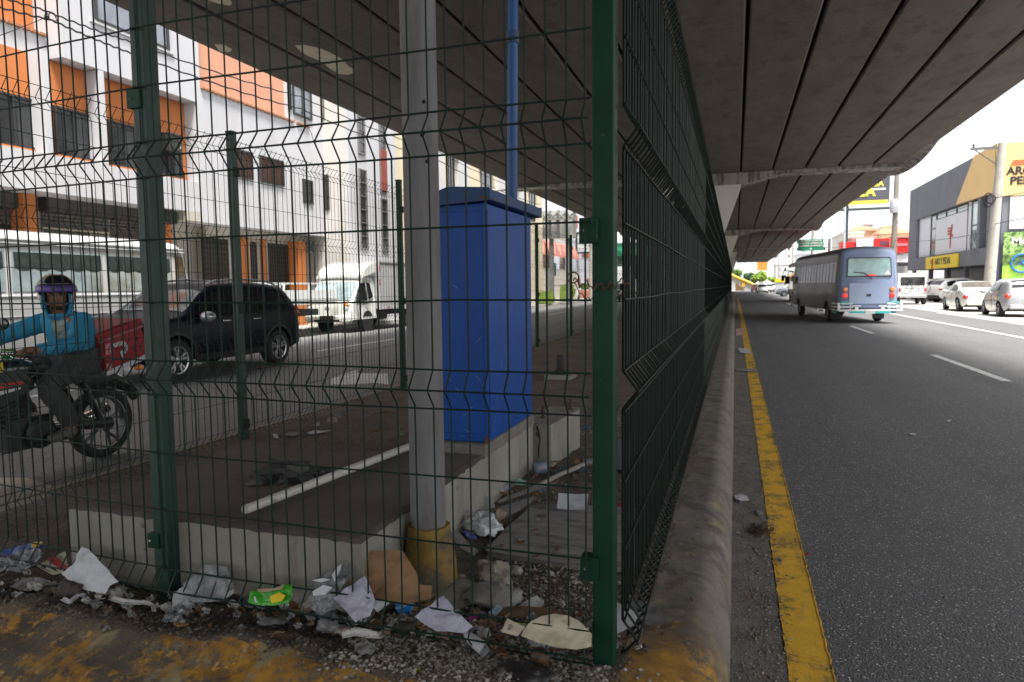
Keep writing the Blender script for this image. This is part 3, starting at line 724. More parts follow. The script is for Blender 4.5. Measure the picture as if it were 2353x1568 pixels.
# ground floor: recessed shop front
XG = -15.55
w = M(); w.box(-22, XG, 4, 16.9, .13, 3.63); w.box(-22, XG + .35, 16.9, 22.2, .13, 3.37); w.build('shop_wall', BEIGE, wb)
w = M(); w.box(XG - .1, XF_ + .02, 15.4, 15.97, 3.36, 3.63); w.build('beam', BEIGE, wb)
def shutter(ya, yb, za, zb, box=True):
    s = M(); n = int((zb - za) / .085)
    for i in range(n):
        z = za + (zb - za) * i / n; h = (zb - za) / n
        s.add([(XG + .03, ya, z), (XG + .03, yb, z), (XG + .06, yb, z + h * .35), (XG + .06, ya, z + h * .35), (XG + .03, yb, z + h), (XG + .03, ya, z + h)], [(0, 1, 2, 3), (3, 2, 4, 5)])
    o = s.build('roller_shutter', SHUT, wb)
    if box:
        q = M(); q.box(XG + .02, XG + .3, ya - .05, yb + .05, zb - .02, zb + .3); q.build('shutter_box', mat('shutter_housing', (.06, .05, .047), .6, .2, 5), o)
y1a, y1b = YP(92, XG), YP(245, XG)
shutter(7.5, YP(60, XG), 2.95, 3.3); shutter(y1a, y1b, 2.95, 3.32); shutter(YP(250, XG), YP(330, XG), .2, 3.32)
g = M(); g.box(XG + .01, XG + .03, 7.5, YP(60, XG), .2, 2.94); g.box(XG + .01, XG + .03, y1a, y1b, .2, 2.93); g.build('shop_window', GLASSD, wb)
f = M(); f.box(XG + .03, XG + .07, y1a, y1b, 2.90, 2.94)
for t in (0, .42, .68, .97): q = y1a + (y1b - y1a) * t; f.box(XG + .02, XG + .062, q, q + .05, .2, 2.9)
f.build('shop_frame', mat('cream_frame', (.5, .44, .34), .6, .1, 8), wb)
sgn = M(); sgn.box(XG + .065, XG + .1, y1a + .02, y1a + 1.22, 2.42, 2.87); so_ = sgn.build('shop_sign', mat('sign_charcoal', (.06, .055, .055), .6, .2, 5), wb)
text('lettering', 'TAPIZADOS', mat('sign_white', (.72, .7, .66), .6), so_, (XG + .103, YP(84, XG), 2.50), (0, 1, 0), (0, 0, 1), .30, .006, YP(187, XG) - YP(84, XG), bold=.012)
for (pa, pb, za, zb, xo) in ((60, 92, .13, 3.62, .45), (371, 396, .13, 3.3, .5)):
    c = M(); c.box(XG, XG + xo, YP(pa, XG + xo, 560), YP(pb, XG + xo, 560), za, zb); c.build('orange_column', ORANGE, wb, bevel=.01)
XG2 = XG + .35
for (pa, pb, z0, xo) in ((552, 573, .13, .06), (601, 613, .13, .06), (686, 703, .13, .45)):
    c = M(); c.box(XG2, XG2 + xo, YP(pa, XG2 + xo, 600), YP(pb, XG2 + xo, 600), z0, 3.12); c.build('orange_column', ORANGE, wb, bevel=.01)
def grille_door(pa, pb, X, zt):
    ya, yb = YP(pa, X, 590), YP(pb, X, 590)
    d = M(); d.box(X - .02, X + .02, ya, yb, .14, zt); o = d.build('door', GRILLE, wb)
    g = M(); q = ya
    while q < yb: g.box(X + .03, X + .045, q, q + .015, .14, zt); q += .12
    z = .2
    while z < zt: g.box(X + .045, X + .058, ya, yb, z, z + .015); z += .16
    g.build('door_grille', mat('grille_brown', (.10, .075, .06), .6, .2, 10), o)
grille_door(464, 523, XG2 + .004, 3.0); grille_door(576, 590, XG2 + .004, 3.0); grille_door(616, 661, XG2 + .004, 3.0)
hvac(wb, XF_ - .35, YP(384, XF_ - .35, 550) , 3.42, (.32, .5, .34), DARKF)
hvac(wb, XG2 + .25, YP(708, XG2 + .2, 560), 2.95, (.3, .5, .42), mat('aircon_dirty', (.3, .28, .25), .6, .2, 6))
b = M(); b.tube([(XF_ + .03, YP(722, XF_, 600), z) for z in (3.3, 2.6, 1.9, .2)], .03, 6); b.tube([(XF_ + .05, YP(716, XF_) + .12 * math.sin(t * 3), 3.3 - 1.1 * t) for t in lin(0, 1, 14)], .015, 5); b.build('service_cable', DARKF, wb)
# neighbouring tall block with slit windows
tb = thing('office_block', 'tall white block with narrow vertical slit windows beside the box truck', 'building', (-17, 26, .13))
XB = -13.45; YB0 = 22.21
yend = YP(912, XB)
w = M(); w.box(-24, XB, YB0, yend, .13, 14); w.build('wall', WHITE, tb)
w = M(); w.box(-24, XB - .1, YB0 - .012, YB0 - .001, .13, 14); w.build('side_wall', mat('side_render_shade', (.50, .48, .45), .85, .05, 1.5, .06, 25), tb)  # beige tone of the less lit side is put into the wall colour
def slit(pa, pb, za, zb, red=None):
    ya, yb = YP(pa, XB, 400), YP(pb, XB, 400)
    o = xwin(tb, XB, ya, yb, za, zb, GLASSD, mat('slit_frame', (.16, .15, .15), .6, .2, 6), .05, 0, int((zb - za) / .55))
    if red:
        r = M(); r.box(XB - .01, XB + .09, ya + .02, yb - .02, red[0], red[1]); r.build('red_panel', mat('red_panel', (.22, .045, .03), .7, .2, 6), o)
slit(823, 839, 6.45, 8.7); slit(823, 840, 2.9, 5.9); slit(872, 887, 2.9, 5.0); slit(872, 886, 5.2, 8.9, (5.3, 6.9))
# dark louvred slot on the side wall facing the camera
o = M(); v0 = Xs = [ony(q, 450, YB0 - .013)[0] for q in (739, 757)]
o.box(Xs[0], Xs[1], YB0 - .05, YB0 - .013, 4.32, 5.62); z = 4.34
while z < 5.6: o.box(Xs[0], Xs[1], YB0 - .075, YB0 - .052, z, z + .03); z += .07
o.build('louvre_window', mat('louvre_dark', (.05, .043, .04), .6, .2, 8), tb)
o = M(); o.box(Xs[0] - .1, Xs[1] - .1, YB0 - .06, YB0 - .013, 7.6, 8.6); o.build('shaft_opening', mat('shaft', (.12, .105, .09), .9, .3, 5), tb)
# cream block further along
cb = thing('cream_building', 'long cream building with white pilasters behind the blue cabinet', 'building', (-17, 45, .13))
ye2 = YP(1250, -13.9, 560)
w = M(); w.box(-26, -14.0, yend + .3, ye2, .13, 12.5); w.build('wall', CREAM, cb)
for pa, pb in ((1003, 1022), (1056, 1078), (1146, 1164), (1196, 1206)):
    c = M(); c.box(-14.01, -13.8, YP(pa, -13.8, 420), YP(pb, -13.8, 420), .13, 12.4); c.build('pilaster', WHITE2, cb)
for pa, pb, za, zb in ((1029, 1043, 6.0, 8.3), (1104, 1128, 6.0, 8.2), (1029, 1043, 2.6, 4.6), (1104, 1128, 2.6, 4.6), (1172, 1186, 6.2, 8.3), (1215, 1228, 6.2, 8.3)):
    ya, yb = YP(pa, -14, 420), YP(pb, -14, 420); xwin(cb, -14.0, ya, yb, za, zb, GLASSD, DARKF, .07, 1)
    c = M(); c.box(-14.01, -13.75, ya - .3, yb + .3, zb + .05, zb + .22); c.build('window_hood', WHITE2, cb)
w = M(); w.box(-26, -13.85, yend + .3, ye2, 12.5, 12.8); w.build('cornice', WHITE2, cb)
# brown shop front just past the tall block
bs = thing('corner_shop', 'small brown and red shop front glimpsed beside the tall white block', 'building', (-15, yend + .2, .13))
w = M(); w.box(-15.5, -13.6, yend + .02, yend + .28, .13, 4.6); w.build('wall', mat('brown_front', (.22, .14, .10), .8, .2, 4), bs)
w = M(); w.box(-13.6, -13.5, yend + .05, yend + .26, 1.9, 2.7); w.build('red_board', mat('red_board', (.4, .03, .03), .6, .1, 4), bs)
# low row beyond: white parapet, red pleated awning, grey hoarding
XL2 = -15.2
lr = thing('low_shop', 'low white building with red saw-tooth awning beyond the fence', 'building', (XL2, 62, .13))
ya, yb = ye2 + .4, YP(1305, XL2, 600)
w = M(); w.box(-26, XL2, ya, yb, 5.3, 7.6); w.build('parapet', mat('parapet_dirty', (.6, .6, .58), .85, .1, .7, .1, 10, dirt=(.55, .45, .22), ds=.6, dt=.55), lr)
w = M(); w.box(-26, XL2 - 1.5, ya, yb, .13, 5.3); w.build('wall', mat('pale_pink_wall', (.55, .45, .42), .85, .1, 2), lr)
aw = M(); n = 7
for i in range(n):
    a = ya + (yb - ya) * i / n; b_ = ya + (yb - ya) * (i + 1) / n
    aw.add([(XL2, a, 5.28), (XL2 + 1.2, a, 3.9), (XL2 + 1.2, b_, 3.9), (XL2, b_, 5.28), (XL2 + .9, (a + b_) / 2, 5.1)], [(0, 1, 4), (1, 2, 4), (2, 3, 4)])
aw.build('awning', mat('awning_red', (.50, .20, .16), .8, .2, 1.5), lr)
w = M(); w.box(XL2 - 1.2, XL2 + .9, ya, yb, .13, 1.55); w.box(XL2 - .2, XL2 + .92, ya, yb, 1.56, 2.9); w.build('front_wall', mat('fence_wall_beige', (.60, .56, .50), .85, .1, 1.5, .1, 10), lr)
for q in (.05, .35, .68):
    c = M(); yq = ya + (yb - ya) * q; c.box(XL2 + .2, XL2 + .6, yq, yq + .6, 2.9, 4.4); c.build('column', BEIGE, lr)
bb_ = thing('old_billboard', 'weathered grey hoarding on steel truss frame, high behind the cabinet', 'billboard', (-13.2, YP(1280, -13.2, 520), 0))
Yb = bb_.location[1]
x0b, x1b = ony(1246, 510, Yb)[0], ony(1322, 510, Yb)[0]
z0b, z1b = ony(1280, 548, Yb)[2], ony(1280, 484, Yb)[2]
w = M(); w.box(x0b, x1b, Yb, Yb + .15, z0b, z1b); w.build('panel', mat('hoarding_grey', (.42, .43, .42), .8, .15, .8, .1, 10, dirt=(.25, .24, .2), ds=.6, dt=.55), bb_)
w = M()
for t in (0, .25, .5, .75, 1): w.box(x0b + (x1b - x0b) * t - .08, x0b + (x1b - x0b) * t + .08, Yb - .14, Yb - .002, z0b, z1b)
zm = (z0b + z1b) / 2 + .3; w.box(x0b - 1, x1b, Yb - .5, Yb - .38, zm, zm + .15)
for i in range(4):
    a = x0b + (x1b - x0b) * i / 4; c_ = x0b + (x1b - x0b) * (i + 1) / 4
    w.tube([(a, Yb - .3, zm), (c_, Yb - .3, z1b - .2)], .07, 5); w.tube([(a, Yb - .3, z1b - .2), (c_, Yb - .3, zm)], .07, 5)
w.box(x0b + .5, x0b + .8, Yb + .2, Yb + .5, 0, z1b); w.box(x1b - .8, x1b - .5, Yb + .2, Yb + .5, 0, z1b)
w.build('truss', mat('truss_grey', (.16, .16, .15), .6, .2, 3), bb_)
# white gabled house with red panels
gh = thing('white_hall', 'big white hall with brick red panels beside a utility pole', 'building', (-16, 80, .13))
XH = -17.0
y0h, y1h = YP(1300, XH, 600), YP(1418, XH, 600)
w = M(); w.box(-34, XH, y0h, y1h, .13, 10.8); w.build('wall', mat('hall_white', (.52, .54, .60), .85, .04, .6), gh)
w = M()
for pa, pb, ya_, yb_ in ((1316, 1326, 520, 496), (1337, 1358, 590, 574), (1322, 1332, 660, 640), (1349, 1358, 660, 640)):
    A_ = onx(pa, ya_, XH); B_ = onx(pb, yb_, XH); w.box(XH - .02, XH + .07, A_[1], B_[1], A_[2], B_[2])
w.build('red_panel', mat('brick_red', (.36, .09, .06), .8, .15, 3), gh)
w = M(); A_ = onx(1333, 668, XH); B_ = onx(1346, 650, XH); w.box(XH - .02, XH + .5, A_[1], B_[1], A_[2], B_[2]); w.build('canopy', WHITE, gh)
sgb = thing('sign_frame', 'square white sign box in a dark frame fixed to the white hall', 'sign', tuple(onx(1345, 560, XH + .8)))
A_ = onx(1318, 580, XH + .9); B_ = onx(1362, 536, XH + .9); yq = (A_[1] + B_[1]) / 2
w = M(); xa_, xb_ = ony(1327, 560, yq)[0], ony(1361, 560, yq)[0]; za_, zb_ = ony(1344, 579, yq)[2], ony(1344, 537, yq)[2]
w.box(xa_, xb_, yq, yq + .5, za_, zb_); w.build('sign_face', mat('sign_board_pale', (.6, .6, .6), .6, .1, 2), sgb)
w = M(); t = .18
w.box(xa_ - t, xb_ + t, yq - .1, yq + .6, zb_ + .002, zb_ + t); w.box(xa_ - t, xb_ + t, yq - .1, yq + .6, za_ - t, za_ - .002); w.box(xa_ - t, xa_ - .002, yq - .1, yq + .6, za_, zb_); w.box(xb_ + .002, xb_ + t, yq - .1, yq + .6, za_, zb_)
for i in range(3):
    for j in range(4): w.box(xa_ + (xb_ - xa_) * (j + .4) / 4.2, xa_ + (xb_ - xa_) * (j + .75) / 4.2, yq - .03, yq - .002, za_ + (zb_ - za_) * (i + .45) / 3.3, za_ + (zb_ - za_) * (i + .62) / 3.3)
w.build('sign_border', DARKF, sgb)
# small green road sign
gs = onz(1270, 693, .13); gs = Vector((-14.0, YP(1271, -14.0, 640), .13))
sg = thing('road_sign', 'small green information sign on a thin post by the left pavement', 'sign', tuple(gs))
xa_, xb_ = ony(1266, 620, gs[1])[0], ony(1278, 620, gs[1])[0]; za_, zb_ = ony(1271, 634, gs[1])[2], ony(1271, 605, gs[1])[2]
w = M(); w.box(xa_, xb_, gs[1] - .04, gs[1], za_, zb_); pn = w.build('sign_panel', mat('sign_teal', (.02, .16, .14), .5, .1, 3), sg)
w = M()
for i in range(4): w.box(xa_ + .12, xb_ - .12 - .1 * (i % 2), gs[1] - .046, gs[1] - .041, za_ + (zb_ - za_) * (.16 + .22 * i), za_ + (zb_ - za_) * (.24 + .22 * i))
w.build('sign_marks', mat('sign_white', (.7, .7, .68), .6), pn)
w = M(); w.tube([((xa_ + xb_) / 2, gs[1] + .03, .13), ((xa_ + xb_) / 2, gs[1] + .03, za_)], .05, 8); w.build('sign_post', STEEL, sg)
# planters, weeds, far utility pole
lf = mat('weed_green', (.16, .24, .04), .7, .3, 8, sheen=0)
for i, (pa, pb) in enumerate(((1334, 1352), (1354, 1366))):
    yq = YP((pa + pb) / 2, -16.2, 670); xa_, xb_ = ony(pa, 680, yq)[0], ony(pb, 680, yq)[0]
    t = thing('planter_box', ('long low terracotta planter box against the white hall', 'short terracotta planter box next to the utility pole base')[i], 'planter', ((xa_ + xb_) / 2, yq, .13), group='terracotta planters by the hall')
    w = M(); w.box(xa_, xb_, yq, yq + .8, .13, .95); w.build('box', mat('terracotta', (.48, .17, .10), .8, .15, 4), t, bevel=.04)
    w = M()
    for k in range(60):
        px = random.uniform(xa_, xb_); s_ = random.uniform(.1, .25); z = random.uniform(.95, 1.5)
        w.add([(px, yq + .3, z), (px + s_, yq + .2, z + s_), (px - s_ * .3, yq + .4, z + s_ * 1.4)], [(0, 1, 2)])
    w.build('plant', lf, t)
for i, (pa, pb, hh, lab) in enumerate(((1225, 1262, 1.1, 'row of bright green weeds at the foot of the beige wall'), (1288, 1312, 1.6, 'tall clump of yellow green weeds beside the parked white car'))):
    w = M(); yq = YP((pa + pb) / 2, -13.9, 680); xa_, xb_ = ony(pa, 690, yq)[0], ony(pb, 690, yq)[0]
    for k in range(420):
        px = random.uniform(xa_, xb_); py = yq + random.uniform(-.6, .6); h_ = hh * random.uniform(.2, 1); s_ = random.uniform(.05, .14); dx = random.uniform(-.3, .3)
        w.add([(px, py, .1), (px + dx - s_, py, h_ * .8), (px + dx * 1.3, py, h_ + .1), (px + dx + s_, py, h_ * .7)], [(0, 1, 2, 3)])
    tag(w.build('weeds', lf), lab, 'weeds')
def upole(name, lab, x, y, hgt, r=.16, arm=None, lean=(0, 0), ymat=None, box=None):
    t = thing(name, lab, 'utility pole', (x, y, 0))
    w = M(); w.tube([(x, y, 0), (x + lean[0], y + lean[1], hgt)], [r * 1.15, r * .75], 10); w.build('shaft', ymat or mat('pole_concrete', (.40, .37, .33), .85, .12, 2, .15, 20, dirt=(.26, .24, .21), ds=3, dt=.55), t, smooth=True)
    if arm:
        w = M()
        for (za, l, sdir) in arm:
            cx_, cy_ = x + lean[0] * za / hgt, y + lean[1] * za / hgt
            w.box(min(cx_, cx_ + l), max(cx_, cx_ + l), cy_ - .06, cy_ + .06, za - .06, za + .06)
            w.tube([(cx_, cy_, za - 1.0), (cx_ + l * .85, cy_, za - .06)], .03, 5)
            w.lathe([(0, 0), (.06, .02), (.04, .08), (.07, .12), (.03, .2), (0, .22)], (cx_ + l * .9, cy_, za + .06), 'z', 8)
        w.build('cross_arm', mat('arm_steel', (.12, .12, .12), .6, .2, 6), t)
    if box:
        w = M(); w.lathe([(0, -.55), (.3, -.55), (.32, -.45), (.32, .45), (.28, .55), (0, .57)], (x + box[0], y + box[1], box[2]), 'z', 14); w.build('transformer', mat('transformer_grey', (.42, .44, .48), .5, .1, 4), t, smooth=40)
    return t
pxy = Vector((-13.9, YP(1358, -13.9, 600)))
upole('utility_pole', 'pale concrete utility pole with a meter box in front of white hall', pxy[0], pxy[1], 10.5, .2)
# petrol station canopy seen through the right-hand fence
pc = thing('station_canopy', 'white and green filling station canopy seen through the fence mesh', 'canopy', (-15, 130, 0))
w = M(); w.box(-32, -12.5, 108, 168, 6.2, 8.1); w.build('fascia', mat('canopy_green', (.02, .24, .11), .5, .1, 1), pc)
w = M(); w.box(-32, -12.3, 107.8, 168.2, 8.1, 8.35); w.build('roof_edge', WHITE, pc)
for yq in (112, 138, 164):
    w = M(); w.box(-14.5, -14, yq, yq + .5, 0, 6.2); w.build('column', mat('canopy_post', (.05, .35, .25), .6), pc)
# overhead cables crossing in front of the white building
def cable(lab, pts, r=.016, wob=.0, n=40, name='overhead_cable', cat='cable', group='overhead cables'):
    w = M(); P = [Vector(p) for p in pts]; out = []
    for i in range(len(P) - 1):
        for k in range(n):
            t = k / n; q = P[i].lerp(P[i + 1], t); sag = (P[i + 1] - P[i]).length * .012
            out.append(q - Vector((0, 0, 4 * sag * t * (1 - t))) + Vector((0, 0, wob * math.sin(i * 9 + t * n * 1.3))))
    out.append(P[-1]); w.tube(out, r, 5)
    return tag(w.build(name, mat('cable_black', (.012, .012, .013), .6), smooth=True), lab, cat, group)
XK = -12.6
cable('upper twisted black cable sloping past the white and salmon walls', [onx(-160, -60, XK), onx(92, 20, XK), onx(300, 96, XK), onx(690, 222, XK), onx(1000, 345, XK), onx(1240, 450, XK)], .017, .012)
cable('lower twisted black cable sloping past the white and salmon walls', [onx(-160, -30, XK), onx(120, 47, XK), onx(300, 122, XK), onx(690, 250, XK), onx(1000, 365, XK), onx(1240, 470, XK)], .019, .012)
cable('thin blue wire dropping from the cable joint to the left', [onx(-80, 108, XK), onx(100, 42, XK)], .008, 0, group='thin service wires')
w = M(); q = onx(107, 38, XK); w.ball(q, (.05, .05, .06), 8, 6, .3); q2 = onx(125, 32, XK); w.tube([q, q + Vector((0, .1, .12)), q2, q2 + Vector((0, .05, -.12)), q + Vector((0, .05, -.05))], .012, 5)
tag(w.build('cable_clamp', mat('cable_black', (.012, .012, .013), .6)), 'dark clamp joining the overhead cables at top left', 'cable clamp')
# ================================================================== RIGHT SIDE
GREYB = mat('facade_grey', (.15, .155, .18), .8, .08, .8, .08, 15, dirt=(.11, .11, .13), ds=.7, dt=.55)
TAN = mat('facade_tan', (.70, .47, .21), .75, .05, .6, .05, 15)
PANELW = mat('facade_panel', (.62, .63, .68), .6, .04, .5)
SIGNY = mat('sign_yellow', (.78, .58, .01), .5, .05, 2)
SIGNK = mat('sign_black', (.015, .013, .012), .5)
REDM = mat('logo_red', (.42, .03, .03), .6, .1, 4)
XA = 15.5; YC = 50.8
ab = thing('bicycle_shop', 'grey and tan two storey bicycle shop building with yellow sign', 'building', (20, 62, 0))
w = M(); w.box(XA, 34, YC, 73.5, 2.55, 10.0)
# recesses are set in front: build the wall as pieces round the glazed bay
w2 = M()
yl, yr = 54.2, 70.65
w2.box(XA, 34, yr, 73.5, 2.55, 10.0); w2.box(XA, 34, YC, 52.3, 2.55, 10.0); w2.box(XA, 34, 52.3, yr, 2.55, 3.65); w2.box(XA, 34, 52.3, yr, 7.1, 10.0); w2.box(XA + .9, 34, 52.3, yr, 3.65, 7.1)
w2.box(XA, XA + .9, 53.7, 54.2, 3.65, 7.1)
w2.build('wall', GREYB, ab)
w = M(); w.prism([(YC - .12, 7.02), (58.7, 7.12), (55.0, 10.02), (YC - .12, 10.02)], XA - .12, XA - .004, 'x')
w.box(XA - .12, 36, YC - .14, YC - .004, 6.75, 10.02); w.build('tan_cladding', TAN, ab)
w = M(); w.box(XA + .25, XA + .3, 67.0, 70.64, 3.66, 7.09); w.build('white_panel', PANELW, ab)
w = M(); w.box(XA + .25, XA + .3, 57.3, 65.3, 3.66, 6.55); w.build('white_panel', PANELW, ab)
for q0_, q1_ in ((54.21, 54.6), (56.4, 57.0)): w = M(); w.box(XA + .25, XA + .32, q0_, q1_, 3.66, 7.09); w.build('white_panel', PANELW, ab)
GS = mat('shop_glass', (.13, .16, .17), .15, .2, 1, spec=.7)
def pane(nm, ya, yb, za, zb, m, x=XA + .31, bars=0, hb=0):
    f = M(); f.box(x - .04, x, ya, yb, za, za + .07); f.box(x - .04, x, ya, yb, zb - .07, zb); f.box(x - .04, x, ya, ya + .07, za + .07, zb - .07); f.box(x - .04, x, yb - .07, yb, za + .07, zb - .07)
    for i in range(bars): c = ya + (yb - ya) * (i + 1) / (bars + 1); f.box(x - .05, x - .002, c - .05, c + .05, za + .07, zb - .07)
    for i in range(hb): c = za + (zb - za) * (i + 1) / (hb + 1); f.box(x - .046, x - .004, ya + .07, yb - .07, c - .04, c + .04)
    o = f.build('window', DARKF, ab); g = M(); g.box(x + .002, x + .02, ya + .07, yb - .07, za + .07, zb - .07); g.build('pane', m, o); return o
pane('w', 65.4, 66.95, 3.68, 7.05, GS, hb=2)
pane('w', 57.3, 65.3, 6.56, 7.08, GS, bars=2)
dw = pane('w', 54.65, 56.35, 3.68, 7.05, mat('display_glass', (.46, .58, .60), .2, .15, 1, spec=.6), hb=1)
# outline of a bicycle on the display window
def bike_lines(mm, x, y, z, s, r, ry=0.):
    def wheel(c):
        mm.tube([(x, y + c + .34 * s * math.cos(a), z + .34 * s + .34 * s * math.sin(a)) for a in lin(0, 2 * PI, 22)], r, 4)
    wheel(0); wheel(1.05 * s)
    P = lambda u, v: (x, y + u * s, z + v * s)
    for a, b in (((0, .34), (.42, .30)), ((0, .34), (.32, .82)), ((.42, .30), (.30, .92)), ((.42, .30), (.85, .85)), ((.31, .84), (.86, .88)), ((1.05, .34), (.84, .98)), ((.22, .94), (.40, .95)), ((.84, .98), (.98, 1.0))):
        mm.tube([P(*a), P(*b)], r * 1.2, 4)
q = M(); bike_lines(q, XA + .25, 54.95, 3.9, 1.15, .025); q.build('bicycle_decal', mat('decal_grey', (.16, .2, .2), .6), dw)
# stylised running figure, red
def runner(parent, x, y, z, s, mt, nx=(0, -1, 0)):
    q = M(); ax = Vector((0, -1, 0)); up = Vector((0, 0, 1)); O = Vector((x, y, z))
    P = lambda u, v: tuple(O + ax * (u * s) + up * (v * s))
    pr_ = lambda pts: q.prism([(O[1] - u * s, O[2] + v * s) for u, v in pts], x - .05, x, 'x')
    pr_([(.05, -.2), (.12, -.2), (.17, .3), (.24, .55), (.10, .62), (.0, .42), (.06, .3)])
    pr_([(.16, .6), (.28, .62), (.36, .95), (.28, .98), (.22, .78)])
    for v in (.5, .64, .78): pr_([(-.42, v), (.06, v - .02), (.06, v + .05), (-.36, v + .07)])
    pr_([(.22, .5), (.44, .44), (.46, .36), (.36, .36), (.2, .42)])
    return q.build('runner_emblem', mt, parent)
runner(ab, XA + .245, 61.2, 4.35, 1.55, REDM)
w = M(); w.box(XA - .15, XA - .02, 57.8, 66.45, 2.53, 3.52); sy = w.build('shop_sign', SIGNY, ab)
runner(sy, XA - .152, 64.4, 2.55, .85, REDM)
text('lettering', 'ARO Y PEDAL', SIGNK, sy, (XA - .155, 63.6, 2.83), (0, -1, 0), (0, 0, 1), .52, .02, 4.3, bold=.02)
text('lettering', 'ARO Y', SIGNK, ab, (15.93, YC - .15, 8.02), (1, 0, 0), (0, 0, 1), .5, .04, 2.05, bold=.03)
text('lettering', 'PEDAL', SIGNK, ab, (16.18, YC - .15, 7.42), (1, 0, 0), (0, 0, 1), .5, .04, 2.0, bold=.03)
w = M()
for v in (8.62, 8.74, 8.86): w.box(16.15 + (v - 8.62) * .6, 17.4, YC - .18, YC - .141, v, v + .06)
w.build('speed_stripes', mat('stripe_orange', (.4, .10, .02), .6), ab)
# side facing us: white panel strip and big poster
w = M(); w.box(16.25, 30, YC - .1, YC - .004, 4.7, 6.7); w.build('white_panel', PANELW, ab)
w = M(); w.box(XA, XA + .35, YC - .03, YC - .002, 0, 6.7); w.box(XA + .02, 34, YC - .02, YC + .3, 0, 2.55); w.build('corner_trim', mat('trim_navy', (.05, .06, .10), .6, .1, 2), ab)
pst = thing('bicycle_poster', 'large park poster of a blue mountain bike on the shop wall', 'poster', (18, YC - .2, 1.3))
m, p, h = custom_mat('poster_print')
X3 = h['xyz']()
grass = h['mix'](h['rng'](h['noise'](3., 6.), .35, .65), (.16, .36, .03), (.36, .60, .07))
leaf = h['mix'](h['rng'](h['noise'](4.2, 8., None, .75), .42, .6), (.03, .09, .015), (.34, .52, .16))
leaf = h['mix'](h['rng'](h['noise'](6., 6.), .6, .66), leaf, (.75, .82, .6))
hedge = h['mix'](h['rng'](h['noise'](5., 6.), .4, .6), (.03, .06, .015), (.11, .2, .03))
c = h['mix'](h['rng'](X3[2], 2.35 - 1.3, 2.5 - 1.3), grass, hedge); c = h['mix'](h['rng'](X3[2], 3.0 - 1.3, 3.2 - 1.3), c, leaf)
h['col'](c); p.inputs['Roughness'].default_value = .4
w = M(); w.box(15.93, 23, YC - .24, YC - .2, 1.33, 4.5); po = w.build('poster_sheet', m, pst)
w = M(); bk = mat('bike_blue', (.02, .16, .42), .4, .1, 4)
yy = YC - .26
for cx_, rr in ((16.95, .56), (18.75, .56)):
    w.tube([(cx_ + rr * math.cos(a), yy, 2.55 + rr * math.sin(a)) for a in lin(0, 2 * PI, 26)], .06, 6)
    for a in lin(0, PI, 7): w.tube([(cx_ + rr * math.cos(a), yy, 2.55 + rr * math.sin(a)), (cx_ - rr * math.cos(a), yy, 2.55 - rr * math.sin(a))], .008, 3)
for a, b in (((16.95, 2.55), (17.7, 2.5)), ((16.95, 2.55), (17.5, 3.3)), ((17.7, 2.5), (17.5, 3.45)), ((17.7, 2.5), (18.45, 3.3)), ((17.5, 3.3), (18.45, 3.4)), ((18.75, 2.55), (18.4, 3.6)), ((17.3, 3.5), (17.7, 3.5))): w.tube([(a[0], yy, a[1]), (b[0], yy, b[1])], .05, 5)
w.build('bicycle_print', bk, po)
text('lettering', 'Mo', mat('sign_white', (.7, .7, .68), .6), po, (16.36, YC - .26, 3.72), (1, 0, 0), (0, 0, 1), .46, .02, .95, bold=.03)
# recess under the overhang
w = M(); w.box(XA + 3, 34, YC + .3, 73.4, 0, 2.548); w.build('shop_front', mat('shopfront_dark', (.05, .052, .058), .4, .2, 1), ab)
for yq in (53, 57.5, 62, 67, 72.8):
    w = M(); w.box(XA + .3, XA + .6, yq, yq + .35, 0, 2.55); w.build('column', GREYB if yq < 72 else WHITE2, ab)
# ---- poles with wires
upole('utility_pole', 'tall tapered concrete utility pole with a cross arm before the bicycle shop', 12.2, 40.6, 8.3, .24, ((8.1, -1.35, 0),), (.35, 0))
w = M(); w.lathe([(.20, -.05), (.24, -.02), (.24, .02), (.20, .05)], (12.1, 40.45, 5.55), 'y', 20)
for k in range(5): w.tube([(12.0 + (.3 + .015 * k) * math.cos(a) * .6, 40.35 + .02 * k, 5.5 + (.33 + .01 * k) * math.sin(a)) for a in lin(0, 2 * PI, 20)], .018, 4)
tag(w.build('cable_coil', mat('cable_black', (.012, .012, .013), .6)), 'coil of spare black cable hung on the tapered pole', 'cable coil')
upole('utility_pole', 'wooden looking utility pole with a grey transformer near the red dealership', 12.2, 63.0, 11.0, .24, None, (.1, 0), mat('pole_brown', (.25, .22, .19), .85, .15, 3), box=(-.1, -.3, 7.6))
upole('utility_pole', 'slim grey utility pole rising behind the green road sign', 7.6, 78, 9.0, .18, ((8.4, 1.2, 0),))
upole('utility_pole', 'far thin utility pole left of the grey and white bus', 8.6, 118, 9.5, .16)
upole('utility_pole', 'farthest thin utility pole by the bright trees down the street', 9.2, 165, 10.5, .2)
lp = upole('street_lamp', 'tall pale street lamp behind the dealership roof', 11.4, 84, 11.5, .12, None, (0, 0), mat('lamp_pale', (.45, .52, .54), .5, .1, 3)); lp['category'] = 'street lamp'
w = M(); w.tube([(11.4, 84, 11.5), (11.0, 84, 12.0), (10.2, 84, 12.1)], .06, 6); w.cbox((9.9, 84, 12.08), (.7, .25, .12)); w.build('lamp_head', STEEL, lp)
pa_ = Vector((12.25, 40.6, 6.4)); pb_ = Vector((12.28, 63.0, 7.0))
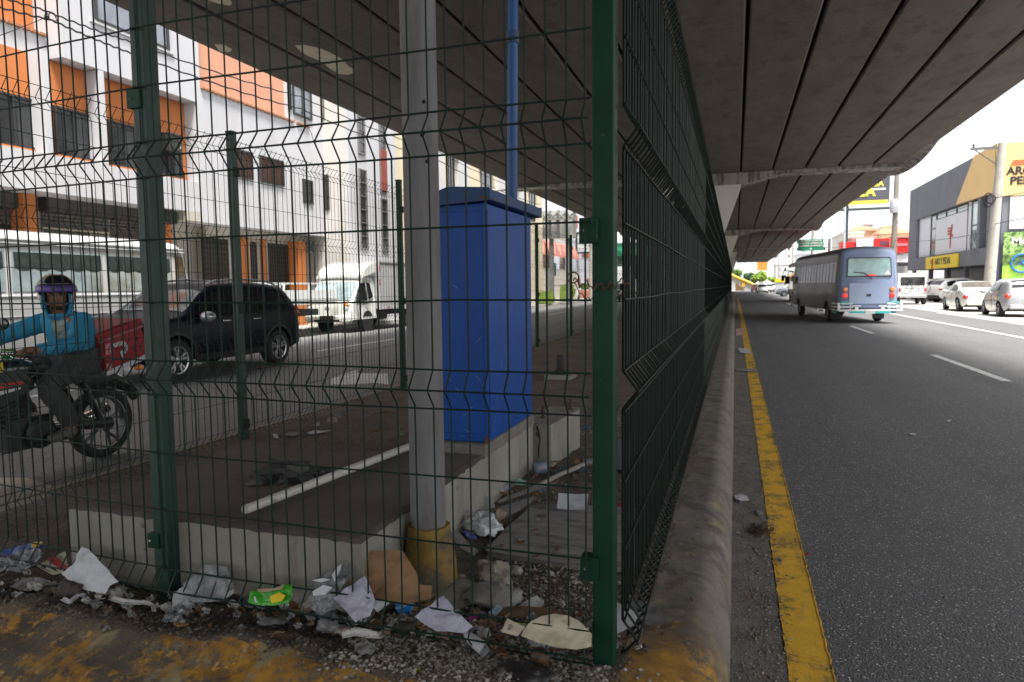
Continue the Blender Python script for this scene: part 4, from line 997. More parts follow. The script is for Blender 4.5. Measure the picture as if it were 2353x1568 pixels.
for i, (a, b, lab) in enumerate((((12.3, 40.6, 5.7), (12.28, 63, 6.3), 'upper black wire strung between the two poles at the shop'), ((12.3, 40.6, 4.0), (12.28, 63, 4.9), 'lower black wire strung between the two poles at the shop'),
        ((12.3, 40.6, 5.6), (16, 22, 6.0), 'black wire running from the tapered pole out to the right'), ((12.3, 40.6, 4.3), (16, 22, 5.5), 'second black wire leaving the tapered pole to the right'),
        ((12.28, 63, 6.0), (7.6, 78, 6.8), 'wire from the transformer pole to the slim grey pole'), ((12.28, 63, 5.2), (7.6, 78, 5.0), 'low sagging wire from transformer pole past the red boards'), ((12.28, 63, 4.5), (9, 78, 3.2), 'lowest sagging wire behind the bus roof'),
        ((11.3, 40.6, 8.2), (-2, 12, 16), 'high thin wire rising from the cross arm over the road'), ((12.5, 40.6, 8.3), (24, 34, 12.5), 'high thin wire leaving the pole top to the right'))):
    cable(lab, [a, b], .018 if i < 7 else .012, 0, 14, group='street wires on the right')
# ---- red dealership
rd = thing('car_dealership', 'red and white car dealership with glass front behind the bus', 'building', (15, 90, 0))
REDS = mat('board_red', (.62, .018, .02), .45, .06, .5)
def board(parent, Y, px0, px1, py0, py1, mt, nm, d=.3):
    a = ony(px0, py1, Y); b = ony(px1, py0, Y); w = M(); w.box(a[0], b[0], Y, Y + d, a[2], b[2]); return w.build(nm, mt, parent), a, b
YD = 84.
r1, a, b = board(rd, YD, 2046, 2089, 544, 583, REDS, 'red_board')
e = M(); e.tube([(a[0] + (b[0] - a[0]) * .62 + 1.05 * math.cos(t), YD - .04, a[2] + (b[2] - a[2]) * .5 + .85 * math.sin(t)) for t in lin(.25, PI - .25, 14)], .05, 5)
e.tube([(a[0] + (b[0] - a[0]) * .62 + 1.05 * math.cos(t), YD - .04, a[2] + (b[2] - a[2]) * .5 + .85 * math.sin(t)) for t in lin(PI + .25, 2 * PI - .25, 14)], .05, 5)
e.build('ring_emblem', mat('emblem_grey', (.22, .05, .05), .4), r1)
text('lettering', 'NISSAN', mat('letter_grey', (.55, .5, .5), .5), r1, (a[0] + (b[0] - a[0]) * .32, YD - .04, a[2] + (b[2] - a[2]) * .44), (1, 0, 0), (0, 0, 1), .3, .03, (b[0] - a[0]) * .58)
r2, a, b = board(rd, YD + .5, 2008, 2045, 548, 572, REDS, 'red_board')
w = M()
for i in range(6): w.box(a[0] + (b[0] - a[0]) * (.40 + .09 * i), a[0] + (b[0] - a[0]) * (.46 + .09 * i), YD + .44, YD + .498, a[2] + .35, a[2] + .85)
w.build('letter_row', mat('letter_dark', (.12, .08, .12), .6), r2)
board(rd, YD + .6, 1968, 2008, 548, 574, mat('dealer_white', (.72, .72, .74), .6, .05, .5), 'white_fascia')
r3, a, b = board(rd, YD + .9, 1932, 1968, 556, 580, REDS, 'red_board')
board(rd, YD + .8, 1936, 2089, 574, 640, mat('dealer_wall', (.30, .30, .31), .7, .2, .5), 'wall', 12)
board(rd, YD + .2, 2060, 2089, 586, 603, PANELW, 'white_panel')
board(rd, YD + .1, 2064, 2089, 604, 612, DARKF, 'dark_band')
# ---- houses behind
def house(lab, Y, px0, px1, pyt, wm, roof=None, pyr=None, nm='house', win=(), depth=14, pyb=680, cat='house'):
    a = ony(px0, pyb, Y); b = ony(px1, pyt, Y); t = thing(nm, lab, cat, ((a[0] + b[0]) / 2, Y, 0))
    w = M(); w.box(a[0], b[0], Y, Y + depth, 0, b[2]); w.build('wall', wm, t)
    if roof:
        zr = ony((px0 + px1) / 2, pyr, Y)[2]; e_ = .5; L = b[0] - a[0]
        w = M(); w.add([(a[0] - e_, Y - e_, b[2]), (b[0] + e_, Y - e_, b[2]), (b[0] + e_, Y + depth + e_, b[2]), (a[0] - e_, Y + depth + e_, b[2]), (a[0] + L * .35, Y + depth * .5, zr), (b[0] - L * .35, Y + depth * .5, zr)], [(0, 1, 5, 4), (1, 2, 5), (2, 3, 4, 5), (3, 0, 4), (0, 3, 2, 1)])
        w.build('roof', roof, t)
    else:
        w = M(); w.box(a[0] - .15, b[0] + .15, Y - .15, Y + depth, b[2] + .002, b[2] + .3); w.build('parapet', wm, t)
    for (qx0, qx1, qy0, qy1) in win:
        A_ = ony(qx0, qy1, Y); B_ = ony(qx1, qy0, Y); f = M(); f.box(A_[0], B_[0], Y - .06, Y + .02, A_[2], B_[2]); o = f.build('window', DARKF, t)
        g = M(); g.box(A_[0] + .1, B_[0] - .1, Y - .07, Y - .062, A_[2] + .1, B_[2] - .1); g.build('pane', GLASSD, o)
    return t
CLAY = mat('clay_roof', (.52, .20, .12), .85, .2, 1.2, .3, 6)
house('cream house with broad red tiled roof above the dealership', 128, 2020, 2092, 536, mat('house_cream', (.62, .50, .32), .85, .05, .4), CLAY, 510, win=((2030, 2042, 558, 572), (2056, 2068, 550, 562), (2074, 2086, 550, 562)))
house('peach house with a red hipped roof left of the billboard post', 136, 1958, 2022, 530, mat('house_peach', (.60, .44, .28), .85, .05, .4), CLAY, 512)
house('white house wall in front of the peach house', 122, 1935, 1985, 536, mat('house_white', (.70, .66, .58), .85, .05, .4))
house('pink low house beneath the white house wall', 110, 1955, 2012, 548, mat('house_pink', (.62, .30, .26), .85, .06, .4), win=((1958, 1963, 556, 575),))
house('small grey roof hut between the red roofs', 150, 1984, 2006, 517, mat('hut_grey', (.35, .36, .38), .85, .05, .4), nm='roof_hut', cat='hut')
# ---- billboard, black and yellow
blb = thing('billboard', 'big black and yellow advertising billboard on a post behind the flyover edge', 'billboard', (14, 100, 0)); YBB = 100.
a = ony(1905, 470, YBB); b = ony(2046, 395, YBB)
w = M(); w.box(a[0], b[0], YBB, YBB + .5, a[2], b[2]); pn = w.build('panel', mat('billboard_dark', (.07, .072, .085), .6, .1, .4), blb)
A_ = ony(1900, 474, YBB - .05); B_ = ony(2041, 459, YBB - .05); w = M(); w.box(A_[0], B_[0], YBB - .05, YBB - .002, A_[2], B_[2]); w.build('yellow_band', mat('billboard_yellow', (.80, .66, .06), .6, .05, .5), pn)
A_ = ony(1895, 487, YBB - .1); B_ = ony(2046, 475, YBB - .1); w = M(); w.box(A_[0], B_[0], YBB - .1, YBB + .3, A_[2], B_[2]); w.build('catwalk', mat('catwalk_dark', (.04, .05, .055), .6), blb)
SY2 = mat('letters_yellow', (.82, .68, .08), .6)
A_ = ony(1996, 434, YBB - .03); text('lettering', 'FAMILIA', SY2, pn, (A_[0] - 1.4, YBB - .03, A_[2] + .25), (1, 0, 0), (0, 0, 1), .75, .03, ony(2031, 420, YBB)[0] - A_[0] + 1.4, bold=.03)
A_ = ony(1952, 450, YBB - .03); text('lettering', 'ALA', SY2, pn, (A_[0], YBB - .03, ony(1990, 452, YBB)[2]), (1, 0, 0), (0, 0, 1), ony(1990, 428, YBB)[2] - ony(1990, 452, YBB)[2], .03, ony(2013, 430, YBB)[0] - A_[0], bold=.04)
A_ = ony(1975, 441, YBB - .03); w = M(); w.box(A_[0], ony(2035, 440, YBB)[0], YBB - .03, YBB - .002, A_[2] + .12, A_[2] + .36); w.build('small_text_line', mat('sign_white', (.7, .7, .68), .6), pn)
A_ = ony(1944, 510, YBB); B_ = ony(1951, 480, YBB); w = M(); w.box(A_[0], B_[0], YBB + .1, YBB + .5, 0, a[2]); w.build('post', mat('catwalk_dark', (.04, .05, .055), .6), blb)
# ---- green overhead sign
gsn = thing('road_sign', 'large green motorway direction sign with white lettering beside the flyover', 'sign', (6, 66, 0)); YG = 66.
a = ony(1834, 577, YG); b = ony(1893, 549, YG)
w = M(); w.box(a[0], b[0], YG, YG + .12, a[2], b[2]); pn = w.build('panel', mat('sign_green', (.005, .22, .12), .5, .06, 1), gsn)
hh = b[2] - a[2]; SW = mat('sign_white', (.7, .7, .68), .6)
for i, s_ in enumerate(('PUENTE DUARTE', 'AVE LAS AMERICAS', 'CARRIL EXPRESO')):
    text('lettering', s_, SW, pn, (a[0] + (.24 if i == 0 else .12), YG - .02, a[2] + hh * (.80 - .22 * i)), (1, 0, 0), (0, 0, 1), hh * .14, .02, (b[0] - a[0]) * (.80 if i == 0 else .9), bold=.02)
w = M(); w.prism([((a[0] + b[0]) / 2 - .12, a[2] + hh * .22), ((a[0] + b[0]) / 2 + .12, a[2] + hh * .22), ((a[0] + b[0]) / 2, a[2] + .05)], YG - .02, YG - .002, 'y'); w.build('arrow', SW, pn)
w = M(); w.tube([(b[0] + .5, YG + .25, 0), (b[0] + .5, YG + .25, b[2])], .12, 8); w.tube([(a[0], YG + .25, a[2] + .3), (b[0] + .5, YG + .25, a[2] + .3)], .07, 6); w.build('sign_gantry', STEEL, gsn)
# ---- distant street
far = [('tall pale tower block farthest down the street', 330, 1778, 1806, 560, (.70, .72, .75)), ('white flats with a grid of small dark windows down the street', 260, 1806, 1850, 545, (.72, .73, .74)),
       ('long white warehouse wall behind the green sign', 150, 1836, 1940, 582, (.70, .72, .74)), ('pale grey shop block over the far cars', 210, 1782, 1842, 608, (.58, .58, .57)), ('whitish low block beyond the orange board', 300, 1738, 1782, 606, (.74, .74, .72)),
       ('white stepped block above the green sign', 190, 1850, 1905, 560, (.66, .67, .68))]
for lab, Y, p0, p1, pt, c in far:
    wins = []
    if Y in (260, 210, 190):
        for i in range(4):
            for j in range(3):
                qx = p0 + (p1 - p0) * (.12 + .22 * i); qy = pt + 8 + 16 * j; wins.append((qx, qx + 4, qy, qy + 7))
    house(lab, Y, p0, p1, pt, mat('far_' + lab.split()[0] + lab.split()[1], c, .85, .06, .2), win=wins, nm='building', cat='building')
ob = thing('orange_board', 'orange advertising board above the trees down the street', 'billboard', (6, 190, 0))
a = ony(1740, 622, 190); b = ony(1764, 601, 190); w = M(); w.box(a[0], b[0], 190, 190.4, a[2], b[2]); w.build('panel', mat('board_orange', (.75, .22, .03), .6, .2, .4), ob)
w = M(); w.box((a[0] + b[0]) / 2 - .2, (a[0] + b[0]) / 2 + .2, 190.1, 190.35, 0, a[2]); w.build('post', STEEL, ob)
ysb = thing('street_board', 'small yellow topped grey street board behind the far car', 'sign', (6, 100, 0))
a = ony(1782, 668, 112); b = ony(1802, 641, 112); w = M(); w.box(a[0], b[0], 112, 112.3, 0, b[2] - .5); w.build('base', mat('board_grey', (.45, .46, .48), .7), ysb); w = M(); w.box(a[0] - .1, b[0] + .1, 111.9, 112.4, b[2] - .498, b[2]); w.build('top', SIGNY, ysb)
def tree(lab, px, py, pr, Y, m1, trunk_h=None, n=900, sq=.8, leaf=.5):
    c = ony(px, py, Y); R = abs(ony(px + pr, py, Y)[0] - c[0]); t = thing('tree', lab, 'tree', (c[0], Y, 0), group='trees down the street')
    w = M(); w.tube([(c[0], Y, 0), (c[0] + .1, Y, c[2] * .5), (c[0] - .1, Y, c[2])], [R * .1, R * .08, R * .04], 7)
    for k in range(5): an = k * 1.3; w.tube([(c[0], Y, c[2] * .55), (c[0] + R * .6 * math.cos(an), Y + R * .5 * math.sin(an), c[2] + R * .2)], [R * .05, R * .02], 5)
    w.build('trunk', mat('bark', (.09, .07, .05), .9, .2, 6), t)
    w = M(); bl = [(random.uniform(-.6, .6) * R, random.uniform(-.5, .5) * R, random.uniform(-.45, .5) * R * sq, random.uniform(.3, .5) * R) for _ in range(9)]
    for k in range(n):
        bx, by, bz, br = random.choice(bl); v = Vector((random.gauss(0, 1), random.gauss(0, 1), random.gauss(0, 1))).normalized() * br * random.uniform(.55, 1.05)
        p_ = Vector((c[0] + bx, Y + by, c[2] + bz)) + v; s_ = leaf * random.uniform(.5, 1.2)
        u = Vector((random.uniform(-1, 1), random.uniform(-1, 1), random.uniform(-1, 1))).normalized(); q = u.orthogonal().normalized()
        w.add([p_ - u * s_, p_ + q * s_ * .5, p_ + u * s_, p_ - q * s_ * .5], [(0, 1, 2, 3)])
    w.build('crown', m1, t)
LG = mat('leaf_bright', (.20, .30, .04), .7, .35, .6); DG = mat('leaf_dark', (.04, .085, .03), .7, .4, .6); MG = mat('leaf_mid', (.10, .18, .03), .7, .4, .6)
tree('dark green round tree beyond the yellow ramp rail', 1722, 634, 14, 230, DG, n=1100, leaf=.55)
tree('bright yellow-green spreading tree under the orange board', 1746, 635, 17, 185, LG, n=1400, leaf=.5)
tree('tall bright tree squeezed beside the last flyover pier', 1692, 628, 13, 200, MG, n=900, leaf=.55)
tree('small light tree at the right of the far tree group', 1774, 642, 9, 200, LG, n=600)
tree('low bushy green tree behind the ramp foot', 1733, 645, 10, 200, MG, n=600)
tree('green leafy tree beyond the petrol station canopy', 1478, 625, 30, 110, MG, n=900, leaf=.4)
# ramp with yellow rails
rp = thing('ramp', 'white walled ramp with yellow painted rails at the end of the road', 'ramp', (3, 150, 0)); YR = 150.
pts = [ony(x, y, YR) for x, y in ((1660, 626), (1690, 640), (1738, 662), (1742, 668), (1660, 668))]
w = M(); w.prism([(q[0], max(0, q[2])) for q in pts], YR, YR + 8, 'y'); w.build('ramp_wall', WHITE2, rp)
w = M(); r_ = [ony(x, y, YR - .1) for x, y in ((1660, 622), (1690, 637), (1726, 652), (1740, 661))]
w.tube(r_, .35, 6); w.build('rail', mat('rail_yellow', (.65, .36, .03), .6, .1, 1), rp)
w = M(); q = [ony(x, y, YR - 4) for x, y in ((1690, 668), (1690, 648), (1712, 668))]; w.prism([(u[0], max(0, u[2])) for u in q], YR - 4, YR - 3, 'y'); w.build('stair_side', mat('stair_brown', (.2, .11, .05), .8), rp)
q = ony(1718, 650, YR - .2); w = M(); w.box(q[0] - 1.1, q[0] - .5, YR - .25, YR - .002, 1.0, 2.6); w.build('rail_post', mat('rail_yellow', (.65, .36, .03), .6, .1, 1), rp)
# ================================================================== VEHICLES
TYRE = mat('tyre_rubber', (.018, .018, .018), .85, .2, 20, .2, 60)
RIM = mat('alloy_rim', (.5, .5, .52), .3, .08, 10, metal=.9)
RIMD = mat('dark_rim', (.05, .05, .052), .4, .1, 10)
CGLASS = mat('car_glass', (.012, .013, .015), .06, .3, 2, spec=.8)
CGLASSL = mat('car_glass_light', (.10, .115, .12), .06, .4, 2, spec=.8)
BLACKP = mat('black_plastic', (.022, .022, .023), .55, .2, 12)
CHROME = mat('chrome', (.65, .65, .66), .15, .05, 10, metal=1)
TAIL = mat('tail_red', (.45, .015, .012), .2, .1, 10, coat=1)
TAILON = mat('tail_red_lit', (.8, .04, .02), .3, .1, 10, emit=.35)
AMBER = mat('amber_lamp', (.75, .22, .02), .25, .1, 10, coat=1)
HEAD = mat('headlight', (.55, .57, .58), .1, .15, 20, coat=1)
PLATE = mat('number_plate', (.55, .55, .5), .5, .1, 30)
def paint(n, c, metal=0., r=.32): return mat('paint_' + n, c, r, .03, 1.5, coat=1., metal=metal)
def crv(pts, x):
    if x <= pts[0][0]: return pts[0][1]
    if x >= pts[-1][0]: return pts[-1][1]
    n = len(pts)
    for i in range(n - 1):
        if pts[i][0] <= x <= pts[i + 1][0]: break
    x0, y0 = pts[i]; x1, y1 = pts[i + 1]; h = x1 - x0; d = (y1 - y0) / h
    def m(k):
        if k <= 0 or k >= n - 1:
            j = min(max(k, 0), n - 2) if k <= 0 else n - 2
            return (pts[j + 1][1] - pts[j][1]) / (pts[j + 1][0] - pts[j][0])
        a = (pts[k][1] - pts[k - 1][1]) / (pts[k][0] - pts[k - 1][0]); b = (pts[k + 1][1] - pts[k][1]) / (pts[k + 1][0] - pts[k][0])
        return 0 if a * b <= 0 else 2 * a * b / (a + b)
    t = (x - x0) / h; m0, m1 = m(i), m(i + 1)
    return y0 * (2 * t ** 3 - 3 * t * t + 1) + h * m0 * (t ** 3 - 2 * t * t + t) + y1 * (-2 * t ** 3 + 3 * t * t) + h * m1 * (t ** 3 - t * t)
class Car:
    """car body as one lofted shell: x forward, y left, z up; wheel arches are cut into the lower edge"""
    def __init__(s, L, hw, top, belt, bot, ax, rw, tumble=.28, warch=1.16, wc=None, crown=.03, sharp=False):
        s.L, s.hw, s.top, s.belt, s.bot, s.ax, s.rw, s.tb, s.wa, s.crown = L, hw, top, belt, bot, ax, rw, tumble, warch, crown
    def zt(s, x): return crv(s.top, x)
    def zs(s, x): return min(crv(s.belt, x), s.zt(x) - .02)
    def w(s, x): return crv(s.hw, x)
    def zb(s, x):
        z = crv(s.bot, x)
        for a in s.ax:
            q = (s.rw * s.wa) ** 2 - (x - a) ** 2
            if q > 0: z = max(z, s.rw + math.sqrt(q))
        return z
    def ye(s, x):
        h = max(0, s.zt(x) - s.zs(x)); return max(.05, s.w(x) * .955 - s.tb * h)
    def rr(s, x): return min(.09, .4 * max(.01, s.zt(x) - s.zs(x)))
    def y(s, x, z):
        w, zs, zb = s.w(x), s.zs(x), crv(s.bot, x)
        if z <= zs:
            t = max(0, min(1, (zs - z) / max(.05, zs - zb))); return w * (.955 + .045 * math.sin(min(1, t * 2.2) * PI / 2) - .075 * max(0, (t - .55) / .45) ** 2)
        zt = s.zt(x) - s.rr(x); t = min(1, (z - zs) / max(.01, zt - zs)); return w * .955 + (s.ye(x) - w * .955) * t
    def ztop(s, x, yy):
        ye, zt, r = s.ye(x), s.zt(x), s.rr(x); t = abs(yy) / ye
        return zt + s.crown * (1 - t * t) - (r * .9 * ((t - .8) / .2) ** 2 if t > .8 else 0)
    def section(s, x):
        zb, zs = s.zb(x), s.zs(x); zb = min(zb, zs - .04); pts = []
        for t in (0, .12, .3, .5, .7, .85, .95, 1): z = zb + (zs - zb) * t; pts.append((s.y(x, z), z))
        zt, r, ye = s.zt(x), s.rr(x), s.ye(x)
        for t in (.33, .66, 1): z = zs + (zt - r - zs) * t; pts.append((s.y(x, z), z))
        for t in (.93, .8, .55, .28): pts.append((ye * t, s.ztop(x, ye * t)))
        full = pts + [(0, s.ztop(x, 0))] + [(-a, b) for a, b in reversed(pts)]
        return full
    def body(s, parent, m, name='body', n=84):
        xs = sorted(set([-s.L / 2 + s.L * i / n for i in range(n + 1)] + [a + s.rw * s.wa * k for a in s.ax for k in (-1, -.97, -.9, .9, .97, 1)]))
        rows = [[(x, y, z) for y, z in s.section(x)] for x in xs]
        b = M(); b.grid(rows); k = len(rows[0])
        b.add(rows[0], [tuple(range(k))]); b.add(rows[-1], [tuple(range(k - 1, -1, -1))])
        o = b.build(name, m, parent, smooth=48, weld=True, world=False)
        # dark inside of the arches and floor
        u = M(); zmin = min(p[1] for p in s.bot) + .03
        u.box(-s.L / 2 + .25, s.L / 2 - .25, -s.w(0) * .8, s.w(0) * .8, zmin, zmin + .35); u.build('underbody', BLACKP, parent, world=False)
        return o
    def side(s, parent, lo, hi, x0, x1, m, name, off=.006, sides=(1, -1), n=14, rows=5, up=None):
        """a patch on the flank between two curves z = lo(x), hi(x)"""
        out = None
        for sg in sides:
            R_w = []
            for i in range(n + 1):
                x = x0 + (x1 - x0) * i / n; a = crv(lo, x); c = crv(hi, x)
                R_w.append([(x, sg * (s.y(x, a + (c - a) * k / rows) + off), a + (c - a) * k / rows) for k in range(rows + 1)])
            b = M(); b.grid(R_w); out = b.build(name, m, up or parent, smooth=60, world=False)
        return out
    def cap(s, parent, x0, x1, m, name, inset=.86, off=.008, n=10, dx=0., k0=1.):
        """a patch on the upper surface (windscreen, rear screen, bonnet panel)"""
        R_w = []
        for i in range(n + 1):
            x = x0 + (x1 - x0) * i / n; ye = s.ye(x) * inset
            R_w.append([(x + dx, ye * t, s.ztop(x, ye * t) + off) for t in lin(-1, 1, 10)])
        b = M(); b.grid(R_w); return b.build(name, m, parent, smooth=60, world=False)
def wheel(parent, x, y, r, wd, sgn, spokes=5, rim=RIM, style='alloy'):
    b = M(); ri = r * .66
    b.lathe([(ri, -wd / 2), (r * .93, -wd / 2), (r, -wd * .32), (r, wd * .32), (r * .93, wd / 2), (ri, wd / 2)], (x, y, r), 'y', 28, closed=True)
    o = b.build('wheel', TYRE, parent, smooth=40, world=False)
    c = M(); yo = y + sgn * wd * .5; yi = y + sgn * wd * .12
    c.lathe([(ri * 1.01, sgn * wd * .5), (ri * .9, sgn * wd * .46), (ri * .88, sgn * wd * .15), (0, sgn * wd * .12)], (x, y, r), 'y', 24)
    c.k = [0] * len(c.f); nf = len(c.f)
    c.lathe([(0, sgn * wd * .44), (ri * .2, sgn * wd * .42), (ri * .22, sgn * wd * .3)], (x, y, r), 'y', 12)
    for k in range(spokes):
        a = 2 * PI * k / spokes + .3
        for da in ((-.1, .1) if style == 'twin' else (0,)):
            u = Vector((math.cos(a + da * .4), 0, math.sin(a + da * .4))); v = Vector((math.cos(a + da * 2), 0, math.sin(a + da * 2))); t = Vector((-math.sin(a), 0, math.cos(a)))
            p0 = Vector((x, y + sgn * wd * .40, r)) + u * ri * .15; p1 = Vector((x, y + sgn * wd * .44, r)) + v * ri * .93; hw_ = ri * (.10 if style == 'twin' else .13)
            c.add([p0 - t * hw_, p0 + t * hw_, p1 + t * hw_ * .8, p1 - t * hw_ * .8, p0 - t * hw_ - Vector((0, sgn * .05, 0)), p0 + t * hw_ - Vector((0, sgn * .05, 0)), p1 + t * hw_ * .8 - Vector((0, sgn * .05, 0)), p1 - t * hw_ * .8 - Vector((0, sgn * .05, 0))],
                  [(0, 1, 2, 3), (0, 4, 5, 1), (3, 2, 6, 7), (1, 5, 6, 2), (0, 3, 7, 4)])
    c.k = [1 if i < nf and i >= 24 * 1 else 0 for i in range(len(c.f))]
    c.build('rim', [rim, RIMD], o, smooth=40, world=False)
    return o
def wheels(parent, ax, hw, r, wd=.2, spokes=5, rim=RIM, style='alloy'):
    for a in ax:
        for sg in (1, -1): wheel(parent, a, sg * (hw - wd * .5 - .01), r, wd, sg, spokes, rim, style)
def bx(parent, name, m, c, d, bevel=.01, up=None):
    b = M(); b.cbox(c, d); return b.build(name, m, up or parent, bevel=bevel, world=False)
def mirror_pair(parent, x, y, z, m, d=(.12, .2, .15)):
    for sg in (1, -1):
        b = M(); b.ball((x, sg * (y + .1), z), (d[0], d[1] * .6, d[2] * .55), 12, 8); b.build('mirror', m, parent, smooth=True, world=False)
# ------------------------------------------------------------------ navy SUV (faces -Y)
sv = thing('suv', 'dark navy SUV with roof rails and two-tone alloy wheels', 'car', (-9.02, 9.62, 0), -PI / 2)
sv.scale = (.955, .955, .965)
L = 4.3; ax = (-1.28, 1.30); rw = .345
suv = Car(L, [(-2.15, .72), (-2.0, .84), (-1.5, .895), (0, .9), (1.5, .885), (1.95, .82), (2.15, .62)],
          [(-2.15, .98), (-2.08, 1.12), (-1.72, 1.5), (-1.45, 1.55), (-.6, 1.60), (.1, 1.57), (.45, 1.46), (1.02, 1.10), (1.15, 1.06), (1.7, 1.0), (2.05, .9), (2.15, .72)],
          [(-2.15, .95), (-2, 1.03), (-1, 1.05), (.6, .99), (1.05, .97), (1.6, .93), (2.15, .7)],
          [(-2.15, .48), (-2.0, .36), (-1.6, .3), (0, .27), (1.7, .28), (2.0, .32), (2.15, .4)], ax, rw, .30)
NAVY = mat('paint_navy', (.003, .0045, .014), .36, .03, 1.5, coat=0., spec=.2)
suv.body(sv, NAVY)
suv.side(sv, [(-1, 1.06), (.9, .99)], [(-.9, 1.46), (-.4, 1.49), (.1, 1.46), (.45, 1.34), (.86, 1.04)], -.28, .86, CGLASS, 'side_window')
suv.side(sv, [(-1.2, 1.07), (.9, 1.02)], [(-1.25, 1.44), (-.9, 1.47), (-.4, 1.5)], -1.1, -.34, CGLASS, 'side_window')
suv.side(sv, [(-1.8, 1.12), (-1.1, 1.1)], [(-1.75, 1.22), (-1.6, 1.41), (-1.2, 1.45)], -1.72, -1.2, CGLASS, 'rear_quarter_window')
suv.cap(sv, .48, 1.0, mat('windscreen_glass', (.16, .17, .18), .08, .4, 2, spec=.8), 'windscreen', .9)
suv.cap(sv, -2.04, -1.74, CGLASS, 'rear_window', .85, off=.012)
# black lower cladding and arch lips
suv.side(sv, [(-2.0, .32), (0, .28), (2.0, .32)], [(-2.0, .40), (0, .40), (2.0, .40)], -.86, .88, BLACKP, 'sill_trim', .012, n=20, rows=3)
for a in ax:
    for sg in (1, -1):
        b = M(); R1 = rw * 1.16
        b.grid([[(a + (R1 + k * .05) * math.cos(t), sg * (suv.y(a + R1 * math.cos(t), max(.35, rw + R1 * math.sin(t))) + .014 - k * .004), rw + (R1 + k * .05) * math.sin(t)) for t in lin(-.15, PI + .15, 20)] for k in (0, 1)])
        b.build('arch_trim', BLACKP, sv, smooth=True, world=False)
wheels(sv, ax, .9, rw, .22, 5, RIM, 'twin')
for sg in (1, -1):
    b = M(); b.tube([(-1.55, sg * .62, 1.56), (-1.3, sg * .60, 1.63), (-.5, sg * .59, 1.66), (.1, sg * .60, 1.62), (.35, sg * .61, 1.545)], .022, 8); b.build('roof_rail', mat('rail_silver', (.45, .45, .46), .35, .1, 10, metal=.7), sv, smooth=True, world=False)
mirror_pair(sv, .75, .92, 1.02, mat('mirror_silver', (.42, .43, .45), .3, .1, 10, metal=.6), (.13, .22, .17))
for sg in (1, -1):
    b = M(); b.ball((-1.99, sg * .77, .99), (.10, .09, .15), 10, 8); b.build('tail_light', TAIL, sv, smooth=True, world=False)
    b = M(); b.ball((1.93, sg * .66, .80), (.16, .15, .09), 12, 8); b.build('headlight', HEAD, sv, smooth=True, world=False)
    for xh in (-.35, .45): bx(sv, 'door_handle', CHROME, (xh - .3, sg * (suv.y(xh, .92) + .02), .93), (.2, .03, .035))
    for xd in (-.31, .92): b = M(); b.tube([(xd, sg * (suv.y(xd, z) + .003), z) for z in lin(.4, 1.0, 8)], .006, 4); b.build('door_gap', BLACKP, sv, world=False)
bx(sv, 'grille', CHROME, (2.1, 0, .75), (.08, 1.0, .16)); bx(sv, 'front_bumper', BLACKP, (2.05, 0, .42), (.2, 1.4, .2), .04); bx(sv, 'rear_bumper', BLACKP, (-2.06, 0, .46), (.2, 1.5, .2), .04)
suv.side(sv, [(-1.2, .78), (.8, .70)], [(-1.2, .80), (.8, .72)], -.9, .8, NAVY, 'body_crease', .012, n=16, rows=2)
# ------------------------------------------------------------------ white box truck (faces -Y)
bt_ = thing('box_truck', 'small white box truck with wind deflector parked facing the camera', 'truck', (-12.45, 19.45, 0), -PI / 2)
TW = paint('truck_white', (.72, .74, .69), 0., .4)
# x forward; cab front at x=.35 -> world Y = 17.95 - x
cab = M()
prof = [(.42, .42), (.44, .62), (.42, .95), (.34, 1.02), (-.30, 1.68), (-.42, 1.76), (-1.15, 1.78), (-1.2, 1.7), (-1.2, .42)]
def cabsec(z): return .80 - .02 * max(0, z - 1.0) / .7 - .05 * max(0, (z - 1.0)) ** 2
rows = []
for k, yv in enumerate((-1, -.93, -.6, 0, .6, .93, 1)):
    pull = .09 if abs(yv) == 1 else (.02 if abs(yv) == .93 else 0)
    rows.append([(x - (pull if x > -.2 else 0), yv * (.86 if z < 1.05 else .86 - .16 * (z - 1.05)), z - (.03 if abs(yv) == 1 and z > 1.6 else 0)) for x, z in prof])
cab.grid(rows); cab.add(rows[0], [tuple(range(len(prof)))]); cab.add(rows[-1], [tuple(range(len(prof) - 1, -1, -1))])
cab.build('cab', TW, bt_, smooth=35, weld=True, world=False)
g = M(); g.grid([[(.345 - .64 * t + .012, yv * (.78 - .06 * t), 1.05 + .60 * t + .012) for yv in lin(-1, 1, 8)] for t in lin(0, 1, 6)]); g.build('windscreen', mat('truck_glass', (.22, .28, .29), .08, .5, 1.5, spec=.8), bt_, smooth=True, world=False)
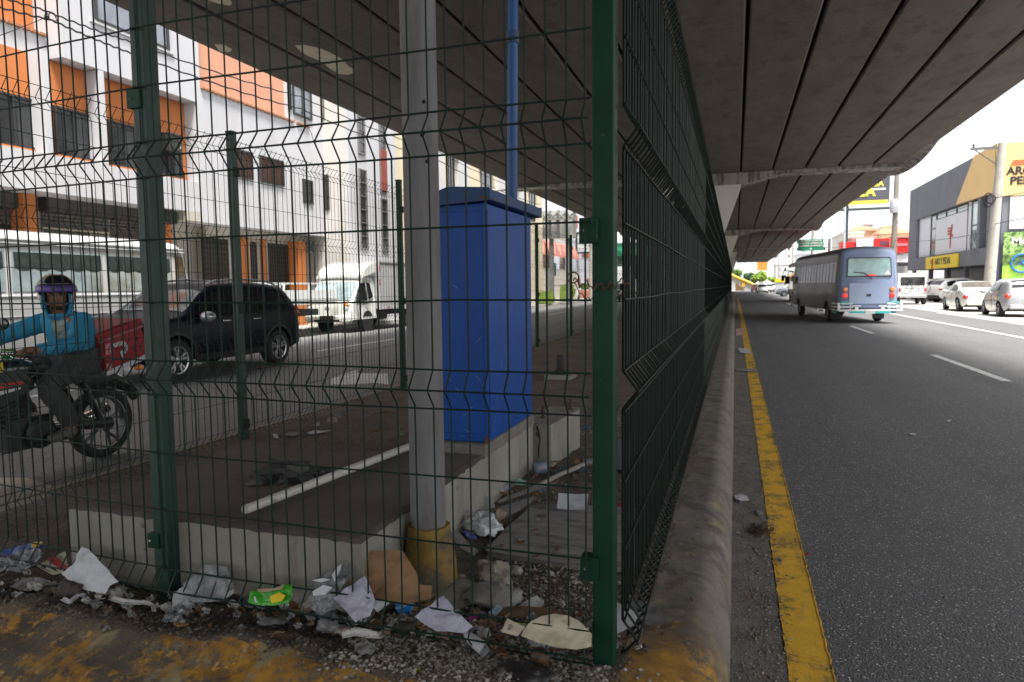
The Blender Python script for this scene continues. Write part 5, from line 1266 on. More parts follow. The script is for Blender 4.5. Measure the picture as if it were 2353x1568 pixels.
for sg in (1, -1):
    g = M(); yy = lambda z: sg * ((.86 - .16 * max(0, z - 1.05)) + .008)
    pts = [(.14, 1.1), (-.28, 1.58), (-.62, 1.62), (-.62, 1.02), (.1, 1.02)]; g.poly([(x, yy(z), z) for x, z in pts]); g.build('side_window', CGLASS, bt_, world=False)
    g = M(); pts = [(-.70, 1.62), (-.92, 1.60), (-1.0, 1.12), (-.70, 1.06)]; g.poly([(x, yy(z), z) for x, z in pts]); g.build('rear_quarter_window', CGLASS, bt_, world=False)
    b = M(); b.ball((.18, sg * 1.02, 1.12), (.05, .09, .17), 10, 8); b.tube([(.1, sg * .84, 1.05), (.16, sg * .98, 1.05)], .02, 5); b.build('mirror', BLACKP, bt_, smooth=True, world=False)
    b = M(); b.ball((.36, sg * .66, .80), (.09, .15, .15), 12, 8); b.build('headlight', HEAD, bt_, smooth=True, world=False)
    b = M(); b.ball((.37, sg * .70, .90), (.085, .13, .07), 10, 6); b.build('indicator', AMBER, bt_, smooth=True, world=False)
    b = M(); b.ball((.43, sg * .64, .46), (.05, .12, .07), 10, 6); b.build('fog_lamp', BLACKP, bt_, smooth=True, world=False)
    bx(bt_, 'door_handle', BLACKP, (-.55, sg * .87, .93), (.14, .03, .03))
    bx(bt_, 'side_reflector', AMBER, (-.1, sg * .868, .9), (.05, .02, .03), .002)
    b = M(); b.tube([(x, sg * .866, z) for x, z in ((.05, 1.0), (-.02, .62), (-.02, .5))], .005, 4); b.tube([(-.68, sg * .866, z) for z in (1.6, .5)], .005, 4); b.build('door_gap', BLACKP, bt_, world=False)
bx(bt_, 'front_bumper', TW, (.36, 0, .46), (.26, 1.66, .22), .05); bx(bt_, 'number_plate', mat('plate_dark', (.06, .06, .06), .5), (.50, 0, .50), (.02, .5, .13), .003); bx(bt_, 'lower_grille', BLACKP, (.485, 0, .40), (.03, .95, .07))
e = M(); e.tube([(.445 , .09 * math.cos(a), .82 + .045 * math.sin(a)) for a in lin(0, 2 * PI, 16)], .007, 5); e.tube([(.447, -.03, .845), (.447, -.045, .795)], .006, 4); e.tube([(.447, .045, .845), (.447, .03, .795)], .006, 4); e.tube([(.447, -.04, .815), (.447, .04, .825)], .006, 4); e.build('badge', CHROME, bt_, world=False)
for sg in (-.35, .3): b = M(); b.tube([(.40, sg, 1.03), (.24, sg - .32, 1.16)], .012, 4); b.build('wiper', BLACKP, bt_, world=False)
d = M(); rows = []
for k, t in enumerate(lin(0, 1, 8)):
    a = t * PI / 2; rows.append([(-.25 - .05 - 1.0 * (1 - math.cos(a)) * .9 + .02, yv * (.80 + .06 * t), 1.76 + .52 * math.sin(a) - .05 * yv * yv * (1 - t)) for yv in lin(-1, 1, 8)])
d.grid(rows); d.build('wind_deflector', TW, bt_, smooth=60, world=False, thick=.02)
d = M()
for sg in (1, -1): d.prism([(-.30, 1.76), (-.5, 2.05), (-.85, 2.22), (-1.2, 2.28), (-1.2, 1.98)], sg * .82, sg * .86, 'y')
d.build('deflector_side', TW, bt_, world=False)
bx(bt_, 'cargo_box', mat('box_panel_white', (.40, .40, .40), .5, .05, 1, dirt=(.32, .31, .3), ds=1.2, dt=.56), (-2.95, 0, 1.52), (3.3, 1.84, 1.62), .02)
for sg in (1, -1):
    b = M(); b.cbox((-1.305, sg * .93, 1.52), (.06, .03, 1.64)); b.cbox((-2.95, sg * .93, 2.33), (3.34, .04, .05)); b.cbox((-2.95, sg * .93, .73), (3.34, .04, .06))
    b.build('box_edge', mat('alu_edge', (.6, .6, .6), .4, .1, 6, metal=.4), bt_, world=False)
b = M()
for z in (2.1, 1.62): b.cbox((-1.305, .948, z), (.05, .012, .2)); b.cbox((-1.305, -.948, z), (.05, .012, .2))
for q in (-1.9, -2.7, -3.6): b.cbox((q, .952, .76), (.12, .012, .035))
b.build('reflector', TAIL, bt_, world=False)
bx(bt_, 'chassis', BLACKP, (-2.5, 0, .55), (4.2, .7, .16)); bx(bt_, 'toolbox', BLACKP, (-1.9, .6, .5), (.5, .3, .3), .03)
for a in (-.62, -3.6):
    for sg in (1, -1): wheel(bt_, a, sg * .72, .31, .19, sg, 8, RIM)
for sg in (1, -1):
    b = M(); b.lathe([(0, 0), (.36, 0), (.36, .03), (0, .03)], (-.62, sg * .84 - .015, .33), 'y', 24); b.build('wheel_arch', BLACKP, bt_, world=False)
# ------------------------------------------------------------------ buses
def bus(root, L, W, H, zb, prof_f, belt, win, m, rows_w, ax, rw, rear_rake=.12, roof_r=.28, side_glass=CGLASSL, pillar=None, curtain=None, two=None):
    """coach body; x forward, rear at -L/2"""
    hw = W / 2; secs = []
    xs = [-L / 2, -L / 2 + .02, -L / 2 + .08, -L / 2 + .2] + lin(-L / 2 + .5, L / 2 - .6, 40) + [L / 2 - .4, L / 2 - .2, L / 2 - .07, L / 2]
    for a in ax: xs += [a + rw * 1.17 * k for k in (-1, -.97, -.88, .88, .97, 1)]
    for x in sorted(set(xs)):
        e = min((x + L / 2), (L / 2 - x)); sh = .13 * (1 - min(1, e / .22)) ** 2; zr = H - .16 * (1 - min(1, e / .3)) ** 2
        b0 = zb
        for a in ax:
            q = (rw * 1.17) ** 2 - (x - a) ** 2
            if q > 0: b0 = max(b0, rw + math.sqrt(q))
        w = hw - sh; ro = []
        def rk(z): return x + (rear_rake * max(0, z - belt) / (H - belt) if x < -L / 2 + 1 else (-prof_f * max(0, z - belt) / (H - belt) if x > L / 2 - 1 else 0)) * (1 - min(1, e / 1.0))
        pts = [(w - .03, b0), (w, b0 + (belt - b0) * .3), (w, b0 + (belt - b0) * .7), (w, belt), (w - .02, belt + .2), (w - .055, zr - roof_r - .12), (w - .06, zr - roof_r)]
        for k in range(1, 7): a = k / 6 * PI / 2; pts.append((w - .06 - roof_r * 1.2 * (1 - math.cos(a)), zr - roof_r + roof_r * .82 * math.sin(a)))
        pts.append((w * .45, zr - .02)); pts.append((0, zr))
        full = pts + [(-a, b) for a, b in reversed(pts[:-1])]
        secs.append([(rk(z), y, z) for y, z in full])
    b = M(); b.grid(secs); k = len(secs[0]); b.add(secs[0], [tuple(range(k))]); b.add(secs[-1], [tuple(range(k - 1, -1, -1))])
    b.build('body', m, root, smooth=48, weld=True, world=False)
    bx(root, 'underbody', BLACKP, (0, 0, zb + .12), (L - .8, W - .5, .34))
    z0, z1 = win
    for sg in (1, -1):
        for (xa, xb, sk) in rows_w:
            yb_, yt_ = sg * (hw + .006), sg * (hw - .042)
            g = M(); g.poly([(xa, yb_, z0), (xb, yb_, z0), (xb + sk, yt_, z1), (xa + sk, yt_, z1)]); o = g.build('side_window', side_glass, root, world=False)
            if curtain:
                c = M(); nn = 24; pts = [(xa + .03 + (xb - xa - .06) * i / nn, z1 - .30 - .05 * abs(math.sin(i / nn * PI * 5))) for i in range(nn + 1)]
                fr = lambda z: sg * (hw + .0095 - (z - z0) / (z1 - z0) * .048)
                c.grid([[(x + sk * .9, fr(z1 - .03), z1 - .03) for x, z in pts], [(x + sk * .8, fr(z), z) for x, z in pts]]); c.build('curtain', curtain, o, world=False)
            if two:
                q = M(); xm = xa + (xb - xa) * .5; q.poly([(xm - .02, yb_ + sg * .004, z0), (xm + .02, yb_ + sg * .004, z0), (xm + .02 + sk, yt_ + sg * .004, z1), (xm - .02 + sk, yt_ + sg * .004, z1)]); q.build('window_bar', two, o, world=False)
    for a in ax:
        for sg in (1, -1): wheel(root, a, sg * (hw - .16), rw, .2, sg, 8, RIM if not pillar else pillar)
# white minibus on the left (faces -Y, its back end to the right in view)
mb = thing('minibus', 'white minibus with dark curtained windows behind the motorcyclist', 'bus', (-12.5, 8.85, 0), -PI / 2)
BW = paint('bus_white', (.47, .475, .475), 0., .4)
bus(mb, 7.1, 2.0, 2.52, .42, .5, 1.36, (1.42, 2.12), BW, [(-2.9, -1.3, 0), (-1.18, .55, -.05), (.67, 2.2, -.05), (2.3, 3.1, -.1)], (-2.2 + .2, 1.6), .36, .22, .26, mat('bus_glass', (.20, .26, .27), .06, .6, 1.4, spec=.9), None, mat('curtain_green', (.018, .03, .027), .8, .5, 9))  # pale blue-grey glass colour stands in for the reflected sky
for sg in (1, -1):
    for z in (2.30, 2.235): bx(mb, 'roof_gutter', BW, (0, sg * .96, z), (6.6, .05, .022), .006)
    bx(mb, 'belt_moulding', mat('trim_white', (.75, .75, .75), .4), (-.2, sg * 1.006, 1.35), (6.4, .02, .03), .004); bx(mb, 'side_moulding', mat('trim_silver', (.4, .4, .4), .4), (-.2, sg * 1.006, 1.0), (6.4, .016, .012), .002)
    g = M(); g.poly([(-3.36, sg * .985, 1.46), (-3.02, sg * 1.007, 1.44), (-3.02, sg * .962, 2.14), (-3.24, sg * .95, 2.14)]); g.build('rear_quarter_window', CGLASS, mb, world=False)
bx(mb, 'rear_window', CGLASS, (-3.46, 0, 1.85), (.03, 1.5, .55)); bx(mb, 'rear_bumper', BW, (-3.55, 0, .55), (.16, 1.9, .24), .05)
for sg in (1, -1): bx(mb, 'tail_light', TAIL, (-3.54, sg * .85, .98), (.06, .14, .3))
# blue and grey bus on the right, seen from behind
yaw = R_(6.2)
hd = Vector((-math.sin(yaw), math.cos(yaw), 0)); rt_ = Vector((math.cos(yaw), math.sin(yaw), 0))
rear_c = Vector((4.42, 26.6, 0)); LB = 8.4; cpos = rear_c + hd * (LB / 2)
gb = thing('minibus', 'blue-grey minibus with white bumper rails driving away under the flyover', 'bus', tuple(cpos), PI / 2 + yaw)
m, p, h = custom_mat('paint_two_tone')
X3 = h['xyz']()
h['col'](h['mix'](h['rng'](X3[0], -LB / 2 + .16, -LB / 2 + .2), (.20, .25, .38), (.125, .128, .165)))
p.inputs['Roughness'].default_value = .42; p.inputs['Coat Weight'].default_value = .15
bus(gb, LB, 1.97, 2.72, .45, .5, 1.5, (1.45, 2.16), m, [(-LB / 2 + .42 + 1.02 * i, -LB / 2 + 1.34 + 1.02 * i, 0) for i in range(7)], (-LB / 2 + 1.75, LB / 2 - 1.45), .36, .12, .26, mat('bus_glass_grey', (.05, .052, .056), .12, .5, 1.5, spec=.5), RIMD, None, DARKF)
xr = -LB / 2
def rear(name, pts, mt, off=.0, up=None, th=.03):
    """panel on the raked rear face: pts are (y, z); +y is the bus's left"""
    pts = [(y, z + .13) for y, z in pts]
    k = lambda z: xr + .12 * max(0, z - 1.5) / 1.22 - off
    w = M(); n = len(pts); w.add([(k(z), y, z) for y, z in pts] + [(k(z) + th, y, z) for y, z in pts], [tuple(range(n)), tuple(range(2 * n - 1, n - 1, -1))] + [(i, n + i, n + (i + 1) % n, (i + 1) % n) for i in range(n)])
    return w.build(name, mt, up or gb, world=False)
rwn = rear('rear_window', [(-.74, 1.50), (.72, 1.50), (.70, 2.12), (.64, 2.18), (-.66, 2.18), (-.72, 2.12)], DARKF, .018)
rear('pane', [(-.70, 1.54), (.68, 1.54), (.66, 2.10), (.62, 2.14), (-.64, 2.14), (-.68, 2.10)], mat('rear_glass_green', (.22, .36, .34), .1, .35, 2.5, spec=.8), .026, rwn)
rear('boot_lid', [(-.66, .56), (.62, .56), (.62, 1.28), (-.66, 1.28)], mat('paint_boot_blue', (.23, .30, .46), .3, .06, 2, coat=1.), .022)
rear('lid_handle', [(-.08, .82), (.06, .82), (.06, .90), (-.08, .90)], BLACKP, .04)
rear('brake_light', [(-.22, 1.53), (.08, 1.53), (.08, 1.58), (-.22, 1.58)], TAILON, .05)
rear('warning_triangle', [(-.70, 1.57), (-.50, 1.57), (-.60, 1.73)], mat('sticker_white', (.7, .7, .7), .6), .034, rwn, .004)
w = M(); w.tube([(xr - .03, -.1, 1.55), (xr - .05, -.02, 1.63), (xr - .02, .16, 1.77), (xr, .5, 1.79)], .014, 5); w.build('wiper', BLACKP, gb, world=False)
for sg in (1, -1):
    for z, mt, nm, r in ((1.19, AMBER, 'indicator', .085), (.98, TAILON, 'tail_light', .085)):
        w = M(); w.lathe([(0, -.07), (r * .7, -.065), (r, -.04), (r, .02)], (xr, sg * .76, z), 'x', 16); o = w.build(nm, mt, gb, smooth=True, world=False)
WR = mat('rail_white', (.72, .74, .74), .4, .1, 6); TEAL = mat('rail_teal', (.03, .42, .38), .4, .1, 5)
w = M()
for sg in (1, -1):
    for z in (.70, .58, .47):
        w.tube([(xr + .62, sg * 1.02, z), (xr - .16, sg * 1.02, z), (xr - .22, sg * .55, z)], .03, 6)
    for y_ in (1.02, .98, .62): w.tube([(xr - .2, sg * y_, .44), (xr - .2, sg * y_, .72)], .025, 6)
    w.cbox((xr - .2, sg * .42, .52), (.06, .1, .22)); w.cbox((xr - .2, sg * .42, .62), (.06, .26, .05))
w.tube([(xr - .22, -1.0, .46), (xr - .22, 1.0, .46)], .035, 6); w.build('bumper_rail', WR, gb, world=False)
w = M(); w.cbox((xr - .22, 0, .40), (.07, 1.3, .07))
for sg in (1, -1): w.tube([(xr - .2, sg * .98, .66), (xr - .2, sg * .9, .75), (xr - .2, sg * .72, .76), (xr - .2, sg * .6, .70)], .025, 6)
for sg in (1, -1): w.cbox((xr + .55, sg * .98, .38), (.5, .05, .06)); w.cbox((xr + 2.5, sg * .98, .38), (.4, .05, .06))
w.build('teal_rail', TEAL, gb, world=False)
bx(gb, 'rear_bumper', mat('bumper_navy', (.03, .045, .09), .5), (xr + .02, 0, .50), (.2, 1.8, .12), .03)
bx(gb, 'number_plate', PLATE, (xr - .262, 0, .41), (.01, .3, .12), .002)
for sg in (1, -1): bx(gb, 'mud_flap', BLACKP, (xr + 1.3, sg * .72, .26), (.03, .4, .3))
for sg in (1, -1):
    w = M(); w.tube([(LB / 2 - .3, sg * .9, 1.95), (LB / 2 + .1, sg * 1.12, 2.02), (LB / 2 + .12, sg * 1.16, 1.75)], .02, 5); w.cbox((LB / 2 + .12, sg * 1.17, 1.6), (.08, .2, .36)); w.build('mirror', BLACKP, gb, world=False)
bx(gb, 'roof_stripe', mat('stripe_lilac', (.28, .28, .42), .35), (-.1, .80, 2.42), (LB - .9, .03, .07)); bx(gb, 'side_step', WR, (.2, .95, .42), (2.2, .06, .05))
for sg in (1,): 
    w = M()
    for k in range(5): w.ball((LB / 2 - .1, sg * .99, .42 + .14 * k), (.06, .06, .06), 8, 6)
    w.build('chrome_guard', CHROME, gb, world=False)
# red and cream bus ahead of it
rb = thing('bus', 'cream and dark red bus partly hidden ahead of the blue-grey minibus', 'bus', (5.6, 61.5, 0), PI / 2)
bus(rb, 9.5, 2.3, 3.15, .5, .3, 1.6, (1.75, 2.5), paint('cream_red', (.36, .20, .16), 0, .4), [(-4.3 + 1.4 * i, -3.05 + 1.4 * i, 0) for i in range(6)], (-2.6, 3.0), .45, .12, .3, CGLASSL, RIMD, None, PLATE)
bx(rb, 'roof_band', mat('band_red', (.20, .012, .012), .4), (0, 0, 3.0), (9.3, 2.2, .36), .1)
bx(rb, 'rear_panel', mat('cream_panel', (.55, .42, .30), .4), (-4.78, 0, 1.1), (.05, 2.0, .9), .03); bx(rb, 'rear_window', CGLASS, (-4.7, 0, 2.1), (.06, 1.9, .8))
for sg in (1, -1): w = M(); w.tube([(4.4, sg * 1.1, 2.6), (4.8, sg * 1.5, 2.6), (4.8, sg * 1.55, 2.2)], .03, 5); w.cbox((4.8, sg * 1.55, 1.95), (.1, .25, .5)); w.build('mirror', BLACKP, rb, world=False)
# ------------------------------------------------------------------ parked and moving cars
SEDAN = dict(top=[(-2.2, .72), (-2.12, .98), (-1.6, 1.06), (-1.3, 1.12), (-.6, 1.38), (0, 1.44), (.5, 1.36), (1.15, 1.0), (1.9, .84), (2.2, .6)], belt=[(-2.2, .74), (-1.5, .98), (0, .95), (1.0, .9), (2.2, .6)])
HATCH = dict(top=[(-1.8, .8), (-1.74, 1.1), (-1.5, 1.42), (-1.1, 1.5), (-.3, 1.52), (.3, 1.42), (1.0, 1.02), (1.55, .9), (1.8, .62)], belt=[(-1.8, .9), (-1.2, 1.02), (.8, .94), (1.8, .62)])
SUVP = dict(top=[(-2.25, .95), (-2.15, 1.18), (-1.75, 1.52), (-1.2, 1.66), (-.4, 1.70), (.3, 1.6), (1.05, 1.12), (1.9, 1.0), (2.25, .7)], belt=[(-2.25, 1.0), (-1.5, 1.12), (.9, 1.05), (2.25, .75)])
def car(name, lab, loc, rotz, kind, col, rw=.32, group=None, rim=RIM, glass=CGLASS, spokes=5, lights=TAIL, W=.87, hide=()):
    k = {'sedan': SEDAN, 'hatch': HATCH, 'suv': SUVP}[kind]; Lh = -k['top'][0][0]
    t = thing(name, lab, 'car', loc, rotz, group); ax = (-Lh * .62, Lh * .64)
    c = Car(Lh * 2, [(-Lh, W * .74), (-Lh + .12, W * .9), (-Lh * .5, W), (Lh * .5, W), (Lh - .3, W * .92), (Lh, W * .66)], k['top'], k['belt'], [(-Lh, .42), (-Lh + .2, .26), (0, .2), (Lh - .2, .24), (Lh, .36)], ax, rw, .3)
    c.body(t, col, n=60)
    bz = k['belt']; tp = k['top']; roof = max(p_[1] for p_ in tp)
    if kind == 'sedan': spans_ = ((-.2, .98, -1.0, .9), (-1.05, -.26, -1.2, .9)); rwx = (-1.28, -.62); wsx = (.55, 1.1)
    elif kind == 'hatch': spans_ = ((-.1, .92, -.5, .9), (-.98, -.17, -1.2, .9)); rwx = (-1.72, -1.48); wsx = (.35, .95)
    else: spans_ = ((-.1, .98, -.5, .9), (-1.0, -.17, -1.2, .9), (-1.72, -1.08, -1.2, .9)); rwx = (-2.12, -1.75); wsx = (.36, 1.0)
    lo = [(x, z + .05) for x, z in bz]; hi = [(x, max(crv(lo, x) + .01, crv(tp, x) - .12)) for x in lin(-Lh, Lh, 24)]
    for xa, xb, _, _ in spans_: c.side(t, lo, hi, xa, xb, glass, 'side_window', n=12)
    c.cap(t, *rwx, glass, 'rear_window', .84, off=.012); c.cap(t, *wsx, glass, 'windscreen', .88)
    wheels(t, ax, W, rw, .2, spokes, rim)
    mirror_pair(t, .78, W + .0, crv(bz, .8) + .06, col)
    zl = crv(bz, -Lh + .2) - .12
    for sg in (1, -1):
        b = M(); b.ball((-Lh + .09, sg * W * .78, zl), (.12, .13, .12 if kind != 'suv' else .08), 10, 8); b.build('tail_light', lights, t, smooth=True, world=False)
        b = M(); b.ball((Lh - .16, sg * W * .68, .62), (.16, .14, .08), 10, 8); b.build('headlight', HEAD, t, smooth=True, world=False)
        for xh in (-.75, .25): bx(t, 'door_handle', col, (xh, sg * (c.y(xh, .82) + .015), .83), (.18, .03, .03))
        for xd in (-.14, .95, -1.02): b = M(); b.tube([(xd, sg * (c.y(xd, z) + .003), z) for z in lin(.36, .88, 6)], .006, 4); b.build('door_gap', BLACKP, t, world=False)
    bx(t, 'rear_bumper', BLACKP if kind == 'suv' else col, (-Lh + .04, 0, .42), (.18, W * 1.5, .2), .06); bx(t, 'number_plate', PLATE, (-Lh - .06, 0, .62 if kind != 'sedan' else .66), (.02, .42, .13), .003)
    return t
WHITEP = paint('pearl_white', (.72, .72, .71)); SILV = paint('silver', (.44, .45, .47), .3); DARKP = paint('black', (.012, .012, .014)); GREYP = paint('grey_blue', (.22, .25, .30), .3)
car('sedan', 'white sporty coupe with big wheels parked at the right kerb', (11.12, 39.35, 0), PI / 2 - R_(3), 'sedan', WHITEP, .335, glass=mat('car_glass_tan', (.10, .085, .07), .08, .3, 2))
car('hatchback', 'silver hatchback parked nearest at the right edge', (11.0, 33.3, 0), PI / 2 - R_(4), 'hatch', SILV, .30, lights=mat('tail_orange_red', (.6, .05, .015), .2, .2, 10, coat=1))
car('suv', 'large white SUV nosed in to the bicycle shop, nearer one', (15.4, 56.3, 0), R_(22), 'suv', WHITEP, .36)
car('suv', 'white and grey SUV partly hidden behind the larger white SUV', (15.3, 61.2, 0), R_(24), 'suv', paint('light_silver', (.55, .56, .58)), .36, rim=RIMD)
car('suv', 'black SUV in the shade beside the bicycle shop columns', (15.6, 67.5, 0), R_(20), 'suv', DARKP, .36)
car('sedan', 'silver-blue sedan crossing the far end of the road', (6.7, 85.2, 0), PI + R_(4), 'sedan', GREYP, .33)
for i, (px, py, cl, kd, lab) in enumerate(((1752, 667, WHITEP, 'sedan', 'white sedan in the distance left of the crossing silver car'), (1765, 664, SILV, 'hatch', 'tiny silver hatchback in the far traffic'), (1742, 665, paint('dull_red', (.35, .03, .03)), 'hatch', 'tiny red car in the far traffic below the trees'), (1776, 663, WHITEP, 'suv', 'tiny white SUV in the far traffic'), (1788, 664, SILV, 'sedan', 'tiny silver sedan under the street board'))):
    q = ony(px, 660, 125 + i * 9); car('car', lab, (q[0], 125 + i * 9, 0), -PI / 2 + R_(10 * i), kd, cl, .33, 'far traffic')
q = ony(1316, 670, YP(1316, -16.8, 670)); car('sedan', 'white car parked by the beige wall beyond the fence', (-16.0, YP(1312, -16.0, 670), .13), PI / 2 + R_(190), 'hatch', WHITEP, .31)
car('pickup', 'dark car glimpsed through the fence under the green canopy', (-10.5, 62, 0), -PI / 2, 'suv', DARKP, .34)
# jeep with a bicycle on its rear carrier
jp = thing('jeep', 'boxy white jeep with dark rear window and rear spare wheel', 'car', (10.95, 51.6, 0), PI / 2 - R_(4))
b = M(); b.prism([(-1.75, .5), (-1.78, 1.15), (-1.68, 1.95), (-1.5, 2.02), (.4, 2.02), (.55, 1.95), (.9, 1.25), (1.9, 1.18), (1.95, .5)], -.82, .82, 'y'); b.build('body', WHITEP, jp, bevel=.06, world=False)
bx(jp, 'rear_window', CGLASS, (-1.745, 0, 1.5), (.06, 1.36, .56)); 
for sg in (1, -1): bx(jp, 'side_window', CGLASS, (-.5, sg * .82, 1.55), (1.9, .02, .5)); bx(jp, 'tail_light', TAIL, (-1.78, sg * .72, .95), (.05, .12, .22))
bx(jp, 'rear_bumper', CHROME, (-1.85, 0, .52), (.16, 1.5, .14), .04)
for a in (-1.1, 1.25):
    for sg in (1, -1): wheel(jp, a, sg * .74, .37, .22, sg, 6, RIMD)
bk_ = thing('bicycle', 'dark bicycle carried across the back of the white jeep', 'bicycle', (10.95 + .1, 49.4, .75), PI)
def bicycle(t, x, y, z, s, m):
    for c in (0, 1.05 * s):
        b = M(); b.tube([(x + c + .34 * s * math.cos(a), y, z + .34 * s + .34 * s * math.sin(a)) for a in lin(0, 2 * PI, 26)], .02, 6); o = b.build('wheel', TYRE, t)
        b = M()
        for k in range(7): a = PI * k / 7; b.tube([(x + c + .33 * s * math.cos(a), y, z + .34 * s + .33 * s * math.sin(a)), (x + c - .33 * s * math.cos(a), y, z + .34 * s - .33 * s * math.sin(a))], .003, 3)
        b.build('spokes', STEEL, o)
    b = M(); P = lambda u, v: (x + u * s, y, z + v * s)
    for a, c in (((0, .34), (.42, .30)), ((0, .34), (.32, .82)), ((.42, .30), (.30, .92)), ((.42, .30), (.85, .85)), ((.31, .84), (.86, .88)), ((1.05, .34), (.84, .98))): b.tube([P(*a), P(*c)], .018, 6)
    b.build('frame', m, t); b = M(); b.tube([(x + .86 * s, y - .28, z + 1.0 * s), (x + .84 * s, y, z + .98 * s), (x + .86 * s, y + .28, z + 1.0 * s)], .014, 6); b.build('handlebar', BLACKP, t)
    b = M(); b.cbox(P(.29, .95), (.26, .13, .06)); b.build('saddle', BLACKP, t, bevel=.02)
bicycle(bk_, 10.35, 49.45, .72, 1.0, BLACKP)
# pale flat-bed lorry between SUV and shops
fl = thing('flatbed_trailer', 'white flat-bed trailer with low side rails behind the navy SUV', 'trailer', (-12.9, 15.7, 0), -PI / 2)
b = M(); b.cbox((-.3, 0, 1.02), (5.6, 1.9, .14)); b.build('bed', mat('bed_white', (.62, .62, .6), .5, .1, 2), fl, bevel=.01, world=False)
b = M()
for sg in (1, -1):
    b.cbox((-.3, sg * .94, 1.58), (5.6, .05, .05)); b.cbox((-.3, sg * .95, 1.24), (5.6, .03, .3))
    for x in lin(-3.0, 2.4, 4): b.cbox((x, sg * .94, 1.45), (.05, .045, .26))
b.build('side_rail', mat('rail_white', (.72, .74, .74), .4, .1, 6), fl, world=False)
bx(fl, 'chassis', BLACKP, (-.3, 0, .7), (5.2, .8, .2))
for a in (.6, 1.5):
    for sg in (1, -1): wheel(fl, a, sg * .78, .36, .2, sg, 6, RIMD)
# ================================================================== MOTORCYCLE AND RIDER (heading -Y; local x forward, y = towards the camera side)
def skin(name, nodes, edges, m, parent, sub=2, squash=None):
    me = bpy.data.meshes.new(name); me.from_pydata([n[:3] for n in nodes], edges, []); 
    bm = bmesh.new(); bm.from_mesh(me); ly = bm.verts.layers.skin.verify(); bm.verts.ensure_lookup_table()
    for i, n in enumerate(nodes):
        r = n[3]; bm.verts[i][ly].radius = r if isinstance(r, tuple) else (r, r); bm.verts[i][ly].use_root = (i == 0)
    bm.to_mesh(me); bm.free()
    o = bpy.data.objects.new(name, me); COL.objects.link(o)
    o.modifiers.new('skin', 'SKIN').use_smooth_shade = True
    sb = o.modifiers.new('sub', 'SUBSURF'); sb.levels = sub; sb.render_levels = sub
    bpy.context.view_layer.update(); m2 = bpy.data.meshes.new_from_object(o.evaluated_get(bpy.context.evaluated_depsgraph_get()))
    bpy.data.objects.remove(o); m2.name = name; m2.materials.clear(); m2.materials.append(m)
    m2.polygons.foreach_set('use_smooth', [True] * len(m2.polygons))
    o2 = bpy.data.objects.new(name, m2); COL.objects.link(o2)
    if parent is not None: o2.parent = parent; XF[o2.name] = XF[parent.name]
    return o2
def folds_(o, amp, fr):
    """push cloth in and out along its normals so that it creases"""
    vs = o.data.vertices; nn = [v.normal.copy() for v in vs]
    for v, n in zip(vs, nn):
        c = v.co; v.co = c + n * amp * (fbm(c[0] * fr, c[1] * fr, c[2] * fr * 1.8, 3) + .5 * abs(fbm(c[0] * fr * 2, c[1] * fr * 2, c[2] * fr * 2.5, 2)))
    o.data.update()
MO = (-5.1, 3.70, 0)
mt_ = thing('motorcycle', 'black red and white delivery motorcycle on the left road', 'motorcycle', MO, -PI / 2)
MB_ = paint('moto_black', (.015, .015, .017)); MW = paint('moto_white', (.6, .6, .58)); MR = paint('moto_red', (.5, .015, .015)); ENG = mat('engine_metal', (.04, .04, .042), .45, .3, 15, .2, 40, metal=.5)
SEATM = mat('seat_vinyl', (.02, .02, .021), .6, .2, 15, .1, 60)
def mtube(name, pts, r, m, n=8, up=None):
    b = M(); b.tube(pts, r, n); return b.build(name, m, up or mt_, smooth=50, world=False)
def mwheel(x, r, w):
    b = M(); b.lathe([(r - .075, -w * .42), (r - .03, -w / 2), (r - .006, -w * .3), (r, 0), (r - .006, w * .3), (r - .03, w / 2), (r - .075, w * .42)], (x, 0, r), 'y', 36, closed=True); o = b.build('wheel', TYRE, mt_, smooth=50, world=False)
    b = M(); ri = r - .07
    b.lathe([(ri + .004, -.035), (ri - .018, -.03), (ri - .018, .03), (ri + .004, .035)], (x, 0, r), 'y', 36, closed=True); b.lathe([(0, -.05), (.045, -.05), (.05, 0), (.045, .05), (0, .05)], (x, 0, r), 'y', 16)
    for k in range(5):
        a = 2 * PI * k / 5 + .4
        for s_ in (-.18, .18): b.tube([(x + .04 * math.cos(a), 0, r + .04 * math.sin(a)), (x + ri * .6 * math.cos(a + s_ * .3), 0, r + ri * .6 * math.sin(a + s_ * .3)), (x + ri * .97 * math.cos(a + s_), 0, r + ri * .97 * math.sin(a + s_))], [.017, .013, .011], 6)
    b.build('rim', RIMD, o, smooth=40, world=False)
    b = M(); b.lathe([(ri - .012, .031), (ri - .004, .034)], (x, 0, r), 'y', 36); b.build('rim_tape', mat('rim_pinstripe', (.5, .5, .5), .4), o, world=False)
    return o
XR_, XFW = -.65, .62
mwheel(XR_, .30, .10); mwheel(XFW, .30, .085)
mtube('fork', [(XFW, .07, .3), (.48, .07, .62), (.36, .07, .92)], .026, CHROME); mtube('fork', [(XFW, -.07, .3), (.48, -.07, .62), (.36, -.07, .92)], .026, CHROME)
for sg in (1, -1): mtube('swingarm', [(XR_, sg * .085, .3), (-.3, sg * .075, .34), (-.08, sg * .06, .36)], .022, MB_); mtube('shock', [(XR_ + .1, sg * .11, .36), (-.40, sg * .12, .68)], .028, MB_)
mtube('frame', [(.34, 0, .86), (.22, 0, .6), (.20, 0, .34), (-.05, 0, .26), (-.2, 0, .4), (-.3, 0, .68), (-.8, 0, .78)], .022, MB_)
b = M(); b.cbox((.05, 0, .36), (.34, .24, .24)); b.lathe([(.0, -.02), (.11, -.02), (.12, .03), (.09, .05), (0, .05)], (-.02, .12, .35), 'y', 18)
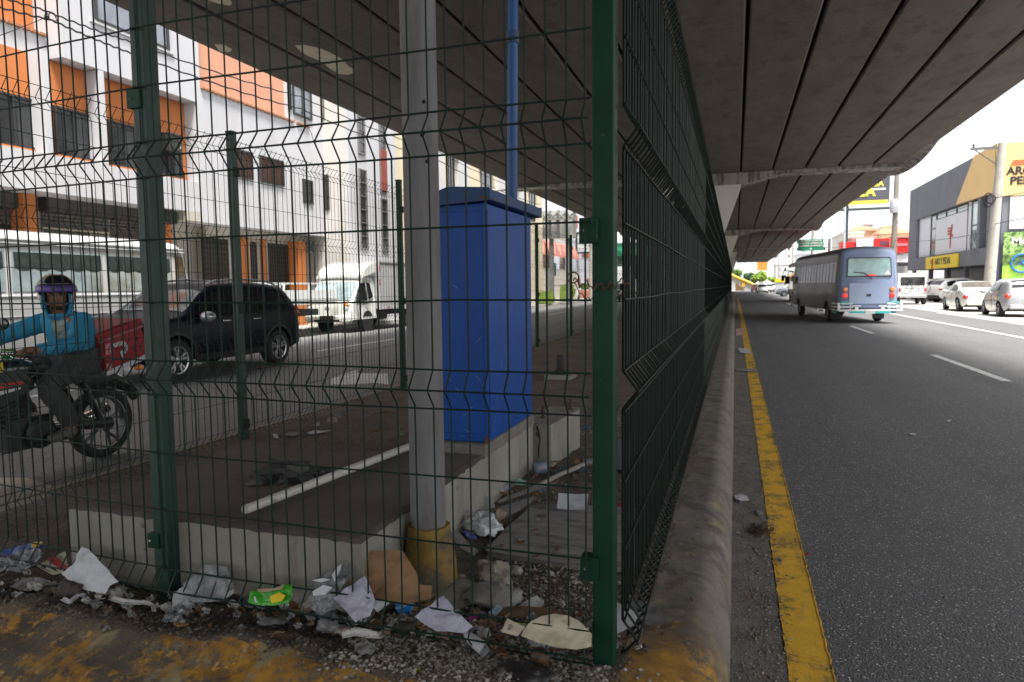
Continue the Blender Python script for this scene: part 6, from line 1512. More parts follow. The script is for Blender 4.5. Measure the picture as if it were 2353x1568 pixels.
b.cbox((.15, 0, .52), (.17, .17, .18), Matrix.Rotation(.35, 3, 'Y'))
for k in range(5): b.cbox((.15 + .012 * k, 0, .46 + .03 * k), (.2, .2, .008), Matrix.Rotation(.35, 3, 'Y'))
b.build('engine', ENG, mt_, bevel=.012, world=False)
mtube('exhaust', [(.24, -.05, .46), (.26, -.1, .28), (.0, -.14, .22), (-.5, -.15, .3), (-.85, -.15, .38)], [.02, .022, .025, .045, .045], CHROME)
b = M(); b.tube([(-.02, .13, .3), (-.3, .12, .34), (XR_, .1, .3)], [.025, .03, .05], 8); b.build('chain_guard', MB_, mt_, smooth=True, world=False)
tank = skin('fuel_tank', [(-.12, 0, .80, (.09, .07)), (.05, 0, .84, (.13, .10)), (.22, 0, .84, (.13, .10)), (.34, 0, .80, (.06, .06))], [(0, 1), (1, 2), (2, 3)], MB_, mt_)
for sg in (1, -1):
    b = M(); b.prism([(.42, .70), (.30, .60), (.02, .70), (.06, .80), (.30, .86)], sg * .12, sg * .15, 'y'); b.build('side_fairing', MB_, mt_, bevel=.012, world=False)
    b = M(); b.prism([(.38, .66), (.12, .70), (.12, .715), (.36, .70)], sg * .151, sg * .154, 'y'); b.build('white_decal', MW, mt_, world=False)
    b = M(); b.prism([(.36, .71), (.10, .735), (.10, .755), (.34, .76)], sg * .151, sg * .154, 'y'); b.build('red_decal', MR, mt_, world=False)
    b = M(); b.prism([(-.38, .66), (-.30, .76), (-.75, .84), (-.92, .86), (-.86, .79)], sg * .09, sg * .12, 'y'); b.build('tail_panel', MB_, mt_, bevel=.01, world=False)
    b = M(); b.prism([(-.45, .70), (-.5, .765), (-.84, .83), (-.82, .80)], sg * .121, sg * .124, 'y'); b.build('red_decal', MR, mt_, world=False)
    mtube('foot_peg', [(-.10, sg * .06, .30), (-.12, sg * .26, .29)], .014, MB_)
    mtube('mirror_stem', [(.34, sg * .2, 1.0), (.35, sg * .3, 1.16)], .008, MB_); b = M(); b.ball((.34, sg * .32, 1.19), (.02, .07, .045), 10, 6); b.build('mirror', MB_, mt_, smooth=True, world=False)
skin('seat', [(-.10, 0, .80, (.10, .04)), (-.35, 0, .79, (.13, .05)), (-.6, 0, .83, (.12, .045)), (-.8, 0, .87, (.08, .03))], [(0, 1), (1, 2), (2, 3)], SEATM, mt_)
b = M(); b.tube([(XR_ + .12, 0, .64), (XR_ - .1, 0, .66), (XR_ - .28, 0, .58), (XR_ - .36, 0, .46)], [.06, .07, .06, .045], 8); b.build('rear_mudguard', MB_, mt_, smooth=True, world=False)
b = M(); b.tube([(XFW - .3, 0, .5), (XFW - .12, 0, .61), (XFW + .1, 0, .615), (XFW + .24, 0, .52)], .055, 8); b.build('front_mudguard', MB_, mt_, smooth=True, world=False)
b = M(); b.ball((-.96, 0, .80), (.05, .08, .04), 10, 6); b.build('tail_light', TAIL, mt_, smooth=True, world=False)
for sg in (1, -1): b = M(); b.ball((-.92, sg * .16, .74), (.05, .03, .025), 8, 6); b.build('indicator', AMBER, mt_, smooth=True, world=False)
b = M(); b.ball((.46, 0, .86), (.12, .13, .14), 14, 10); b.build('headlight_cowl', MW, mt_, smooth=True, world=False)
b = M(); b.ball((.55, 0, .85), (.05, .09, .09), 12, 8); b.build('headlight', HEAD, mt_, smooth=True, world=False)
mtube('handlebar', [(.18, .37, .96), (.26, .28, .98), (.33, .12, .97), (.33, -.12, .97), (.26, -.28, .98), (.18, -.37, .96)], .013, CHROME)
for sg in (1, -1): mtube('grip', [(.18, sg * .37, .96), (.25, sg * .29, .975)], .019, SEATM); mtube('brake_lever', [(.28, sg * .26, .98), (.29, sg * .34, .95), (.23, sg * .40, .94)], .007, CHROME)
b = M(); b.cbox((.30, .16, .88), (.1, .05, .08)); b.build('yellow_sticker', mat('sticker_yellow', (.7, .55, .02), .5), mt_, bevel=.01, world=False)
b = M(); b.cbox((.20, .17, .965), (.09, .06, .07)); b.build('green_pouch', mat('pouch_green', (.03, .22, .06), .6), mt_, bevel=.015, world=False)
# ---- delivery bag strapped behind
RED_B = mat('bag_red', (.27, .010, .018), .6, .12, 4, .12, 14, dirt=(.22, .01, .015), ds=3, dt=.55)
db = thing('delivery_bag', 'red insulated delivery bag strapped on the motorcycle tail', 'bag', (MO[0], MO[1] + .73, .87), -PI / 2)
rt = Matrix.Rotation(R_(14), 3, 'Y')
def bp_(x, y, z): q = rt @ Vector((x * .80, y * .9, z * .78)); return (q[0], q[1], q[2] + .08)
b = M(); nx, nz = 6, 5; rows = []
for f_, sgn in ((.23, 1), (-.23, -1)):
    b.grid([[bp_(-.27 + .54 * i / nx, f_ + sgn * .018 * math.sin(PI * i / nx) * math.sin(PI * k / nz) + random.uniform(-.003, .003), -.19 + .40 * k / nz) for k in range(nz + 1)] for i in range(nx + 1)])
for xe in (-.27, .27): b.grid([[bp_(xe + (1 if xe > 0 else -1) * .012 * math.sin(PI * k / nz), -.23 + .46 * j / 4, -.19 + .40 * k / nz) for k in range(nz + 1)] for j in range(5)])
for ze in (-.19, .21): b.grid([[bp_(-.27 + .54 * i / nx, -.23 + .46 * j / 4, ze + (.02 * math.sin(PI * i / nx) if ze > 0 else 0)) for j in range(5)] for i in range(nx + 1)])
b.build('bag', RED_B, db, smooth=35, weld=True, world=False)
b = M(); b.cbox(bp_(0, 0, .19), (.465, .45, .05), rt); b.build('lid', RED_B, db, bevel=.015, world=False)
b = M(); b.cbox(bp_(0, 0, .13), (.444, .454, .016), rt); b.build('reflective_band', mat('bag_grey_red', (.30, .10, .11), .5), db, world=False)
b = M(); b.cbox(bp_(-.02, 0, -.225), (.45, .39, .055), rt); b.build('bag_base', mat('bag_white', (.55, .55, .57), .6, .1, 6), db, bevel=.02, world=False)
lg = M(); yl_ = .256; C0 = (.05, -.01)
def arc(r0, r1, a0, a1, n=14):
    for i in range(n):
        a, c = a0 + (a1 - a0) * i / n, a0 + (a1 - a0) * (i + 1) / n
        lg.add([bp_(C0[0] + r0 * math.cos(a), yl_, C0[1] + r0 * math.sin(a)), bp_(C0[0] + r1 * math.cos(a), yl_, C0[1] + r1 * math.sin(a)), bp_(C0[0] + r1 * math.cos(c), yl_, C0[1] + r1 * math.sin(c)), bp_(C0[0] + r0 * math.cos(c), yl_, C0[1] + r0 * math.sin(c))], [(0, 1, 2, 3)])
arc(.028, .075, PI / 2, 3 * PI / 2)
P2 = lambda u, v: bp_(C0[0] + u, yl_, C0[1] + v)
lg.poly([P2(0, .075), P2(.11, .075), P2(.075, .028), P2(0, .028)]); lg.poly([P2(-.0, -.028), P2(.035, -.028), P2(.035, -.12), P2(-.0, -.12)]); lg.poly([P2(0, -.028), P2(0, -.075), P2(-.001, -.075)])
lg.build('emblem', mat('bag_logo_white', (.42, .42, .41), .6), db, world=False)
for z0_, z1_ in ((.02, .12), (-.13, -.06)): b = M(); b.box(.14, .19, .222, .226, z0_ * .9, z1_ * .9); b.build('side_label', mat('bag_label', (.45, .2, .22), .6), db, world=False)
# ---- rider
pr = thing('person', 'delivery rider in a bright blue hoodie and helmet looking towards the camera', 'person', MO, -PI / 2)
SKIN = mat('skin_brown', (.22, .105, .06), .55, .1, 10); HOOD = mat('hoodie_blue', (.03, .25, .42), .85, .12, 7, .3, 22, dirt=(.02, .17, .31), ds=4, dt=.52, dw=.2, da=.6)
TROU = mat('trousers_grey', (.055, .052, .055), .85, .2, 8, .3, 25); SHOE = mat('shoe_grey', (.10, .09, .085), .6, .2, 12)
hy = R_(50); fx = lambda f, s_, z: (-.31 + f * math.cos(hy) - s_ * math.sin(hy), .02 + f * math.sin(hy) + s_ * math.cos(hy), z)
HX, HY, HZ = -.31, .02, 1.375
nodes = [(-.46, 0, .88, .12), (-.43, 0, 1.0, .12), (-.38, 0, 1.13, (.14, .11)), (-.33, .0, 1.215, .07), (HX, HY, 1.26, .052), (*fx(.005, 0, 1.31), .068), (*fx(.0, 0, 1.385), .082), (*fx(-.012, 0, 1.44), .072),
         (-.36, .17, 1.17, .06), (-.20, .32, 1.01, .045), (.15, .335, .985, .032), (.20, .335, .985, .03),
         (-.35, -.17, 1.17, .06), (-.10, -.32, 1.06, .045), (.16, -.335, .985, .032), (.20, -.335, .985, .03),
         (-.43, .10, .85, .09), (-.04, .20, .70, .062), (-.22, .20, .36, .045), (-.14, .21, .31, .04),
         (-.43, -.10, .85, .09), (-.04, -.20, .70, .062), (-.22, -.20, .36, .045), (-.14, -.21, .31, .04)]
edges = [(0, 1), (1, 2), (2, 3), (3, 4), (4, 5), (5, 6), (6, 7), (2, 8), (8, 9), (9, 10), (10, 11), (2, 12), (12, 13), (13, 14), (14, 15), (0, 16), (16, 17), (17, 18), (18, 19), (0, 20), (20, 21), (21, 22), (22, 23)]
# fingers curl round the grips
for sg, ib in ((1, 11), (-1, 15)):
    bx0, by0, bz0 = nodes[ib][:3]
    for k in range(4):
        yk = by0 + sg * (-.03 + .02 * k); i0 = len(nodes); l = (.95, 1.05, 1., .85)[k]
        nodes += [(bx0 + .03 * l, yk, bz0 + .008, .0095), (bx0 + .052 * l, yk, bz0 - .018, .009), (bx0 + .03 * l, yk, bz0 - .042, .008)]; edges += [(ib, i0), (i0, i0 + 1), (i0 + 1, i0 + 2)]
    i0 = len(nodes); nodes += [(bx0 - .005, by0 - sg * .04, bz0 - .015, .011), (bx0 + .022, by0 - sg * .045, bz0 - .035, .0095)]; edges += [(ib, i0), (i0, i0 + 1)]
body = skin('body', nodes, edges, SKIN, pr)
hd_ = skin('hoodie', [(-.50, .02, .815, (.17, .155)), (-.46, 0, .97, (.17, .15)), (-.39, 0, 1.11, (.185, .13)), (-.36, .01, 1.20, (.13, .10)), (-.33, .02, 1.245, .085),
                (-.37, .185, 1.165, .085), (-.21, .325, 1.01, .07), (.03, .335, .99, .058), (.13, .335, .985, .045),
                (-.35, -.185, 1.165, .082), (-.10, -.33, 1.06, .066), (.08, -.335, 1.01, .055), (.14, -.335, .985, .045)],
     [(0, 1), (1, 2), (2, 3), (3, 4), (2, 5), (5, 6), (6, 7), (7, 8), (2, 9), (9, 10), (10, 11), (11, 12)], HOOD, pr, 3)
folds_(hd_, .011, 9.)
tr_ = skin('trousers', [(-.45, 0, .84, .14), (-.42, .11, .84, .115), (-.03, .205, .71, .085), (-.16, .205, .5, .075), (-.23, .2, .36, .06), (-.42, -.11, .84, .115), (-.03, -.205, .71, .085), (-.16, -.205, .5, .075), (-.23, -.2, .36, .06)],
     [(0, 1), (1, 2), (2, 3), (3, 4), (0, 5), (5, 6), (6, 7), (7, 8)], TROU, pr, 3)
folds_(tr_, .010, 8.)
for sg in (1, -1): skin('shoe', [(-.26, sg * .205, .33, .045), (-.18, sg * .21, .315, .048), (-.06, sg * .22, .305, .04), (0, sg * .225, .31, .03)], [(0, 1), (1, 2), (2, 3)], SHOE, pr)
def shell(name, rad, c, keep, m, sub=(28, 18), up=pr, thick=.008):
    b = M(); n, k_ = sub; vs = {}; 
    for i in range(k_ + 1):
        for j in range(n): t, a = PI * i / k_, 2 * PI * j / n; vs[i, j] = Vector((math.sin(t) * math.cos(a), math.sin(t) * math.sin(a), math.cos(t)))
    order = list(vs); ix = {q: e for e, q in enumerate(order)}
    f = [(ix[i, j], ix[i + 1, j], ix[i + 1, (j + 1) % n], ix[i, (j + 1) % n]) for i in range(k_) for j in range(n) if keep((vs[i, j] + vs[i + 1, (j + 1) % n]) / 2)]
    pts = []
    for q in order: d = vs[q]; pts.append(fx(d[0] * rad[0] + c[0], d[1] * rad[1] + c[1], d[2] * rad[2] + c[2]))
    b.add(pts, f); return b.build(name, m, up, smooth=60, world=False, thick=thick)
hm = shell('helmet', (.142, .128, .135), (-.012, 0, 1.405), lambda d: d[2] > -.75 and not (d[0] > .52 and d[2] < .10), mat('helmet_silver', (.34, .31, .34), .3, .1, 6, coat=1))
shell('helmet_visor', (.150, .134, .142), (-.008, 0, 1.407), lambda d: .40 < d[2] < .93 and d[0] > -.05, mat('visor_black', (.012, .012, .014), .12, .1, 6), up=hm)
shell('visor_reflection', (.153, .136, .1445), (-.008, 0, 1.407), lambda d: .60 < d[2] < .70 and d[0] > .35, mat('reflection_cyan', (.05, .25, .4), .4), up=hm)  # cyan reflection on the visor, painted on as a thin coloured shell
shell('goggle_band', (.156, .139, .148), (-.008, 0, 1.403), lambda d: .02 < d[2] < .40 and d[0] > -.1, mat('band_purple', (.10, .06, .26), .4, .4, 9), up=hm)
shell('hood', (.118, .108, .16), (-.01, 0, 1.335), lambda d: d[2] < .3 and not (d[0] > .55 and d[2] > -.62), HOOD, thick=.012)
shell('beard', (.080, .066, .06), (.012, 0, 1.312), lambda d: d[0] > .45 and -.8 < d[2] < -.38 and abs(d[1]) < .5, mat('beard_black', (.02, .014, .011), .9))
for sg in (1, -1):
    b = M(); b.ball(fx(.078, sg * .03, 1.385), .011, 8, 6); b.build('eye', mat('eye_dark', (.03, .02, .018), .3), pr, smooth=True, world=False)
    b = M(); b.tube([fx(.082, sg * .015, 1.402), fx(.080, sg * .045, 1.404)], .005, 5); b.build('eyebrow', mat('beard_black', (.02, .014, .011), .9), pr, world=False)
b = M(); b.ball(fx(.088, 0, 1.355), (.014, .014, .022), 8, 6); b.build('nose', SKIN, pr, smooth=True, world=False)
b = M(); b.tube([fx(.083, -.024, 1.327), fx(.088, 0, 1.325), fx(.083, .024, 1.327)], .005, 5); b.build('mouth', mat('lips', (.16, .06, .045), .6), pr, world=False)
# faded print on the chest of the hoodie
b = M(); rows = []
cd_ = R_(52)
for i in range(7):
    r_w = []
    for j in range(7):
        u, v = (j - 3) / 3 * .10, (i - 3) / 3 * .10; w_ = u * (1 - .25 * (v < 0) * abs(v) / .09)
        r_w.append((-.405 + (.168 - .25 * w_ * w_) * math.cos(cd_) - w_ * math.sin(cd_) + .12 * (v), (.168 - .25 * w_ * w_) * math.sin(cd_) + w_ * math.cos(cd_), 1.085 + v))
    rows.append(r_w)
b.grid(rows); b.build('chest_print', mat('print_grey', (.26, .30, .27), .85, .7, 16), hd_, smooth=True, world=False)
# ================================================================== LITTER, STONES, LEAVES
def onplane(x, y, P, N):
    v = ray(x, y); C = Vector((0, 0, HC)); return C + v * ((P - C).dot(N) / v.dot(N))
PAPER = mat('paper_white', (.52, .53, .555), .85, .06, 8, .25, 18, dirt=(.27, .24, .20), ds=6, dt=.57, dw=.15, da=.7); LILAC = mat('tissue_lilac', (.40, .39, .48), .9, .12, 12, .35, 60, dirt=(.24, .22, .24), ds=7, dt=.56); FILM = mat('plastic_film', (.27, .28, .285), .3, .25, 6, .4, 14, alpha=.7, dirt=(.12, .10, .08), ds=9, dt=.52)
FILMC = mat('clear_plastic', (.22, .23, .24), .18, .35, 9, .6, 12, alpha=.6); CARDB = mat('cardboard_brown', (.28, .165, .085), .9, .12, 6, .35, 20, stretch=(1, 1, 5)); GREYC = mat('card_grey', (.23, .22, .21), .9, .12, 6, .2, 20)
TISS = mat('tissue_white', (.52, .52, .50), .9, .1, 10, .5, 25); CREAMP = mat('plate_cream', (.52, .47, .35), .7, .1, 5, .15, 20, dirt=(.26, .20, .12), ds=7, dt=.5, da=.7); LEAFB = mat('leaf_brown', (.17, .07, .035), .7, .3, 12, .3, 30); LEAFO = mat('leaf_tan', (.30, .16, .06), .7, .3, 12, .3, 30)
DARKR = mat('rag_dark', (.055, .055, .053), .9, .3, 8, .5, 22, dirt=(.16, .15, .14), ds=9, dt=.56); GREENB = mat('wrap_green', (.05, .33, .02), .35, .2, 8, .3, 14); YELB = mat('wrap_yellow', (.70, .50, .02), .4, .2, 8); REDW = mat('wrap_red', (.42, .02, .03), .4, .15, 8); BLUEW = mat('wrap_blue', (.02, .11, .36), .4, .15, 8, .2, 20); MINT = mat('paper_mint', (.30, .46, .38), .8, .08, 8); STONE = mat('rubble_stone', (.27, .26, .24), .9, .12, 7, .6, 22, dirt=(.15, .13, .11), ds=5, dt=.55); WOODR = mat('wood_rotten', (.14, .085, .045), .9, .25, 9, .5, 25, stretch=(.3, 1, 1)); PINKP = mat('receipt_pink', (.50, .40, .36), .85, .06, 8); INK = mat('ink_grey', (.12, .11, .11), .8)
GZ = .205
def scrap(name, lab, cat, pts, m, base=None, tilt=0., cr=.006, z=None, curl=.0, group=None, marks=None, seed=0):
    """sheet litter: outline given in the picture, laid on the ground (tilt 0) or leaning back by tilt degrees about its lowest edge"""
    zz = GZ + .012 if z is None else z
    if tilt:
        yb = base if base is not None else onz(*max(pts, key=lambda q: q[1]), zz)[1]
        P = Vector((0, yb, zz)); N = Vector((0, -math.sin(R_(tilt)), math.cos(R_(tilt)))); up = Vector((0, math.cos(R_(tilt)), math.sin(R_(tilt))))
    else: P = Vector((0, 0, zz)); N = Vector((0, 0, 1)); up = Vector((0, 1, 0))
    W3 = [onplane(x, y, P, N) for x, y in pts]; c = sum(W3, Vector()) / len(W3)
    me = bpy.data.meshes.new(name); bm = bmesh.new()
    bm.faces.new([bm.verts.new(q) for q in W3]); bmesh.ops.triangulate(bm, faces=bm.faces)
    size = max((q - c).length for q in W3)
    for _ in range(4 if size > .1 else 3): bmesh.ops.subdivide_edges(bm, edges=[e for e in bm.edges if e.calc_length() > size * .16], cuts=1, use_grid_fill=False); bmesh.ops.triangulate(bm, faces=bm.faces)
    fr = 1.6 / max(size, .03)
    for v in bm.verts:
        q = v.co - c; a = fbm(q[0] * fr + seed * 7.3, (q[1] + q[2]) * fr, seed * 3.1, 3); d = q.length / size
        v.co = v.co + N * (cr * a + curl * d * d + abs(cr) * .6)
        if v.co.z < zz - .005: v.co.z = zz - .005
        v.co -= c
    bmesh.ops.recalc_face_normals(bm, faces=bm.faces); bm.to_mesh(me); bm.free()
    me.materials.append(m); o = bpy.data.objects.new(name, me); COL.objects.link(o); o.location = c
    XF[o.name] = Matrix.Translation(c)
    q = o.modifiers.new('thick', 'SOLIDIFY'); q.thickness = .0012
    if marks:
        for (mp, mm_) in marks:
            b = M(); b.poly([onplane(x, y, P, N) + N * (abs(cr) * 1.3 + .002) for x, y in mp]); b.build('printed_patch', mm_, o)
    return tag(o, lab, cat, group)
def wad(name, lab, cat, px, py, sx, sy, m, z=None, flat=.5, seed=1, rough=.55, det=3, up=None, n=(26, 16)):
    """crumpled lump centred on a picture point; sx, sy are half sizes in picture units"""
    zz = GZ if z is None else z
    g = onz(px, py + sy * .5, zz); k = (Vector((0, 0, HC)) - g).length / 1569.; rx = sx * k; rz = sy * k
    b = M(); c = g + Vector((0, rx * .3, rz * .55)); b.ball((0, 0, 0), 1, *n)
    vs = []
    for p in b.v:
        p = Vector(p); a = 1 + rough * (fbm(p[0] * 1.9 + seed * 5, p[1] * 1.9, p[2] * 1.9, det) * .7 + .3 * abs(fbm(p[0] * 4 + seed, p[1] * 4, p[2] * 4, 2)))
        q = Vector((p[0] * rx * a, p[1] * rx * .7 * a, max(-.45, p[2]) * rz * a)); vs.append(tuple(q))
    b.v = vs; o = b.build(name, m, smooth=50, weld=True, world=False); o.location = c; return tag(o, lab, cat)
def leaf(lab, px, py, ln, ang, m, z=None, group='dry brown leaves among the litter', wid=.4, curl=.3, name='dry_leaf'):
    zz = (GZ + .012) if z is None else z
    g = onz(px, py, zz); k = (Vector((0, 0, HC)) - g).length / 1569.; L_ = ln * k; b = M(); rows = []
    ca, sa = math.cos(ang), math.sin(ang)
    for i in range(9):
        t = i / 8; w = L_ * wid * .5 * math.sin(PI * min(1, t * .92 + .06)) ** .7
        r_w = []
        for j in (-1, -.5, 0, .5, 1):
            u, v = (t - .5) * L_, j * w; r_w.append((u * ca - v * sa, u * sa + v * ca, .004 + curl * L_ * (.5 * (t - .5) ** 2 * 2 + .35 * abs(j) ** 1.6 * .5) + .008 * fbm(t * 5, j * 3, ang * 3)))
        rows.append(r_w)
    b.grid(rows); o = b.build(name, m, smooth=True, world=False, thick=.001); o.location = g; return tag(o, lab, 'leaf', group)
def a_(pts): return [(574.5 + x * .24415, 1206.5 + y * .24415) for x, y in pts]     # close-up of the middle front
def b_(pts): return [(x * .3224, 1062.8 + y * .3224) for x, y in pts]               # left front
def c_(pts): return [(976.6 + x * .3041, 1091.5 + y * .3041) for x, y in pts]       # right front
def d_(pts): return [(976.6 + x * .3041, 746.8 + y * .3041) for x, y in pts]        # behind the pole
YS = 2.02
# --- left front
scrap('torn_paper', 'large torn white paper leaning on the left end of the slab', 'paper', b_([(585, 605), (630, 620), (700, 675), (755, 740), (860, 855), (800, 890), (760, 940), (680, 925), (560, 900), (500, 830), (455, 800), (545, 710), (550, 660)]), PAPER, 1.93, 55, .018, seed=1)
scrap('snack_wrapper', 'blue snack wrapper with yellow end at the far left fence foot', 'wrapper', b_([(-20, 645), (120, 610), (230, 588), (318, 578), (318, 612), (240, 640), (90, 672), (-20, 690)]), BLUEW, None, 25, .012, seed=2, marks=[(b_([(232, 592), (312, 582), (312, 610), (238, 632)]), YELB), (b_([(0, 660), (24, 655), (22, 668), (0, 672)]), YELB)])
scrap('plastic_bag', 'clear crumpled plastic bag beside the blue wrapper', 'plastic bag', b_([(20, 730), (90, 670), (200, 640), (310, 650), (335, 700), (250, 740), (160, 790), (60, 800)]), FILMC, None, 30, .03, seed=3)
scrap('flyer_card', 'cream flyer with a dark red band propped by the slab corner', 'flyer', b_([(258, 740), (465, 635), (492, 780), (375, 805)]), mat('flyer_cream', (.46, .42, .30), .8, .06, 8), None, 35, .003, seed=4, marks=[(b_([(335, 695), (395, 668), (480, 745), (475, 775), (440, 775)]), mat('flyer_red', (.30, .03, .03), .7)), (b_([(320, 735), (420, 780), (414, 786), (314, 742)]), INK), (b_([(296, 750), (372, 786), (366, 792), (290, 757)]), INK), (b_([(412, 660), (470, 705), (470, 712), (408, 666)]), INK)])
scrap('plastic_film', 'greasy see-through film spread below the flyer card', 'plastic film', b_([(70, 890), (160, 830), (340, 860), (380, 880), (200, 915), (100, 905)]), FILM, None, 0, .012, seed=5)
scrap('plastic_film', 'small grey crumpled film scrap at the left frame edge', 'plastic film', b_([(-10, 690), (40, 675), (80, 690), (60, 770), (-10, 790)]), FILM, None, 30, .015, seed=6)
def ribbon(lab, pts, w, m, z=None, name='paper_strip', cat='paper strip', wob=.01):
    zz = (GZ + .012) if z is None else z; P = [onz(x, y, zz) for x, y in pts]; k = (Vector((0, 0, HC)) - P[0]).length / 1569.; hw_ = w * k / 2; rows = []; n = len(P)
    Q = []
    for i in range(n - 1):
        for q in range(6): Q.append(P[i].lerp(P[i + 1], q / 6))
    Q.append(P[-1])
    for i, q in enumerate(Q):
        d = (Q[min(i + 1, len(Q) - 1)] - Q[max(i - 1, 0)]).normalized(); s_ = Vector((-d[1], d[0], 0)); h_ = wob * .5 * (1 + math.sin(i * .17 + 1)); tw_ = math.sin(i * .11 + .6)
        rows.append([q + s_ * (hw_ * u * (.75 + .25 * tw_) + .004 * fbm(i * .4, u)) + Vector((0, 0, h_ + hw_ * .7 * u * u * (1 + tw_) * .5 + hw_ * u * tw_ * .35 + .003 + .003 * fbm(i * .8, u * 2, 3))) for u in (-1, -.6, -.2, .2, .6, 1)])
    c = sum(Q, Vector()) / len(Q); b = M(); b.grid([[p - c for p in r] for r in rows]); o = b.build(name, m, smooth=True, world=False, thick=.001); o.location = c; return tag(o, lab, cat)
ribbon('thin looped white paper ribbon lying before the torn paper', b_([(440, 1000), (500, 1030), (560, 970), (600, 960), (620, 1000), (680, 995), (750, 990)]), 9, PAPER)
ribbon('frayed white strip curling at its right end by the left post', b_([(790, 1005), (880, 1035), (960, 1030), (1040, 1015), (1090, 1030), (1100, 1080)]), 11, TISS, wob=.014)
wad('foam_lump', 'grey crumbly lump next to the frayed white strip', 'rubble', *b_([(815, 965)])[0], 16, 14, STONE, seed=3)
scrap('cardboard_flake', 'dark soaked cardboard flake in front of the left post', 'cardboard', b_([(470, 1080), (520, 1040), (640, 1045), (700, 1100), (600, 1125), (480, 1155)]), mat('soaked_card', (.06, .045, .038), .9, .2, 8), None, 0, .008, seed=7)
scrap('patterned_paper', 'pale grey embossed paper scrap right of the left post', 'paper', b_([(1228, 1035), (1250, 950), (1330, 880), (1400, 900), (1480, 1000), (1360, 1020), (1260, 1032)]), mat('embossed_grey', (.36, .37, .39), .85, .12, 30), 1.93, 35, .01, seed=8)
scrap('plastic_bag', 'large creased greyish plastic bag against the slab front', 'plastic bag', b_([(1320, 870), (1400, 800), (1470, 735), (1620, 745), (1650, 840), (1690, 930), (1600, 990), (1480, 1000), (1380, 960)]), FILM, 1.97, 58, .016, seed=9)
scrap('plastic_wrapper', 'dirty clear wrapper on the kerb below the embossed scrap', 'wrapper', b_([(1158, 1170), (1220, 1060), (1330, 1010), (1400, 1030), (1340, 1110), (1230, 1160)]), FILMC, None, 12, .02, seed=10)
leaf('small orange leaf bit on the kerb under the dirty wrapper', *b_([(1290, 1172)])[0], 30, .2, LEAFO, wid=.3)
leaf('thin orange leaf sliver right of the big plastic bag', *b_([(1745, 1045)])[0], 24, .5, LEAFO, wid=.3)
# --- middle front
scrap('snack_bag', 'bright green and yellow empty snack bag at the fence foot', 'wrapper', a_([(0, 740), (20, 640), (120, 610), (270, 605), (340, 570), (405, 550), (415, 690), (370, 740), (240, 770), (80, 760)]), GREENB, 1.93, 50, .014, seed=11, marks=[(a_([(215, 690), (300, 650), (360, 680), (330, 730), (230, 755)]), YELB), (a_([(95, 620), (270, 610), (345, 575), (330, 620), (200, 645), (110, 650)]), mat('foil_tan', (.35, .26, .15), .5, .2, 8)), (a_([(62, 690), (80, 690), (95, 750), (78, 750)]), PAPER)])
wad('foil_scrap', 'small silver foil twist right of the green bag', 'foil', *a_([(465, 675)])[0], 9, 11, mat('foil_silver', (.5, .5, .5), .25, .3, 20, .4, 30, metal=.9), seed=4)
scrap('plastic_bag', 'transparent bag printed with white blots beside the cardboard', 'plastic bag', a_([(560, 680), (640, 530), (760, 470), (880, 400), (925, 360), (970, 450), (940, 560), (860, 640), (840, 800), (700, 860), (600, 800)]), FILMC, 1.96, 55, .03, seed=12, marks=[(a_([(640, 650), (740, 590), (830, 610), (760, 680), (650, 690)]), PAPER), (a_([(820, 500), (860, 430), (915, 390), (900, 450), (850, 560)]), PAPER), (a_([(630, 545), (740, 525), (810, 540), (720, 565)]), PAPER)])
scrap('cardboard_sheet', 'wavy brown cardboard sheet leaning at the yellow collar', 'cardboard', a_([(945, 330), (950, 280), (1000, 245), (1200, 250), (1440, 245), (1480, 300), (1560, 430), (1600, 560), (1715, 575), (1710, 700), (1450, 760), (1150, 700), (940, 560)]), CARDB, 2.03, 58, .02, seed=13)
scrap('tissue_square', 'square lilac grey tissue standing on its corner by the fence', 'tissue', a_([(1095, 490), (1190, 720), (1135, 860), (1010, 930), (900, 800), (780, 690), (930, 590)]), LILAC, 1.92, 48, .014, seed=14)
scrap('tissue_square', 'second lilac tissue lying flatter near the blue lid', 'tissue', a_([(1830, 680), (1890, 750), (2000, 870), (2100, 960), (2010, 1020), (1760, 1010), (1650, 950), (1565, 880), (1700, 770)]), LILAC, 1.9, 40, .014, seed=15)
b = M(); q0, q1 = onz(*a_([(1170, 790)])[0], .24), onz(*a_([(1270, 690)])[0], .27); b.tube([q0, q0.lerp(q1, .5), q1], [.018, .022, .026], 12)
tag(b.build('paper_cup', PAPER, smooth=50), 'crushed white paper cup between the tissue and the blue lid', 'paper cup')
scrap('receipt', 'pinkish printed receipt slip lying in front of the fence', 'receipt', a_([(790, 890), (1000, 908), (1045, 985), (795, 1027)]), PINKP, None, 0, .003, seed=16, marks=[(a_([(820, 925), (985, 930), (988, 936), (820, 932)]), INK), (a_([(820, 950), (900, 950), (900, 956), (820, 957)]), INK), (a_([(822, 975), (960, 968), (962, 974), (822, 982)]), INK)])
scrap('white_card', 'white card edge peeking from under the lilac tissue', 'card', a_([(915, 860), (1010, 855), (1100, 885), (1100, 912), (920, 915)]), PAPER, None, 0, .003, seed=17)
lc = onz(*a_([(1440, 860)])[0], GZ); ld = thing('bottle_lid', 'round bright blue plastic lid with white lettering', 'lid', tuple(lc))
fdir = Vector((.15, -.80, .58)).normalized(); cc_ = Vector((lc[0], lc[1] + .01, lc[2] + .038)); uu = Vector((1, .1, 0)); uu = (uu - fdir * uu.dot(fdir)).normalized(); vv = fdir.cross(uu)
b = M(); n = 28
ring = lambda r, d: [cc_ + (uu * math.cos(2 * PI * k / n) + vv * math.sin(2 * PI * k / n)) * r + fdir * d for k in range(n)]
